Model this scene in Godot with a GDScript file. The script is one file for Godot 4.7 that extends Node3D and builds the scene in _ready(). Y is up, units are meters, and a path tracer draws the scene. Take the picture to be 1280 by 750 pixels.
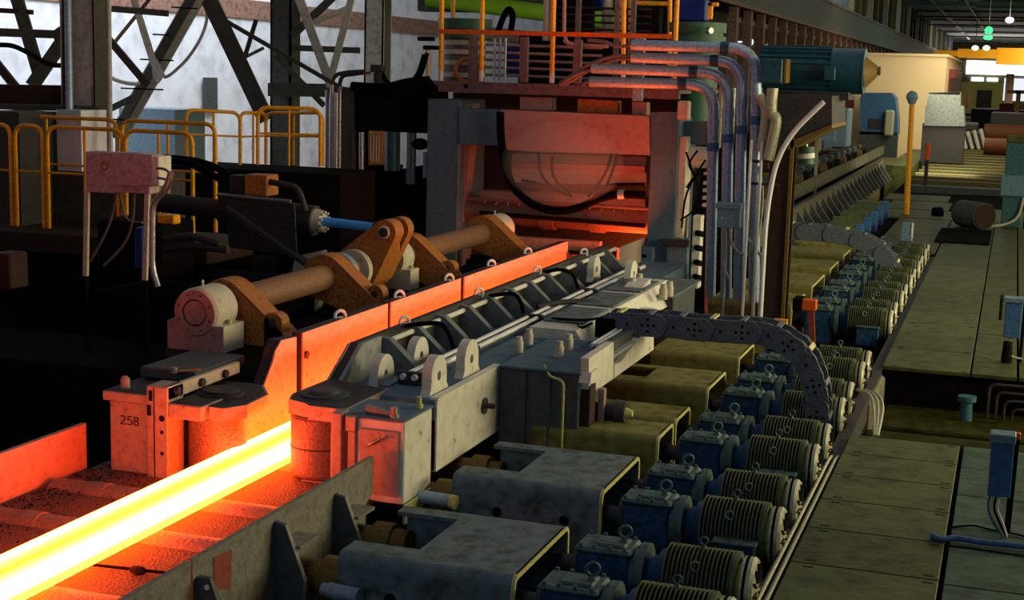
extends Node3D
# A heavy-section rolling mill. y is up, metres; the rolling line runs along -z at x = -7.7, the walkway floor is y = 0.

var mats := {}
var texs := {}


func _ready() -> void:
	set_camera()
	set_light()
	make_materials()
	build_shell()
	build_floor()
	build_roller_table()
	build_hot_bar()
	build_covers_and_drives()
	build_right_guide()
	build_left_guide()
	build_tilting_shaft()
	build_cylinder()
	build_stand()
	build_conduits()
	build_chains()
	build_left_side()
	build_far_line()
	build_right_side()
	build_small_things()


func set_camera() -> void:
	var cam := Camera3D.new()
	cam.name = "camera"
	cam.fov = 23.336
	cam.near = 0.1
	cam.far = 800.0
	cam.transform = Transform3D(Basis(Vector3(0.94525, 0.0274957, -0.325186), Vector3(-0.0761909, 0.9875009, -0.1379747), Vector3(0.3173177, 0.1551968, 0.9355304)).orthonormalized(), Vector3(0, 4.5, 0))
	add_child(cam)
	cam.current = true


func set_light() -> void:
	var e := Environment.new()
	e.background_mode = Environment.BG_COLOR
	e.background_color = Color(0.35, 0.42, 0.5)
	e.tonemap_mode = Environment.TONE_MAPPER_LINEAR
	e.tonemap_exposure = 1.0
	e.sdfgi_enabled = true
	e.ssao_enabled = true
	e.ssil_enabled = true
	e.volumetric_fog_enabled = true
	e.volumetric_fog_density = 0.0
	var w := WorldEnvironment.new()
	w.name = "surroundings"
	w.environment = e
	add_child(w)
	# daylight from unseen windows and roof lights; only the end wall's are in view
	area("unseen_window_daylight", Vector3(9.7, 4.6, -27), Vector3(-1, -0.12, 0.0), Vector2(22, 4.5), Color(1.0, 0.93, 0.72), 400.0)  # unseen window band, placed to light faces turned right
	area("unseen_window_daylight", Vector3(9.7, 7.0, -75), Vector3(-1, -0.3, 0.0), Vector2(60, 5.0), Color(1.0, 0.92, 0.58), 260.0)  # unseen window band, placed to light the far walkway
	area("unseen_window_daylight", Vector3(-2, 8.0, 9.7), Vector3(0, -0.35, -1), Vector2(16, 5.0), Color(0.5, 0.75, 1.0), 42.0)  # unseen window behind the camera, placed to light front faces bluish
	area("unseen_roof_daylight", Vector3(-5, 12.7, -22), Vector3(0, -1, 0), Vector2(3, 40), Color(0.5, 0.8, 1.0), 9.0)  # unseen roof light, placed to light upward faces bluish
	area("unseen_roof_daylight", Vector3(-3, 12.7, -105), Vector3(0, -1, -0.35), Vector2(3, 100), Color(1.0, 0.97, 0.82), 520.0)  # unseen roof light, placed to light the far table and beige building
	area("unseen_roof_daylight", Vector3(5.5, 12.7, -215), Vector3(-0.3, -1, -0.5), Vector2(3, 90), Color(1.0, 0.98, 0.9), 2600.0)  # unseen roof light, placed to light the far end
	area("unseen_aisle_daylight", Vector3(-25, 12.7, -58), Vector3(-0.45, -1, -0.2), Vector2(5, 80), Color(0.93, 0.96, 1.0), 680.0)  # unseen roof light, placed to light the white wall
	area("end_daylight", Vector3(-3, 8.0, -285), Vector3(0, -0.2, 1), Vector2(24, 6), Color(1.0, 0.98, 0.92), 800.0)


func area(called: String, at: Vector3, towards: Vector3, size: Vector2, tint: Color, energy: float) -> void:
	var l := AreaLight3D.new()
	l.name = called
	l.area_size = size
	l.area_normalize_energy = true
	l.light_color = tint
	l.light_energy = energy
	l.set("area_range", 400.0)
	l.shadow_enabled = true
	var z := -towards.normalized()
	var x := Vector3.UP.cross(z) if absf(z.y) < 0.8 else Vector3.RIGHT
	x = (x - z * x.dot(z)).normalized()
	l.transform = Transform3D(Basis(x, z.cross(x), z), at)
	add_child(l, true)


# ---------------------------------------------------------------- shapes

class Shape:
	var v := PackedVector3Array()
	var n := PackedVector3Array()

	func tri(a: Vector3, b: Vector3, c: Vector3, na: Vector3, nb: Vector3, nc: Vector3) -> void:
		if (b - a).cross(c - a).dot(na + nb + nc) > 0.0:
			v.append_array(PackedVector3Array([a, c, b]))
			n.append_array(PackedVector3Array([na, nc, nb]))
		else:
			v.append_array(PackedVector3Array([a, b, c]))
			n.append_array(PackedVector3Array([na, nb, nc]))

	func face(a: Vector3, b: Vector3, c: Vector3, d: Vector3, out: Vector3) -> void:
		var k := (b - a).cross(d - a)
		if k.length() < 1e-12:
			k = (c - b).cross(d - b)
		k = k.normalized()
		if k.dot(out) < 0.0:
			k = -k
		tri(a, b, c, k, k, k)
		tri(a, c, d, k, k, k)

	# box with chamfered edges
	func box(c: Vector3, s: Vector3, ch := 0.0, b := Basis()) -> Shape:
		var h := s * 0.5
		var e := minf(ch, minf(h.x, minf(h.y, h.z)) * 0.9)
		var ax := [0, 1, 2]
		for i in ax:
			var j: int = (i + 1) % 3
			var k: int = (i + 2) % 3
			for sg in [-1.0, 1.0]:
				var q := []
				for t in [[-1, -1], [1, -1], [1, 1], [-1, 1]]:
					var p := Vector3()
					p[i] = h[i] * sg
					p[j] = (h[j] - e) * t[0]
					p[k] = (h[k] - e) * t[1]
					q.append(c + b * p)
				var o := Vector3()
				o[i] = sg
				face(q[0], q[1], q[2], q[3], b * o)
		if e <= 0.0:
			return self
		for i in ax:
			var j: int = (i + 1) % 3
			var k: int = (i + 2) % 3
			for sj in [-1.0, 1.0]:
				for sk in [-1.0, 1.0]:
					var q := []
					for t in [[-1, 0], [1, 0], [1, 1], [-1, 1]]:
						var p := Vector3()
						p[i] = (h[i] - e) * t[0]
						p[j] = (h[j] - (e if t[1] == 1 else 0.0)) * sj
						p[k] = (h[k] - (0.0 if t[1] == 1 else e)) * sk
						q.append(c + b * p)
					var o := Vector3()
					o[j] = sj
					o[k] = sk
					face(q[0], q[1], q[2], q[3], b * o)
		for sx in [-1.0, 1.0]:
			for sy in [-1.0, 1.0]:
				for sz in [-1.0, 1.0]:
					var o := Vector3(sx, sy, sz)
					var p0 := c + b * (Vector3(h.x, h.y - e, h.z - e) * o)
					var p1 := c + b * (Vector3(h.x - e, h.y, h.z - e) * o)
					var p2 := c + b * (Vector3(h.x - e, h.y - e, h.z) * o)
					var k := (b * o).normalized()
					tri(p0, p1, p2, k, k, k)
		return self

	func boxes(lo: Vector3, hi: Vector3, ch := 0.0) -> Shape:
		return box((lo + hi) * 0.5, (hi - lo).abs(), ch)

	# a beam of rectangular section from a to b; up gives the direction of its height
	func bar(a: Vector3, b: Vector3, wide: float, high: float, up := Vector3.UP, ch := 0.0) -> Shape:
		var z := (b - a).normalized()
		var x := up.cross(z)
		if x.length() < 0.01:
			x = Vector3.RIGHT.cross(z)
		x = x.normalized()
		return box((a + b) * 0.5, Vector3(wide, high, (b - a).length()), ch, Basis(x, z.cross(x), z))

	func _frame(d: Vector3) -> Basis:
		var z := d.normalized()
		var x := (Vector3.UP if absf(z.y) < 0.9 else Vector3.RIGHT).cross(z).normalized()
		return Basis(x, z.cross(x), z)

	func cyl(a: Vector3, b: Vector3, r0: float, r1 := -1.0, seg := 16, caps := true) -> Shape:
		if r1 < 0.0:
			r1 = r0
		var f := _frame(b - a)
		var slope := (r0 - r1) / maxf((b - a).length(), 1e-6)
		for i in seg:
			var u0 := TAU * i / seg
			var u1 := TAU * (i + 1) / seg
			var d0 := f.x * cos(u0) + f.y * sin(u0)
			var d1 := f.x * cos(u1) + f.y * sin(u1)
			var n0 := (d0 + f.z * slope).normalized()
			var n1 := (d1 + f.z * slope).normalized()
			tri(a + d0 * r0, a + d1 * r0, b + d1 * r1, n0, n1, n1)
			tri(a + d0 * r0, b + d1 * r1, b + d0 * r1, n0, n1, n0)
			if caps:
				if r0 > 0.0:
					tri(a, a + d0 * r0, a + d1 * r0, -f.z, -f.z, -f.z)
				if r1 > 0.0:
					tri(b, b + d0 * r1, b + d1 * r1, f.z, f.z, f.z)
		return self

	func tube(p: Array, r: float, seg := 8, caps := true) -> Shape:
		var f := _frame(p[1] - p[0])
		var rings := []
		var dirs := []
		for i in p.size():
			var d: Vector3 = (p[mini(i + 1, p.size() - 1)] - p[maxi(i - 1, 0)]).normalized()
			var x := (f.x - d * f.x.dot(d)).normalized()
			f = Basis(x, d.cross(x), d)
			var ring := []
			var nn := []
			for k in seg:
				var u := TAU * k / seg
				var o := f.x * cos(u) + f.y * sin(u)
				ring.append(p[i] + o * r)
				nn.append(o)
			rings.append(ring)
			dirs.append(nn)
		for i in p.size() - 1:
			for k in seg:
				var q := (k + 1) % seg
				tri(rings[i][k], rings[i][q], rings[i + 1][q], dirs[i][k], dirs[i][q], dirs[i + 1][q])
				tri(rings[i][k], rings[i + 1][q], rings[i + 1][k], dirs[i][k], dirs[i + 1][q], dirs[i + 1][k])
		if caps:
			for e in [0, p.size() - 1]:
				var o: Vector3 = (p[0] - p[1]).normalized() if e == 0 else (p[e] - p[e - 1]).normalized()
				for k in seg:
					tri(p[e], rings[e][k], rings[e][(k + 1) % seg], o, o, o)
		return self

	# a polygon in the local xy plane, extruded along local z by deep, centred
	func prism(poly: Array, t: Transform3D, deep: float, smooth_from := -1) -> Shape:
		var pts := PackedVector2Array(poly)
		var idx := Geometry2D.triangulate_polygon(pts)
		var mid := Vector2()
		for q in pts:
			mid += q / pts.size()
		var area2 := 0.0
		for i in pts.size():
			area2 += pts[i].cross(pts[(i + 1) % pts.size()])
		var turn := 1.0 if area2 > 0.0 else -1.0
		for s in [-0.5, 0.5]:
			var nz: Vector3 = (t.basis.z * s).normalized()
			for i in range(0, idx.size(), 3):
				tri(t * Vector3(pts[idx[i]].x, pts[idx[i]].y, deep * s), t * Vector3(pts[idx[i + 1]].x, pts[idx[i + 1]].y, deep * s), t * Vector3(pts[idx[i + 2]].x, pts[idx[i + 2]].y, deep * s), nz, nz, nz)
		for i in pts.size():
			var a := pts[i]
			var b := pts[(i + 1) % pts.size()]
			var o := Vector2(b.y - a.y, a.x - b.x).normalized() * turn
			face(t * Vector3(a.x, a.y, -deep * 0.5), t * Vector3(b.x, b.y, -deep * 0.5), t * Vector3(b.x, b.y, deep * 0.5), t * Vector3(a.x, a.y, deep * 0.5), t.basis * Vector3(o.x, o.y, 0))
		return self

	# a flat outline in space, thickened along a vector
	func slab(p: Array, along: Vector3) -> Shape:
		var z := along.normalized()
		var x: Vector3 = (p[1] - p[0])
		x = (x - z * x.dot(z)).normalized()
		var t := Transform3D(Basis(x, z.cross(x), z), p[0] + along * 0.5)
		var poly := []
		for q in p:
			var w: Vector3 = q - p[0]
			poly.append(Vector2(w.dot(t.basis.x), w.dot(t.basis.y)))
		return prism(poly, t, along.length())

	# a plate (star-shaped about the hole's centre) with a round hole
	func holed(poly: Array, hole: Vector2, r: float, t: Transform3D, deep: float, seg := 28) -> Shape:
		var outer := []
		var inner := []
		var angles := []
		for i in seg:
			angles.append(TAU * i / seg - PI)
		for q in poly:
			angles.append((q - hole).angle())
		angles.sort()
		for u in angles:
			var d := Vector2(cos(u), sin(u))
			var best := 1e9
			for i in poly.size():
				var a: Vector2 = poly[i] - hole
				var b: Vector2 = poly[(i + 1) % poly.size()] - hole
				var den := d.cross(b - a)
				if absf(den) < 1e-9:
					continue
				var dist := a.cross(b - a) / den
				var along := a.cross(d) / den
				if dist > 0.0 and along > -1e-4 and along < 1.0001:
					best = minf(best, dist)
			outer.append(hole + d * best)
			inner.append(hole + d * r)
		var m := angles.size()
		for i in m:
			var j := (i + 1) % m
			for s in [-0.5, 0.5]:
				var q := []
				for p in [outer[i], outer[j], inner[j], inner[i]]:
					q.append(t * Vector3(p.x, p.y, deep * s))
				var nz: Vector3 = (t.basis.z * s).normalized()
				tri(q[0], q[1], q[2], nz, nz, nz)
				tri(q[0], q[2], q[3], nz, nz, nz)
			for w in [[outer, 1.0], [inner, -1.0]]:
				var a: Vector2 = w[0][i]
				var b: Vector2 = w[0][j]
				if a.distance_to(b) < 1e-6:
					continue
				var o: Vector2 = ((a + b) * 0.5 - hole) * w[1]
				face(t * Vector3(a.x, a.y, -deep * 0.5), t * Vector3(b.x, b.y, -deep * 0.5), t * Vector3(b.x, b.y, deep * 0.5), t * Vector3(a.x, a.y, deep * 0.5), t.basis * Vector3(o.x, o.y, 0))
		return self

	# profile of (radius, height) turned about the local z axis
	func lathe(profile: Array, t: Transform3D, seg := 24) -> Shape:
		for i in profile.size() - 1:
			var p: Vector2 = profile[i]
			var q: Vector2 = profile[i + 1]
			var o := Vector2(q.y - p.y, p.x - q.x).normalized()
			for k in seg:
				var u0 := TAU * k / seg
				var u1 := TAU * (k + 1) / seg
				var a := t * Vector3(p.x * cos(u0), p.x * sin(u0), p.y)
				var b := t * Vector3(p.x * cos(u1), p.x * sin(u1), p.y)
				var c := t * Vector3(q.x * cos(u1), q.x * sin(u1), q.y)
				var d := t * Vector3(q.x * cos(u0), q.x * sin(u0), q.y)
				var n0 := (t.basis * Vector3(o.x * cos(u0), o.x * sin(u0), o.y)).normalized()
				var n1 := (t.basis * Vector3(o.x * cos(u1), o.x * sin(u1), o.y)).normalized()
				if p.x > 0.0:
					tri(a, b, c, n0, n1, n1)
				if q.x > 0.0:
					tri(a, c, d, n0, n1, n0)
		return self

	func torus(c: Vector3, axis: Vector3, big: float, small: float, s1 := 20, s2 := 8) -> Shape:
		var f := _frame(axis)
		for i in s1:
			for k in s2:
				var p := []
				var m := []
				for w in [[i, k], [i + 1, k], [i + 1, k + 1], [i, k + 1]]:
					var u: float = TAU * w[0] / s1
					var g: float = TAU * w[1] / s2
					var d := f.x * cos(u) + f.y * sin(u)
					var o := d * cos(g) + f.z * sin(g)
					p.append(c + d * big + o * small)
					m.append(o)
				tri(p[0], p[1], p[2], m[0], m[1], m[2])
				tri(p[0], p[2], p[3], m[0], m[2], m[3])
		return self

	func ball(c: Vector3, r: Vector3, s1 := 14, s2 := 8) -> Shape:
		for i in s1:
			for k in s2:
				var p := []
				var m := []
				for w in [[i, k], [i + 1, k], [i + 1, k + 1], [i, k + 1]]:
					var u: float = TAU * w[0] / s1
					var g: float = PI * w[1] / s2
					var o := Vector3(sin(g) * cos(u), cos(g), sin(g) * sin(u))
					p.append(c + o * r)
					m.append((o / r).normalized())
				if k > 0:
					tri(p[0], p[1], p[2], m[0], m[1], m[2])
				if k < s2 - 1:
					tri(p[0], p[2], p[3], m[0], m[2], m[3])
				elif k > 0:
					tri(p[0], p[1], p[2], m[0], m[1], m[2])
		return self

	func mesh(shift := Vector3.ZERO) -> ArrayMesh:
		var a := []
		a.resize(Mesh.ARRAY_MAX)
		var w := v.duplicate()
		if shift != Vector3.ZERO:
			for i in w.size():
				w[i] -= shift
		a[Mesh.ARRAY_VERTEX] = w
		a[Mesh.ARRAY_NORMAL] = n
		var m := ArrayMesh.new()
		m.add_surface_from_arrays(Mesh.PRIMITIVE_TRIANGLES, a)
		return m

	func bottom() -> Vector3:
		var lo := v[0]
		var hi := v[0]
		for p in v:
			lo = lo.min(p)
			hi = hi.max(p)
		return Vector3((lo.x + hi.x) * 0.5, lo.y, (lo.z + hi.z) * 0.5).snapped(Vector3.ONE * 0.001)


# ---------------------------------------------------------------- objects

func marks(o: Node, label: String, category: String, group := "") -> void:
	o.set_meta("label", label)
	o.set_meta("category", category)
	if group:
		o.set_meta("group", group)


# a thing with parts: an empty node at its base
func thing(called: String, label: String, category: String, at := Vector3.ZERO, group := "") -> Node3D:
	var o := Node3D.new()
	o.name = called
	o.position = at
	add_child(o, true)
	marks(o, label, category, group)
	return o


# a part, given in the world's coordinates
func part(parent: Node3D, called: String, s: Shape, m: Material, label := "") -> MeshInstance3D:
	var o := MeshInstance3D.new()
	o.name = called
	o.mesh = s.mesh(origin_of(parent))
	o.set_surface_override_material(0, m)
	parent.add_child(o, true)
	if label:
		o.set_meta("label", label)
	if called in ["bolts", "holes", "fins", "grille", "spray_nozzles"]:
		o.set_meta("kind", "stuff")
	return o


# a piece that shares its mesh with others
func piece(parent: Node3D, called: String, mesh: Mesh, m: Material, t: Transform3D) -> MeshInstance3D:
	var o := MeshInstance3D.new()
	o.name = called
	o.mesh = mesh
	o.set_surface_override_material(0, m)
	o.transform = Transform3D(t.basis, t.origin - origin_of(parent))
	parent.add_child(o, true)
	return o


func origin_of(o: Node) -> Vector3:
	var at := Vector3.ZERO
	while o is Node3D and o != self:
		at += (o as Node3D).position
		o = o.get_parent()
	return at


# a thing that is one mesh
func solo(called: String, s: Shape, m: Material, label: String, category: String, group := "") -> MeshInstance3D:
	var o := MeshInstance3D.new()
	o.name = called
	var at := s.bottom()
	o.mesh = s.mesh(at)
	o.set_surface_override_material(0, m)
	o.position = at
	add_child(o, true)
	marks(o, label, category, group)
	return o


func setting(called: String, s: Shape, m: Material, label: String) -> MeshInstance3D:
	var o := solo(called, s, m, label, called.get_slice("_", 0))
	o.set_meta("kind", "structure")
	return o


func copy(o: Node3D, at: Vector3, label: String) -> Node3D:
	var c: Node3D = o.duplicate()
	c.name = String(o.name)
	add_child(c, true)
	c.position = at
	if label:
		c.set_meta("label", label)
	return c


# smooth curve through points
func curve(p: Array, steps := 6) -> Array:
	var out := []
	for i in p.size() - 1:
		var a: Vector3 = p[maxi(i - 1, 0)]
		var b: Vector3 = p[i]
		var c: Vector3 = p[i + 1]
		var d: Vector3 = p[mini(i + 2, p.size() - 1)]
		for k in steps:
			out.append(b.cubic_interpolate(c, a, d, float(k) / steps))
	out.append(p[p.size() - 1])
	return out


# straight pipe run with rounded corners
func bend(p: Array, r: float, steps := 5) -> Array:
	var out := [p[0]]
	for i in range(1, p.size() - 1):
		var a: Vector3 = p[i] + (p[i - 1] - p[i]).limit_length(r)
		var b: Vector3 = p[i] + (p[i + 1] - p[i]).limit_length(r)
		for k in steps + 1:
			var w := float(k) / steps
			out.append(a.lerp(p[i], w).lerp(p[i].lerp(b, w), w))
	out.append(p[p.size() - 1])
	return out


func arc(c: Vector2, r: float, from: float, to: float, steps := 10) -> Array:
	var out := []
	for k in steps + 1:
		out.append(c + Vector2.from_angle(deg_to_rad(lerpf(from, to, float(k) / steps))) * r)
	return out


# ---------------------------------------------------------------- materials

func noise_tex(key: String, freq: float, stops: Array, colors: Array, kind := 0, side := 512) -> NoiseTexture2D:
	if texs.has(key):
		return texs[key]
	var f := FastNoiseLite.new()
	f.seed = hash(key) % 10000
	f.frequency = freq
	f.noise_type = FastNoiseLite.TYPE_SIMPLEX_SMOOTH if kind == 0 else FastNoiseLite.TYPE_CELLULAR
	f.fractal_octaves = 5
	f.fractal_gain = 0.55
	var g := Gradient.new()
	g.offsets = PackedFloat32Array(stops)
	g.colors = PackedColorArray(colors)
	var t := NoiseTexture2D.new()
	t.width = side
	t.height = side
	t.seamless = true
	t.noise = f
	t.color_ramp = g
	texs[key] = t
	return t


func surface(key: String, tint: Color, rough: float, metal := 0.0, tex: Texture2D = null, scale := 1.0, bump := 0.0) -> StandardMaterial3D:
	var m := StandardMaterial3D.new()
	m.resource_name = key
	m.albedo_color = tint
	m.roughness = rough
	m.metallic = metal
	m.metallic_specular = 0.08 if key.begins_with("black") or key.begins_with("pit") or key == "rubber" else 0.35
	if tex:
		m.albedo_texture = tex
		m.uv1_triplanar = true
		m.uv1_world_triplanar = true
		m.uv1_scale = Vector3.ONE * scale
		if bump > 0.0:
			m.heightmap_enabled = true
			m.heightmap_texture = texs.bump
			m.heightmap_scale = bump
	mats[key] = m
	return m


func make_materials() -> void:
	noise_tex("bump", 0.03, [0.2, 0.8], [Color.BLACK, Color.WHITE])
	var W := Color.WHITE
	var grime := noise_tex("grime", 0.02, [0.15, 0.4, 0.62, 0.85], [Color(0.82, 0.81, 0.78), Color(0.93, 0.92, 0.91), W, Color(0.96, 0.96, 0.95)])
	var worn := noise_tex("worn", 0.022, [0.05, 0.12, 0.18, 0.7], [Color(0.6, 0.48, 0.38), Color(0.8, 0.74, 0.68), Color(0.94, 0.93, 0.91), W])
	var rust := noise_tex("rust", 0.03, [0.15, 0.45, 0.6, 0.85], [Color(0.76, 0.66, 0.58), Color(0.92, 0.86, 0.8), Color(1, 0.97, 0.94), Color(0.88, 0.82, 0.76)])
	var oil := noise_tex("oil", 0.012, [0.15, 0.35, 0.55, 0.8], [Color(0.66, 0.64, 0.58), Color(0.84, 0.82, 0.77), Color(0.95, 0.94, 0.91), W])
	var scale_tex := noise_tex("scale", 0.05, [0.2, 0.4, 0.55, 0.8], [Color(0.4, 0.35, 0.33), Color(0.7, 0.64, 0.6), Color(0.95, 0.9, 0.86), Color(0.7, 0.64, 0.6)])
	var plaster := noise_tex("plaster", 0.012, [0.2, 0.5, 0.8], [Color(0.88, 0.88, 0.89), Color(0.97, 0.97, 0.98), W])
	var heat := noise_tex("heat", 0.02, [0.1, 0.3, 0.7], [Color(0.86, 0.74, 0.66), Color(0.97, 0.94, 0.92), W])
	surface("grey_paint", Color(0.56, 0.58, 0.57), 0.55, 0.0, grime, 0.5, 0.3)
	surface("cream_paint", Color(0.80, 0.79, 0.73), 0.55, 0.0, worn, 0.35, 0.2)
	surface("cover_paint", Color(0.38, 0.44, 0.46), 0.6, 0.0, oil, 0.6, 0.15)
	surface("olive_cover", Color(0.46, 0.45, 0.22), 0.6, 0.0, oil, 0.5, 0.15)
	surface("bare_edge", Color(0.74, 0.73, 0.47), 0.5, 0.0, grime, 1.5)
	surface("gear_blue", Color(0.12, 0.27, 0.41), 0.5, 0.0, oil, 0.9, 0.4)
	surface("gear_top", Color(0.29, 0.38, 0.38), 0.55, 0.0, oil, 1.1, 0.4)
	surface("motor_fin", Color(0.33, 0.37, 0.22), 0.55, 0.0, oil, 0.8, 0.2)
	surface("motor_body", Color(0.11, 0.13, 0.12), 0.6, 0.0, oil, 0.8)
	surface("fan_cowl", Color(0.66, 0.66, 0.55), 0.4, 0.15, grime, 1.0, 0.2)
	surface("fan_yellow", Color(0.55, 0.56, 0.2), 0.6, 0.0, oil, 1.0)
	surface("steel", Color(0.62, 0.63, 0.64), 0.35, 0.75, grime, 1.2, 0.2)
	surface("pit_steel", Color(0.19, 0.20, 0.08), 0.7, 0.1, oil, 0.5)
	surface("dark_steel", Color(0.22, 0.21, 0.21), 0.6, 0.2, grime, 0.8, 0.4)
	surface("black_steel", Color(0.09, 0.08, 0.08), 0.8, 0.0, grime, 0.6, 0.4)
	surface("rubber", Color(0.035, 0.035, 0.038), 0.5)
	surface("chrome_sky_reflection", Color(0.34, 0.68, 1.0), 0.22, 0.25)  # blue sky reflection put into the albedo
	surface("galvanised", Color(0.58, 0.66, 0.75), 0.4, 0.45, grime, 1.0)
	surface("bright_pipe", Color(0.86, 0.86, 0.84), 0.35, 0.3)
	surface("guide_plate", Color(0.62, 0.55, 0.50), 0.55, 0.15, heat, 0.7, 0.4)
	surface("guide_side", Color(0.22, 0.23, 0.23), 0.6, 0.0, rust, 0.5, 0.3)
	surface("gusset", Color(0.27, 0.29, 0.29), 0.6, 0.0, grime, 0.5, 0.3)
	surface("gusset_blue", Color(0.42, 0.44, 0.44), 0.6, 0.0, grime, 0.5)
	surface("lever_brown", Color(0.66, 0.43, 0.20), 0.55, 0.0, rust, 0.8, 0.3)
	surface("shaft_rust", Color(0.55, 0.42, 0.33), 0.6, 0.2, rust, 1.2, 0.6)
	surface("bearing_paint", Color(0.74, 0.70, 0.62), 0.55, 0.0, worn, 0.6, 0.4)
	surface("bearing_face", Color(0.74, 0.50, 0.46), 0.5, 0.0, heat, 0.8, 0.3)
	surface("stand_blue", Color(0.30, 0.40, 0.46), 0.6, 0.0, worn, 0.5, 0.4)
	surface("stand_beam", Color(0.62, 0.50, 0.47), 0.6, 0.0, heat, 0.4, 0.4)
	surface("platform_steel", Color(0.42, 0.36, 0.36), 0.6, 0.1, grime, 0.5, 0.3)
	surface("table_plate", Color(0.50, 0.40, 0.36), 0.75, 0.0, scale_tex, 1.6, 2.0)
	surface("roller", Color(0.55, 0.46, 0.42), 0.5, 0.3, rust, 1.5, 0.5)
	surface("mill_scale", Color(0.12, 0.10, 0.09), 0.9, 0.0, scale_tex, 3.0, 2.0)
	surface("fence_steel", Color(0.48, 0.47, 0.42), 0.6, 0.0, grime, 0.6, 0.4)
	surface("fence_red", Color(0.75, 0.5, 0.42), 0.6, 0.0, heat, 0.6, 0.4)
	surface("shaft_olive", Color(0.42, 0.36, 0.16), 0.6, 0.1, rust, 1.2, 0.4)
	surface("yellow_paint", Color(0.92, 0.62, 0.05), 0.45, 0.0, grime, 1.0)
	surface("white_paint", Color(0.82, 0.82, 0.80), 0.55, 0.0, grime, 1.0)
	surface("orange_rail", Color(0.80, 0.36, 0.08), 0.5, 0.0, grime, 1.0)
	surface("pink_box", Color(0.68, 0.58, 0.59), 0.55, 0.0, grime, 0.8, 0.1)
	surface("wall_white", Color(0.84, 0.85, 0.87), 0.85, 0.0, plaster, 0.12, 0.8)
	surface("wall_band", Color(0.55, 0.45, 0.41), 0.85, 0.0, rust, 0.2)
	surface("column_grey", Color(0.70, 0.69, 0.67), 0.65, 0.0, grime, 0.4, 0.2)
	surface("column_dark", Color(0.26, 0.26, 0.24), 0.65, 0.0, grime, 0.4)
	surface("rust_beam", Color(0.20, 0.14, 0.11), 0.7, 0.0, rust, 0.6)
	surface("walk_plate", Color(0.26, 0.285, 0.10), 0.6, 0.1, oil, 0.35, 0.4)
	surface("walk_plate_pale", Color(0.29, 0.32, 0.13), 0.6, 0.1, oil, 0.28, 0.4)
	surface("walk_plate_teal", Color(0.22, 0.31, 0.26), 0.6, 0.1, oil, 0.3, 0.4)
	surface("pit_floor", Color(0.07, 0.065, 0.06), 0.85, 0.0, oil, 0.3, 1.0)
	surface("cabinet_blue", Color(0.22, 0.38, 0.55), 0.5, 0.0, grime, 0.7)
	surface("cabinet_teal", Color(0.19, 0.36, 0.38), 0.5, 0.0, grime, 0.7)
	surface("partition", Color(0.75, 0.72, 0.38), 0.8)
	surface("cabinet_pale", Color(0.36, 0.48, 0.54), 0.5, 0.0, grime, 0.9)
	surface("motor_teal", Color(0.10, 0.26, 0.32), 0.45, 0.0, grime, 0.6, 0.2)
	surface("green_paint", Color(0.22, 0.36, 0.28), 0.5, 0.0, grime, 0.6, 0.2)
	surface("lime_paint", Color(0.48, 0.68, 0.15), 0.5)
	surface("deep_blue", Color(0.07, 0.16, 0.45), 0.5)
	surface("box_blue", Color(0.46, 0.56, 0.63), 0.45, 0.0, grime, 1.5)
	surface("chain_grey", Color(0.36, 0.39, 0.43), 0.5, 0.2, grime, 1.4, 0.3)
	surface("chain_hole", Color(0.03, 0.035, 0.045), 0.8)
	surface("building_beige", Color(0.96, 0.84, 0.66), 0.8)
	surface("door_red", Color(0.55, 0.25, 0.20), 0.6, 0.0, grime, 0.5)
	surface("girder_grey", Color(0.26, 0.28, 0.28), 0.7, 0.0, grime, 0.2)
	surface("post_brown", Color(0.42, 0.33, 0.28), 0.7, 0.0, rust, 0.3)
	surface("clad_blue", Color(0.50, 0.60, 0.72), 0.7, 0.0, grime, 0.15)
	surface("roof_grey", Color(0.42, 0.43, 0.45), 0.85, 0.0, grime, 0.06)
	surface("slat_olive", Color(0.36, 0.35, 0.20), 0.65, 0.1, rust, 0.7)
	surface("amber_bar", Color(0.35, 0.20, 0.06), 0.6, 0.2, rust, 1.0)
	surface("orange_paint", Color(0.80, 0.32, 0.06), 0.5)
	surface("concrete", Color(0.42, 0.42, 0.34), 0.85, 0.0, oil, 0.4, 0.8)
	surface("cabin_grey", Color(0.24, 0.24, 0.23), 0.8, 0.0, plaster, 0.3)
	surface("ink", Color(0.20, 0.10, 0.09), 0.7)
	glow("hot_steel", Color(26.0, 2.5, 0.2))
	glow("hot_mid", Color(28.0, 2.9, 0.55))
	glow("hot_core", Color(30.0, 3.0, 1.0))
	glow("hot_groove", Color(18.0, 1.5, 0.05))
	glow("daylight_pane", Color(3.0, 3.0, 2.9))
	glow("pale_pane", Color(0.85, 0.9, 0.95))
	glow("green_lamp", Color(0.1, 2.2, 0.5))
	glow("white_lamp", Color(3.0, 3.0, 2.6))
	glow("red_glow", Color(0.5, 0.05, 0.01))


# linear colour of what gives off light
func glow(key: String, c: Color) -> void:
	var m := StandardMaterial3D.new()
	m.resource_name = key
	m.albedo_color = Color(0.05, 0.05, 0.05)
	m.roughness = 0.9
	m.emission_enabled = true
	var top := maxf(c.r, maxf(c.g, c.b))
	m.emission = Color(c.r / top, c.g / top, c.b / top).linear_to_srgb()
	m.emission_energy_multiplier = top
	mats[key] = m


# ---------------------------------------------------------------- the hall

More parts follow.
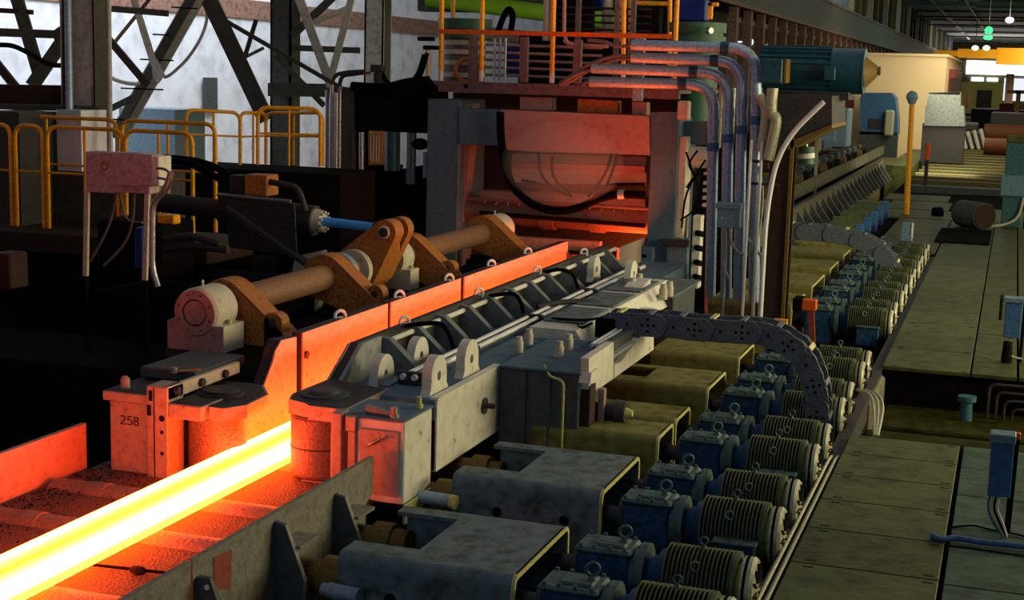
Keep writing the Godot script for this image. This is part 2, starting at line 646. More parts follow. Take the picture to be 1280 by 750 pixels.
func build_shell() -> void:
	setting("wall_left", Shape.new().boxes(Vector3(-30.4, -2, -301), Vector3(-30, 14, 11)), mats.wall_white, "white plastered side wall of the hall behind the steel columns")
	setting("trim_1", Shape.new().boxes(Vector3(-30.0, 6.35, -120), Vector3(-29.9, 7.1, 10)), mats.wall_band, "pinkish brown band along the white wall under the roof")
	setting("wall_unseen_right", Shape.new().boxes(Vector3(10, -2, -301), Vector3(10.4, 14, 11)), mats.concrete, "unseen side wall on the walkway side, closing the hall to outside light")  # out of view, closes the hall to outside light
	setting("wall_end", Shape.new().boxes(Vector3(-31, -2, -301), Vector3(11, 14, -300)), mats.concrete, "grey far end wall of the mill hall")
	setting("wall_back", Shape.new().boxes(Vector3(-31, -2, 10), Vector3(11, 14, 11)), mats.concrete, "plain end wall on the viewer's side of the hall")
	var roof := setting("ceiling", Shape.new().boxes(Vector3(-31, 13, -301), Vector3(11, 13.4, 11)), mats.roof_grey, "dark grey corrugated roof of the mill hall")
	# roof trusses that show far down the hall
	for k in 8:
		var z := -110.0 - k * 24.0
		part(roof, "truss", Shape.new().boxes(Vector3(-12, 12.2, z), Vector3(10, 12.4, z + 0.2)).boxes(Vector3(-12, 12.85, z), Vector3(10, 13, z + 0.2)), mats.gusset)
	for x in [-9.0, -5.5, 0.8]:
		part(roof, "purlin", Shape.new().boxes(Vector3(x, 12.6, -295), Vector3(x + 0.25, 12.9, -90)), mats.gusset)
	# unseen glazed bands and roof lights, daylight just in front; far end ones show
	var w1 := setting("window_unseen_1", Shape.new().boxes(Vector3(9.9, 2.2, -38.5), Vector3(10, 7.0, -15.5)), mats.pale_pane, "unseen window band near the viewer, placed to light faces turned right")
	part(w1, "frame", Shape.new().boxes(Vector3(9.84, 4.5, -38.5), Vector3(9.9, 4.65, -15.5)), mats.column_grey)
	var w2 := setting("window_unseen_2", Shape.new().boxes(Vector3(9.9, 5, -100), Vector3(10, 10, -40)), mats.pale_pane, "unseen window band farther along, placed to light the far walkway")
	part(w2, "frame", Shape.new().boxes(Vector3(9.84, 7.4, -100), Vector3(9.9, 7.55, -40)), mats.column_grey)
	setting("window_unseen_3", Shape.new().boxes(Vector3(-6.5, 12.9, -42), Vector3(-3.5, 13, -2)), mats.pale_pane, "unseen roof light over the rolling stand, placed to light upward faces")
	setting("window_unseen_4", Shape.new().boxes(Vector3(-4.5, 12.9, -150), Vector3(-1.5, 13, -50)), mats.pale_pane, "unseen roof light placed to light the far roller table")
	setting("window_unseen_5", Shape.new().boxes(Vector3(-27.5, 12.9, -98), Vector3(-22.5, 13, -18)), mats.pale_pane, "unseen roof light over the side aisle, placed to light the white wall")
	setting("window_unseen_9", Shape.new().boxes(Vector3(-10, 5.5, 9.9), Vector3(6, 10.5, 10)), mats.pale_pane, "unseen window behind the viewer, placed to light front faces bluish")
	setting("window_unseen_10", Shape.new().boxes(Vector3(4, 12.9, -260), Vector3(7, 13, -170)), mats.pale_pane, "unseen roof light placed to light the far end of the hall")
	setting("window_6", Shape.new().boxes(Vector3(-9.6, 6.5, -299.9), Vector3(9, 9.1, -299.6)), mats.daylight_pane, "bright window strip across the far end wall")
	setting("window_7", Shape.new().boxes(Vector3(-8.5, 5.2, -299.9), Vector3(-6.2, 5.9, -299.6)).boxes(Vector3(-5.6, 5.2, -299.9), Vector3(-3.6, 5.9, -299.6)), mats.daylight_pane, "two small bright panes under the far window strip")
	setting("window_8", Shape.new().boxes(Vector3(-2.4, 1.6, -299.9), Vector3(9, 5.9, -299.6)), mats.pale_pane, "bright gateway opening in the far end wall")
	setting("wall_far", Shape.new().boxes(Vector3(-9.3, -0.5, -270), Vector3(-2.2, 4.9, -269.5)), mats.partition, "olive yellow partition near the far end of the hall")


func build_floor() -> void:
	setting("floor", Shape.new().boxes(Vector3(-31, -2.0, -301), Vector3(11, -1.3, 11)), mats.pit_floor, "dark oily foundation floor under the roller tables")
	var walk := thing("floor", "olive steel walkway plates beside the drive motors", "floor", Vector3(-0.6, -0.3, -20))
	walk.set_meta("kind", "structure")
	# concrete that carries the plates, open over the pit between z = -18.7 and -23.6
	var base := Shape.new().boxes(Vector3(-1.72, -1.3, -18.7), Vector3(8, -0.06, 9)).boxes(Vector3(-1.72, -1.3, -300), Vector3(8, -0.06, -23.7))
	base.boxes(Vector3(-4.6, -1.3, -300), Vector3(-1.72, -0.1, -40.2))
	part(walk, "foundation", base, mats.pit_floor)
	var rng := RandomNumberGenerator.new()
	rng.seed = 5
	var tones := ["walk_plate", "walk_plate_pale", "walk_plate", "walk_plate_pale"]
	var rows := [-4.0, -6.2, -8.4, -9.8, -11.0, -12.2, -13.38, -14.54, -15.63, -16.71, -17.74, -18.72]
	for i in rows.size() - 1:
		plate(walk, -1.68, -0.335, rows[i], rows[i + 1], tones[rng.randi() % 4], true)
	for r in [[-4.0, -7.4], [-7.4, -10.2], [-10.2, -13.3], [-13.3, -16.4], [-16.4, -18.72]]:
		plate(walk, -0.285, 1.2, r[0], r[1], "walk_plate_teal", false)
	rows = [-23.6, -25.4, -26.95, -28.3, -29.9, -31.4, -33.1, -35.3, -37.7, -40.2, -43.0, -46.5, -50.5]
	for i in rows.size() - 1:
		plate(walk, -1.70, -0.36, rows[i], rows[i + 1], tones[rng.randi() % 4], i < 3)
	rows = [-23.6, -27.6, -31.0, -36.0, -41.0, -46.0, -50.5]
	for i in rows.size() - 1:
		plate(walk, -0.33, 0.34, rows[i], rows[i + 1], "walk_plate", false)
	for r in [[-23.6, -30.0], [-30.0, -37.0], [-37.0, -44.0], [-44.0, -50.5]]:
		plate(walk, 0.38, 2.2, r[0], r[1], "walk_plate", false)
	plate(walk, -3.4, -1.75, -40.3, -45.0, "walk_plate", false)
	plate(walk, -3.4, -1.75, -45.1, -50.5, "walk_plate_pale", false)
	for r in [[-50.7, -54.0, -4.4, -1.2], [-54.2, -58.0, -4.2, -2.0], [-50.7, -56.0, -1.1, 2.0], [-58.3, -61.5, -4.6, -2.2]]:
		plate(walk, r[2], r[3], r[0], r[1], "walk_plate_pale", false)
	# the open pit across the walkway
	var pit := thing("cable_pit", "open dark pit across the walkway with crossing channels at its bottom", "pit", Vector3(-0.3, -1.3, -21))
	pit.set_meta("kind", "structure")
	part(pit, "ledge", Shape.new().boxes(Vector3(-1.6, -1.3, -23.65), Vector3(2, -0.62, -22.4), 0.02), mats.pit_steel)
	for k in 4:
		var z := -19.35 - k * 0.72
		part(pit, "channel", Shape.new().boxes(Vector3(-1.7, -0.78, z - 0.46), Vector3(2, -0.5, z), 0.03), mats.pit_steel)
	part(pit, "pier", Shape.new().boxes(Vector3(-1.95, -1.3, -23.5), Vector3(-1.63, -0.12, -21.3), 0.05), mats.concrete)
	for k in 4:
		var q := 0.12 * k
		part(pit, "pipe", Shape.new().tube(bend([Vector3(-0.05 + q, -0.62, -23.3), Vector3(-0.05 + q, -0.08 - q, -23.3), Vector3(1.6, -0.08 - q, -23.3)], 0.12), 0.025, 8), mats.dark_steel)
	part(pit, "valve", Shape.new().cyl(Vector3(-0.36, -0.62, -23.01), Vector3(-0.36, -0.62, -23.01) + Vector3(0, 0.34, 0), 0.1, 0.08).cyl(Vector3(-0.36, -0.62, -23.01) + Vector3(0, 0.3, 0), Vector3(-0.36, -0.62, -23.01) + Vector3(0, 0.38, 0), 0.14), mats.cabinet_teal)


func plate(walk: Node3D, x0: float, x1: float, z0: float, z1: float, tone: String, slots: bool) -> void:
	var p := part(walk, "floor_plate", Shape.new().boxes(Vector3(x0, -0.06, z1 + 0.012), Vector3(x1, 0, z0 - 0.012), 0.006), mats[tone])
	if slots:
		for x in [x0 + 0.12, x1 - 0.14]:
			for z in [z0 - 0.1, z1 + 0.1]:
				part(p, "lifting_slot", Shape.new().boxes(Vector3(x, -0.02, z - 0.02), Vector3(x + 0.1, 0.003, z + 0.02)), mats.chain_hole)


# ---------------------------------------------------------------- roller table and hot steel

const ROLLS := [-7.2, -8.55, -9.63, -11.25, -12.33, -13.95, -15.03, -16.65, -17.73, -19.35, -20.43, -22.05, -23.13, -24.75, -25.83]


func nth(i: int) -> String:
	var tens := ["", "", "twenty", "thirty", "forty"]
	var units := ["", "first", "second", "third", "fourth", "fifth", "sixth", "seventh", "eighth", "ninth"]
	if i >= 20:
		return ("%s-%s nearest" % [tens[(i + 1) / 10], units[(i + 1) % 10]]) if (i + 1) % 10 else "%s nearest" % ["twentieth", "thirtieth", "fortieth"][(i + 1) / 10 - 2]
	return ["nearest", "second nearest", "third nearest", "fourth nearest", "fifth nearest", "sixth nearest", "seventh nearest", "eighth nearest", "ninth nearest", "tenth nearest", "eleventh nearest", "twelfth nearest", "thirteenth nearest", "fourteenth nearest", "fifteenth nearest", "sixteenth nearest", "seventeenth nearest", "eighteenth nearest", "nineteenth nearest", "twentieth nearest"][i]


func build_roller_table() -> void:
	for i in ROLLS.size():
		var z: float = ROLLS[i]
		var o := thing("table_roller", "steel table roller across the line under the glowing bar, %s to the viewer" % nth(i), "roller", Vector3(-7.7, -0.3, z), "rollers of the table under the hot bar")
		part(o, "barrel", Shape.new().lathe([Vector2(0, -1.45), Vector2(0.2, -1.45), Vector2(0.22, -1.42), Vector2(0.22, 1.72), Vector2(0.2, 1.75), Vector2(0, 1.75)], Transform3D(Basis(Vector3(0, 0, -1), Vector3.UP, Vector3.RIGHT), Vector3(-7.7, -0.02, z)), 32), mats.roller)
		for x in [-8.6, -6.45]:
			part(o, "collar", Shape.new().cyl(Vector3(x - 0.1, -0.02, z), Vector3(x + 0.1, -0.02, z), 0.232, -1, 32), mats.roller)
		var cover_side := z < -22.5
		if not cover_side:
			part(o, "shaft", Shape.new().cyl(Vector3(-6.2, 0, z), Vector3(-5.15, 0, z), 0.15, -1, 20).cyl(Vector3(-5.5, 0, z), Vector3(-5.3, 0, z), 0.2, -1, 20), mats.shaft_olive)
	# apron plates between the rollers
	for i in ROLLS.size() - 1:
		var z0: float = ROLLS[i] - 0.17
		var z1: float = ROLLS[i + 1] + 0.17
		solo("apron_plate", Shape.new().boxes(Vector3(-9.2, 0.02, z1), Vector3(-5.9, 0.13, z0), 0.02), mats.table_plate, "scale covered apron plate between two table rollers, %s to the viewer" % nth(i), "plate", "apron plates between the rollers")
	# loose mill scale along the fences
	var rng := RandomNumberGenerator.new()
	rng.seed = 11
	var sc := Shape.new()
	for k in 2600:
		var z := rng.randf_range(-13.2, -7.5)
		var right := rng.randf() < 0.55
		var x := -5.93 - absf(rng.randfn(0, 0.16)) if right else -9.15 + absf(rng.randfn(0, 0.35))
		var r := rng.randf_range(0.003, 0.010)
		sc.box(Vector3(x, 0.135 + r * 0.4, z), Vector3(r * 2, r, r * 1.6), 0, Basis.from_euler(Vector3(rng.randf() * 0.8, rng.randf() * 6, rng.randf() * 0.8)))
	var so := solo("mill_scale", sc, mats.mill_scale, "loose dark flakes of mill scale along the table fences", "scale")
	so.set_meta("kind", "stuff")
	# a rod with a lump lying on the apron near the right fence
	var rod := thing("scale_scraper", "thin dark rod with a lump lying across the glowing apron", "tool", Vector3(-6.9, 0.14, -9.1))
	part(rod, "rod", Shape.new().cyl(Vector3(-7.28, 0.16, -10.33), Vector3(-6.62, 0.16, -10.4), 0.014), mats.black_steel)
	part(rod, "lump", Shape.new().ball(Vector3(-6.84, 0.17, -10.34), Vector3(0.09, 0.04, 0.05), 8, 5), mats.mill_scale)
	# fences
	var lf := thing("table_fence", "tall orange-lit fence plate on the far side of the hot bar", "fence", Vector3(-9.27, 0.05, -9))
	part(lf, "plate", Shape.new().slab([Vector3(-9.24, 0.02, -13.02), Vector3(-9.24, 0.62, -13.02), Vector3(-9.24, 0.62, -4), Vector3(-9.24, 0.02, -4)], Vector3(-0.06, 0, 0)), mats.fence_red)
	part(lf, "foot", Shape.new().boxes(Vector3(-9.45, -1.3, -13.0), Vector3(-9.24, 0.02, -4)), mats.black_steel)
	var rf := thing("table_fence", "grey fence plate with welded brackets on the near side of the hot bar", "fence", Vector3(-5.85, -1.3, -10))
	var F := -5.87
	var Y := 0.65
	part(rf, "plate", Shape.new().slab([Vector3(F, -0.9, -5), Vector3(F, Y, -5), Vector3(F, Y, -9.52), Vector3(F, -0.9, -9.52)], Vector3(0.05, 0, 0)), mats.fence_steel)
	part(rf, "plate", Shape.new().slab([Vector3(F, -0.9, -9.55), Vector3(F, Y, -9.55), Vector3(F, Y, -12.97), Vector3(F, 0.27, -12.97), Vector3(F, 0.2, -12.8), Vector3(F, -0.9, -12.8)], Vector3(0.05, 0, 0)), mats.fence_steel)
	for g0 in [Vector3(-5.82, 0.58, -10.88), Vector3(-5.82, 0.5, -12.08)]:
		var z: float = g0.z
		var y: float = g0.y
		var g := part(rf, "gusset", Shape.new().slab([Vector3(F + 0.05, y, z), Vector3(F + 0.15, y - 0.02, z), Vector3(F + 0.34, y - 0.5, z), Vector3(F + 0.34, -0.9, z), Vector3(F + 0.05, -0.9, z)], Vector3(0, 0, -0.045)), mats.gusset)
		part(g, "edge", Shape.new().slab([Vector3(F + 0.151, y - 0.02, z), Vector3(F + 0.341, y - 0.5, z), Vector3(F + 0.341, -0.9, z), Vector3(F + 0.351, -0.9, z), Vector3(F + 0.351, y - 0.5, z), Vector3(F + 0.161, y - 0.02, z)], Vector3(0, 0, -0.05)), mats.fence_steel)
		part(g, "stiffener", Shape.new().boxes(Vector3(F + 0.05, y - 0.24, z - 0.42), Vector3(F + 0.28, y - 0.21, z - 0.05)), mats.fence_steel)
	part(rf, "painted_red_hole", Shape.new().slab([Vector3(-5.82, 0.58, -9.86), Vector3(-5.82, 0.55, -10.15), Vector3(-5.82, 0.23, -10.12), Vector3(-5.82, 0.3, -9.87)], Vector3(0.006, 0, 0)), mats.door_red, "brick red square painted for a hole through which red is seen")  # red seen through a hole, put into the colour
	var b0: Vector3 = Vector3(-5.82, 0.5, -9.6)
	var br := part(rf, "gusset", Shape.new().slab([b0, b0 + Vector3(0.12, 0, 0), b0 + Vector3(0.26, -0.35, 0), b0 + Vector3(0.26, -0.9, 0), b0 + Vector3(0, -0.9, 0)], Vector3(0, 0, -0.05)), mats.gusset)
	part(br, "hole", Shape.new().cyl(b0 + Vector3(0.1, -0.07, 0.012), b0 + Vector3(0.1, -0.07, -0.03), 0.022), mats.white_paint)
	part(rf, "footing", Shape.new().boxes(Vector3(F + 0.02, -1.3, -12.8), Vector3(F + 0.4, -0.88, -5)), mats.black_steel)


func build_hot_bar() -> void:
	# a rolled section with two rounded flanges and a shallow groove between them, from the table into the stand
	var b := thing("hot_steel_bar", "long glowing yellow-white steel bar running over the rollers into the stand", "steel bar", Vector3(-7.34, 0.2, -20))
	# corners of the section: top left (-7.73, 0.42), lower right (-7.17, 0.2)
	var prof := arc(Vector2(-7.24, 0.27), 0.07, -90, 0, 5) + arc(Vector2(-7.29, 0.33), 0.12, 0, 90, 8) + [Vector2(-7.34, 0.44), Vector2(-7.37, 0.425), Vector2(-7.41, 0.42), Vector2(-7.45, 0.425), Vector2(-7.48, 0.44)] + arc(Vector2(-7.61, 0.33), 0.115, 90, 180, 8) + arc(Vector2(-7.655, 0.27), 0.07, 180, 270, 5)
	part(b, "bar_body", Shape.new().prism(prof, Transform3D(Basis(), Vector3(0, 0, -16.2)), 28.4), mats.hot_steel)
	part(b, "groove", Shape.new().boxes(Vector3(-7.44, 0.415, -30.4), Vector3(-7.385, 0.4235, -2)), mats.hot_groove, "slightly cooler yellow groove along the bar")
	var along := Transform3D(Basis(), Vector3(0, 0, -16.2))
	part(b, "hot_band", Shape.new().prism(arc(Vector2(-7.29, 0.33), 0.122, -25, 80, 10) + [Vector2(-7.29, 0.33)], along, 28.3), mats.hot_mid, "hotter band along the near flange")
	part(b, "hot_core", Shape.new().prism(arc(Vector2(-7.29, 0.33), 0.124, -12, 62, 8) + [Vector2(-7.29, 0.33)], along, 28.3), mats.hot_core, "whiter hottest band along the near flange")
	part(b, "hot_band", Shape.new().prism([Vector2(-7.47, 0.4), Vector2(-7.48, 0.442), Vector2(-7.51, 0.447), Vector2(-7.63, 0.447), Vector2(-7.67, 0.43), Vector2(-7.67, 0.38)], along, 28.3), mats.hot_mid, "hotter band along the far flange")
	part(b, "hot_core", Shape.new().prism([Vector2(-7.51, 0.4), Vector2(-7.52, 0.449), Vector2(-7.62, 0.449), Vector2(-7.64, 0.4)], along, 28.3), mats.hot_core, "whiter hottest band along the far flange")
	# its light, for renderers that do not trace glowing meshes
	for k in 7:
		var l := OmniLight3D.new()
		l.name = "bar_light"
		l.light_color = Color(1.0, 0.36, 0.07)
		l.light_energy = 0.9
		l.omni_range = 40.0
		l.omni_attenuation = 2.0
		l.light_size = 0.05
		l.shadow_enabled = true
		l.position = Vector3(-7.34, 0.62, -6.0 - k * 4.0)
		add_child(l, true)


# ---------------------------------------------------------------- covers and gear motors

func cover_profile(z0: float, z1: float, low_front: float, low_back: float, front := true, back := true) -> Array:
	# outline in (z, y) of an inverted trough with rounded shoulders, wall 4 cm
	var t := 0.35
	var r := 0.1
	var out := []
	if front:
		out.append(Vector2(z0, low_front))
		out.append_array(arc(Vector2(z0 - r, t - r), r, 0, 90, 5))
	else:
		out.append(Vector2(z0, t))
	if back:
		out.append_array(arc(Vector2(z1 + r, t - r), r, 90, 180, 5))
		out.append(Vector2(z1, low_back))
		out.append(Vector2(z1 + 0.04, low_back))
		out.append_array(arc(Vector2(z1 + r, t - r), r - 0.04, 180, 90, 5))
	else:
		out.append(Vector2(z1, t))
		out.append(Vector2(z1, t - 0.04))
	if front:
		out.append_array(arc(Vector2(z0 - r, t - r), r - 0.04, 90, 0, 5))
		out.append(Vector2(z0 - 0.04, low_front))
	else:
		out.append(Vector2(z0, t - 0.04))
	return out


func build_cover(z0: float, z1: float, xl: float, m: String, label: String, notch: bool) -> void:
	var xr := -3.64
	var o := thing("drive_cover", label, "cover", Vector3((xl + xr) * 0.5, -0.9, (z0 + z1) * 0.5), "drive covers in a row beside the roller table")
	# local x of the profile runs along world z
	var f := func(x0: float, x1: float) -> Transform3D: return Transform3D(Basis(Vector3(0, 0, 1), Vector3(0, 1, 0), Vector3(-1, 0, 0)), Vector3((x0 + x1) * 0.5, 0, 0))
	var s := Shape.new()
	var low := -0.9
	if notch:
		var xn := xl + 0.62
		s.prism(cover_profile(z0, z1, low, low), f.call(xn, xr), xr - xn)
		s.prism(cover_profile(z0, z0 - 0.36, low, low, true, false), f.call(xl, xn), xn - xl)
		s.prism(cover_profile(z1 + 0.28, z1, low, low, false, true), f.call(xl, xn), xn - xl)
	else:
		s.prism(cover_profile(z0, z1, low, low), f.call(xl, xr), xr - xl)
	part(o, "housing", s, mats[m])
	if notch:
		part(o, "inner_wall", Shape.new().boxes(Vector3(xl + 0.62, -0.6, z1 + 0.06), Vector3(xl + 0.66, 0.3, z0 - 0.06)), mats[m])
		part(o, "tray", Shape.new().boxes(Vector3(xl + 0.05, -0.32, z1 + 0.06), Vector3(xl + 0.62, -0.28, z0 - 0.06)), mats.shaft_olive)
	# pale yellowish rim, lighter than the housing, at the open end
	var rim := cover_profile(z0 + 0.004, z1 - 0.004, low, low)
	part(o, "rim", Shape.new().prism(rim, f.call(xr - 0.02, xr + 0.012), 0.032), mats.bare_edge, "pale yellowish rim at the open end")
	for x in [xl + 0.5, xr - 0.38]:
		if z1 - z0 < -0.95:
			part(o, "bolt_hole", Shape.new().cyl(Vector3(x, 0.0, z0 - 0.02), Vector3(x, 0.0, z0 + 0.004), 0.055, -1, 16), mats.chain_hole)


func build_covers_and_drives() -> void:
	var spots := [
		[-10.97, -12.55, -5.25, "cover_paint", true, "large grey drive cover nearest the viewer, with a notch over its shaft coupling"],
		[-13.70, -15.26, -5.25, "cover_paint", true, "grey drive cover behind the nearest one, with a stained top and a dark notch"],
		[-16.15, -16.95, -5.2, "olive_cover", false, "narrow olive drive cover with a dark slot behind it"],
		[-17.08, -17.92, -5.2, "olive_cover", false, "narrow olive drive cover on the far side of the dark slot"],
		[-19.05, -20.35, -5.2, "olive_cover", true, "yellowish olive drive cover under the arm of the right guide"],
		[-21.42, -22.75, -5.0, "olive_cover", false, "olive drive cover directly under the cable chain"],
		[-26.9, -28.68, -5.2, "olive_cover", false, "olive drive cover just behind the dark conduit pillar, lowest of the far five"],
		[-29.77, -31.8, -5.2, "olive_cover", false, "second olive cover from the front of the far five beyond the conduits"],
		[-32.9, -34.4, -5.2, "olive_cover", false, "middle olive cover of the far five beyond the conduits"],
		[-35.6, -37.0, -5.2, "olive_cover", false, "fourth olive cover of the far five beyond the conduits"],
		[-38.3, -39.3, -5.2, "olive_cover", false, "farthest olive cover beyond the conduits, below the far cable chain"],
	]
	for s in spots:
		build_cover(s[0], s[1], s[2], s[3], s[5], s[4])
	# sole plates that carry the drives
	solo("sole_plate", Shape.new().boxes(Vector3(-6.1, -1.3, -40), Vector3(-1.75, -0.75, -5)), mats.black_steel, "dark oily sole plate under the row of gear motors", "base plate")
	var proto := make_drive()
	var zs := []
	for k in 5:
		zs.append(-8.55 - 2.7 * k)
		zs.append(-9.63 - 2.7 * k)
	zs.append(-22.05)
	zs.append(-23.0)
	var first := true
	var n := 0
	for z in zs:
		if z > -11.0:
			continue
		var label := "blue gear motor with finned drum beside the walkway plates, %s to the viewer" % nth(n)
		n += 1
		if first:
			proto.position = Vector3(-3.0, -0.35, z)
			proto.set_meta("label", label)
			first = false
		else:
			copy(proto, Vector3(-3.0, -0.35, z), label)
	for k in 5:
		for d in [0.0, 1.05]:
			var z: float = -27.4 - 2.72 * k - d
			copy(proto, Vector3(-3.0, -0.35, z), "dark finned gear motor beyond the gap with the orange switch, %s one" % nth(k * 2 + (1 if d > 0.5 else 0)))
	# cable troughs and pipes between the motors and the walkway
	for i in 2:
		var x := -1.81 + 0.075 * i
		solo("cable_pipe", Shape.new().tube(bend([Vector3(x, -0.03, -5), Vector3(x, -0.03, -17.6), Vector3(x, -0.22, -18.4), Vector3(x, -0.22, -24.0), Vector3(x, -0.1, -24.4), Vector3(x, -0.1, -40)], 0.3), 0.022, 8), mats.fan_cowl, ["thin pale pipe beside the motor fans, the outer one nearer the motors", "thin pale pipe along the edge of the walkway plates"][i], "pipe", "pipes along the motor row")
	solo("cable_trough", Shape.new().boxes(Vector3(-1.86, -0.4, -40), Vector3(-1.7, -0.06, -5)), mats.dark_steel, "dark cable trough between the motor row and the walkway", "trough")


func make_drive() -> Node3D:
	# axis at x, height 0.05; built about (-3, -0.35, 0)
	var o := thing("gear_motor", "", "motor", Vector3(-3.0, -0.35, 0), "gear motors along the roller table")
	var y := 0.05
	var g := part(o, "gearbox", Shape.new().boxes(Vector3(-3.44, -0.42, -0.2), Vector3(-2.95, 0.24, 0.2), 0.025), mats.gear_blue)
	part(g, "lid", Shape.new().boxes(Vector3(-3.46, 0.24, -0.215), Vector3(-2.93, 0.3, 0.215), 0.025).boxes(Vector3(-3.30, 0.29, -0.13), Vector3(-3.0, 0.325, 0.13), 0.02), mats.gear_top)
	var bolts := Shape.new()
	for x in [-3.40, -3.27, -3.13, -2.99]:
		for z in [-0.185, 0.185]:
			bolts.cyl(Vector3(x, 0.28, z), Vector3(x, 0.325, z), 0.022, 0.02, 6)
	part(g, "bolts", bolts, mats.gear_top)
	part(g, "lifting_eye", Shape.new().cyl(Vector3(-3.04, 0.31, 0), Vector3(-3.04, 0.36, 0), 0.045, 0.03, 12).torus(Vector3(-3.04, 0.42, 0), Vector3(0.5, 0, 1), 0.055, 0.016, 20, 8), mats.gear_top)
	part(o, "foot", Shape.new().boxes(Vector3(-3.5, -0.8, -0.3), Vector3(-2.0, -0.36, 0.3), 0.02), mats.black_steel)
	part(o, "input_shaft", Shape.new().cyl(Vector3(-3.75, y, 0), Vector3(-3.4, y, 0), 0.09, -1, 14).cyl(Vector3(-3.5, y, 0), Vector3(-3.43, y, 0), 0.16, -1, 16), mats.dark_steel)
	# flange strap
	part(o, "flange", Shape.new().cyl(Vector3(-2.88, y, 0), Vector3(-2.81, y, 0), 0.285, -1, 24).cyl(Vector3(-2.95, y, 0), Vector3(-2.88, y, 0), 0.22, -1, 24), mats.gear_top)
	part(o, "lantern", Shape.new().cyl(Vector3(-2.81, y, 0), Vector3(-2.7, y, 0), 0.16, 0.2, 20).cyl(Vector3(-2.7, y, 0), Vector3(-2.62, y, 0), 0.24, 0.29, 24), mats.gear_blue)
	part(o, "motor_drum", Shape.new().cyl(Vector3(-2.62, y, 0), Vector3(-2.0, y, 0), 0.265, -1, 28), mats.motor_body)
	var fins := Shape.new()
	for k in 16:
		var x := -2.62 + k * 0.0385
		fins.lathe([Vector2(0.255, -0.008), Vector2(0.318, -0.006), Vector2(0.318, 0.006), Vector2(0.255, 0.008)], Transform3D(Basis(Vector3(0, 0, -1), Vector3.UP, Vector3.RIGHT), Vector3(x, y, 0)), 32)
	part(o, "fins", fins, mats.motor_fin)
	part(o, "end_shield", Shape.new().cyl(Vector3(-2.03, y, 0), Vector3(-1.99, y, 0), 0.315, -1, 28), mats.motor_fin)
	part(o, "neck", Shape.new().cyl(Vector3(-1.99, y, 0), Vector3(-1.955, y, 0), 0.24, -1, 24), mats.fan_yellow)
	var cowl := part(o, "fan_cowl", Shape.new().lathe([Vector2(0.24, -0.005), Vector2(0.285, 0.005), Vector2(0.285, 0.09), Vector2(0.26, 0.12), Vector2(0.0, 0.13)], Transform3D(Basis(Vector3(0, 0, -1), Vector3.UP, Vector3.RIGHT), Vector3(-1.955, y, 0)), 28), mats.fan_cowl)
	var ribs := Shape.new()
	for k in 12:
		var a := TAU * k / 12
		ribs.bar(Vector3(-1.822, y + 0.08 * sin(a), 0.08 * cos(a)), Vector3(-1.822, y + 0.24 * sin(a), 0.24 * cos(a)), 0.012, 0.02, Vector3.RIGHT)
	part(cowl, "grille", ribs, mats.chain_hole)
	part(cowl, "strap", Shape.new().lathe([Vector2(0.288, 0.03), Vector2(0.292, 0.03), Vector2(0.292, 0.055), Vector2(0.288, 0.055)], Transform3D(Basis(Vector3(0, 0, -1), Vector3.UP, Vector3.RIGHT), Vector3(-1.955, y, 0)), 28), mats.black_steel)
	# terminal box on the viewer's side
	var tb := part(o, "terminal_box", Shape.new().boxes(Vector3(-2.45, -0.3, 0.22), Vector3(-2.05, 0.04, 0.46), 0.012), mats.gear_blue)
	part(tb, "lid", Shape.new().boxes(Vector3(-2.47, 0.04, 0.2), Vector3(-2.03, 0.065, 0.48), 0.008), mats.gear_top)
	part(o, "lifting_eye", Shape.new().cyl(Vector3(-2.32, y + 0.3, 0), Vector3(-2.32, y + 0.345, 0), 0.03, 0.02, 10).torus(Vector3(-2.32, y + 0.38, 0), Vector3(0.4, 0, 1), 0.035, 0.011, 16, 6), mats.gear_top)
	part(o, "side_eye", Shape.new().torus(Vector3(-2.34, y + 0.22, 0.25), Vector3(0.6, 0.3, 1), 0.04, 0.012, 16, 6), mats.gear_top)
	return o


# ---------------------------------------------------------------- side guides

func lug_shape(c: Vector3, h := 0.42, w := 0.46, deep := 0.11) -> Shape:
	# tombstone lug whose flat face looks along x; c is the middle of its foot
	var poly := [Vector2(-w * 0.5 - 0.06, 0), Vector2(w * 0.5 + 0.06, 0), Vector2(w * 0.5, 0.08)] + arc(Vector2(0, h - w * 0.5), w * 0.5, 0, 180, 12) + [Vector2(-w * 0.5, 0.08)]
	return Shape.new().holed(poly, Vector2(0, h - w * 0.5), 0.055, Transform3D(Basis(Vector3(0, 0, -1), Vector3.UP, Vector3.RIGHT), c), deep)


func eye_shape(c: Vector3, axis := Vector3.RIGHT, r := 0.05) -> Shape:
	return Shape.new().torus(c + Vector3(0, r * 0.35, 0), axis, r, r * 0.32, 16, 6).cyl(c - Vector3(0, 0.02, 0), c + Vector3(0, 0.02, 0), r * 0.6, r * 0.5, 8)


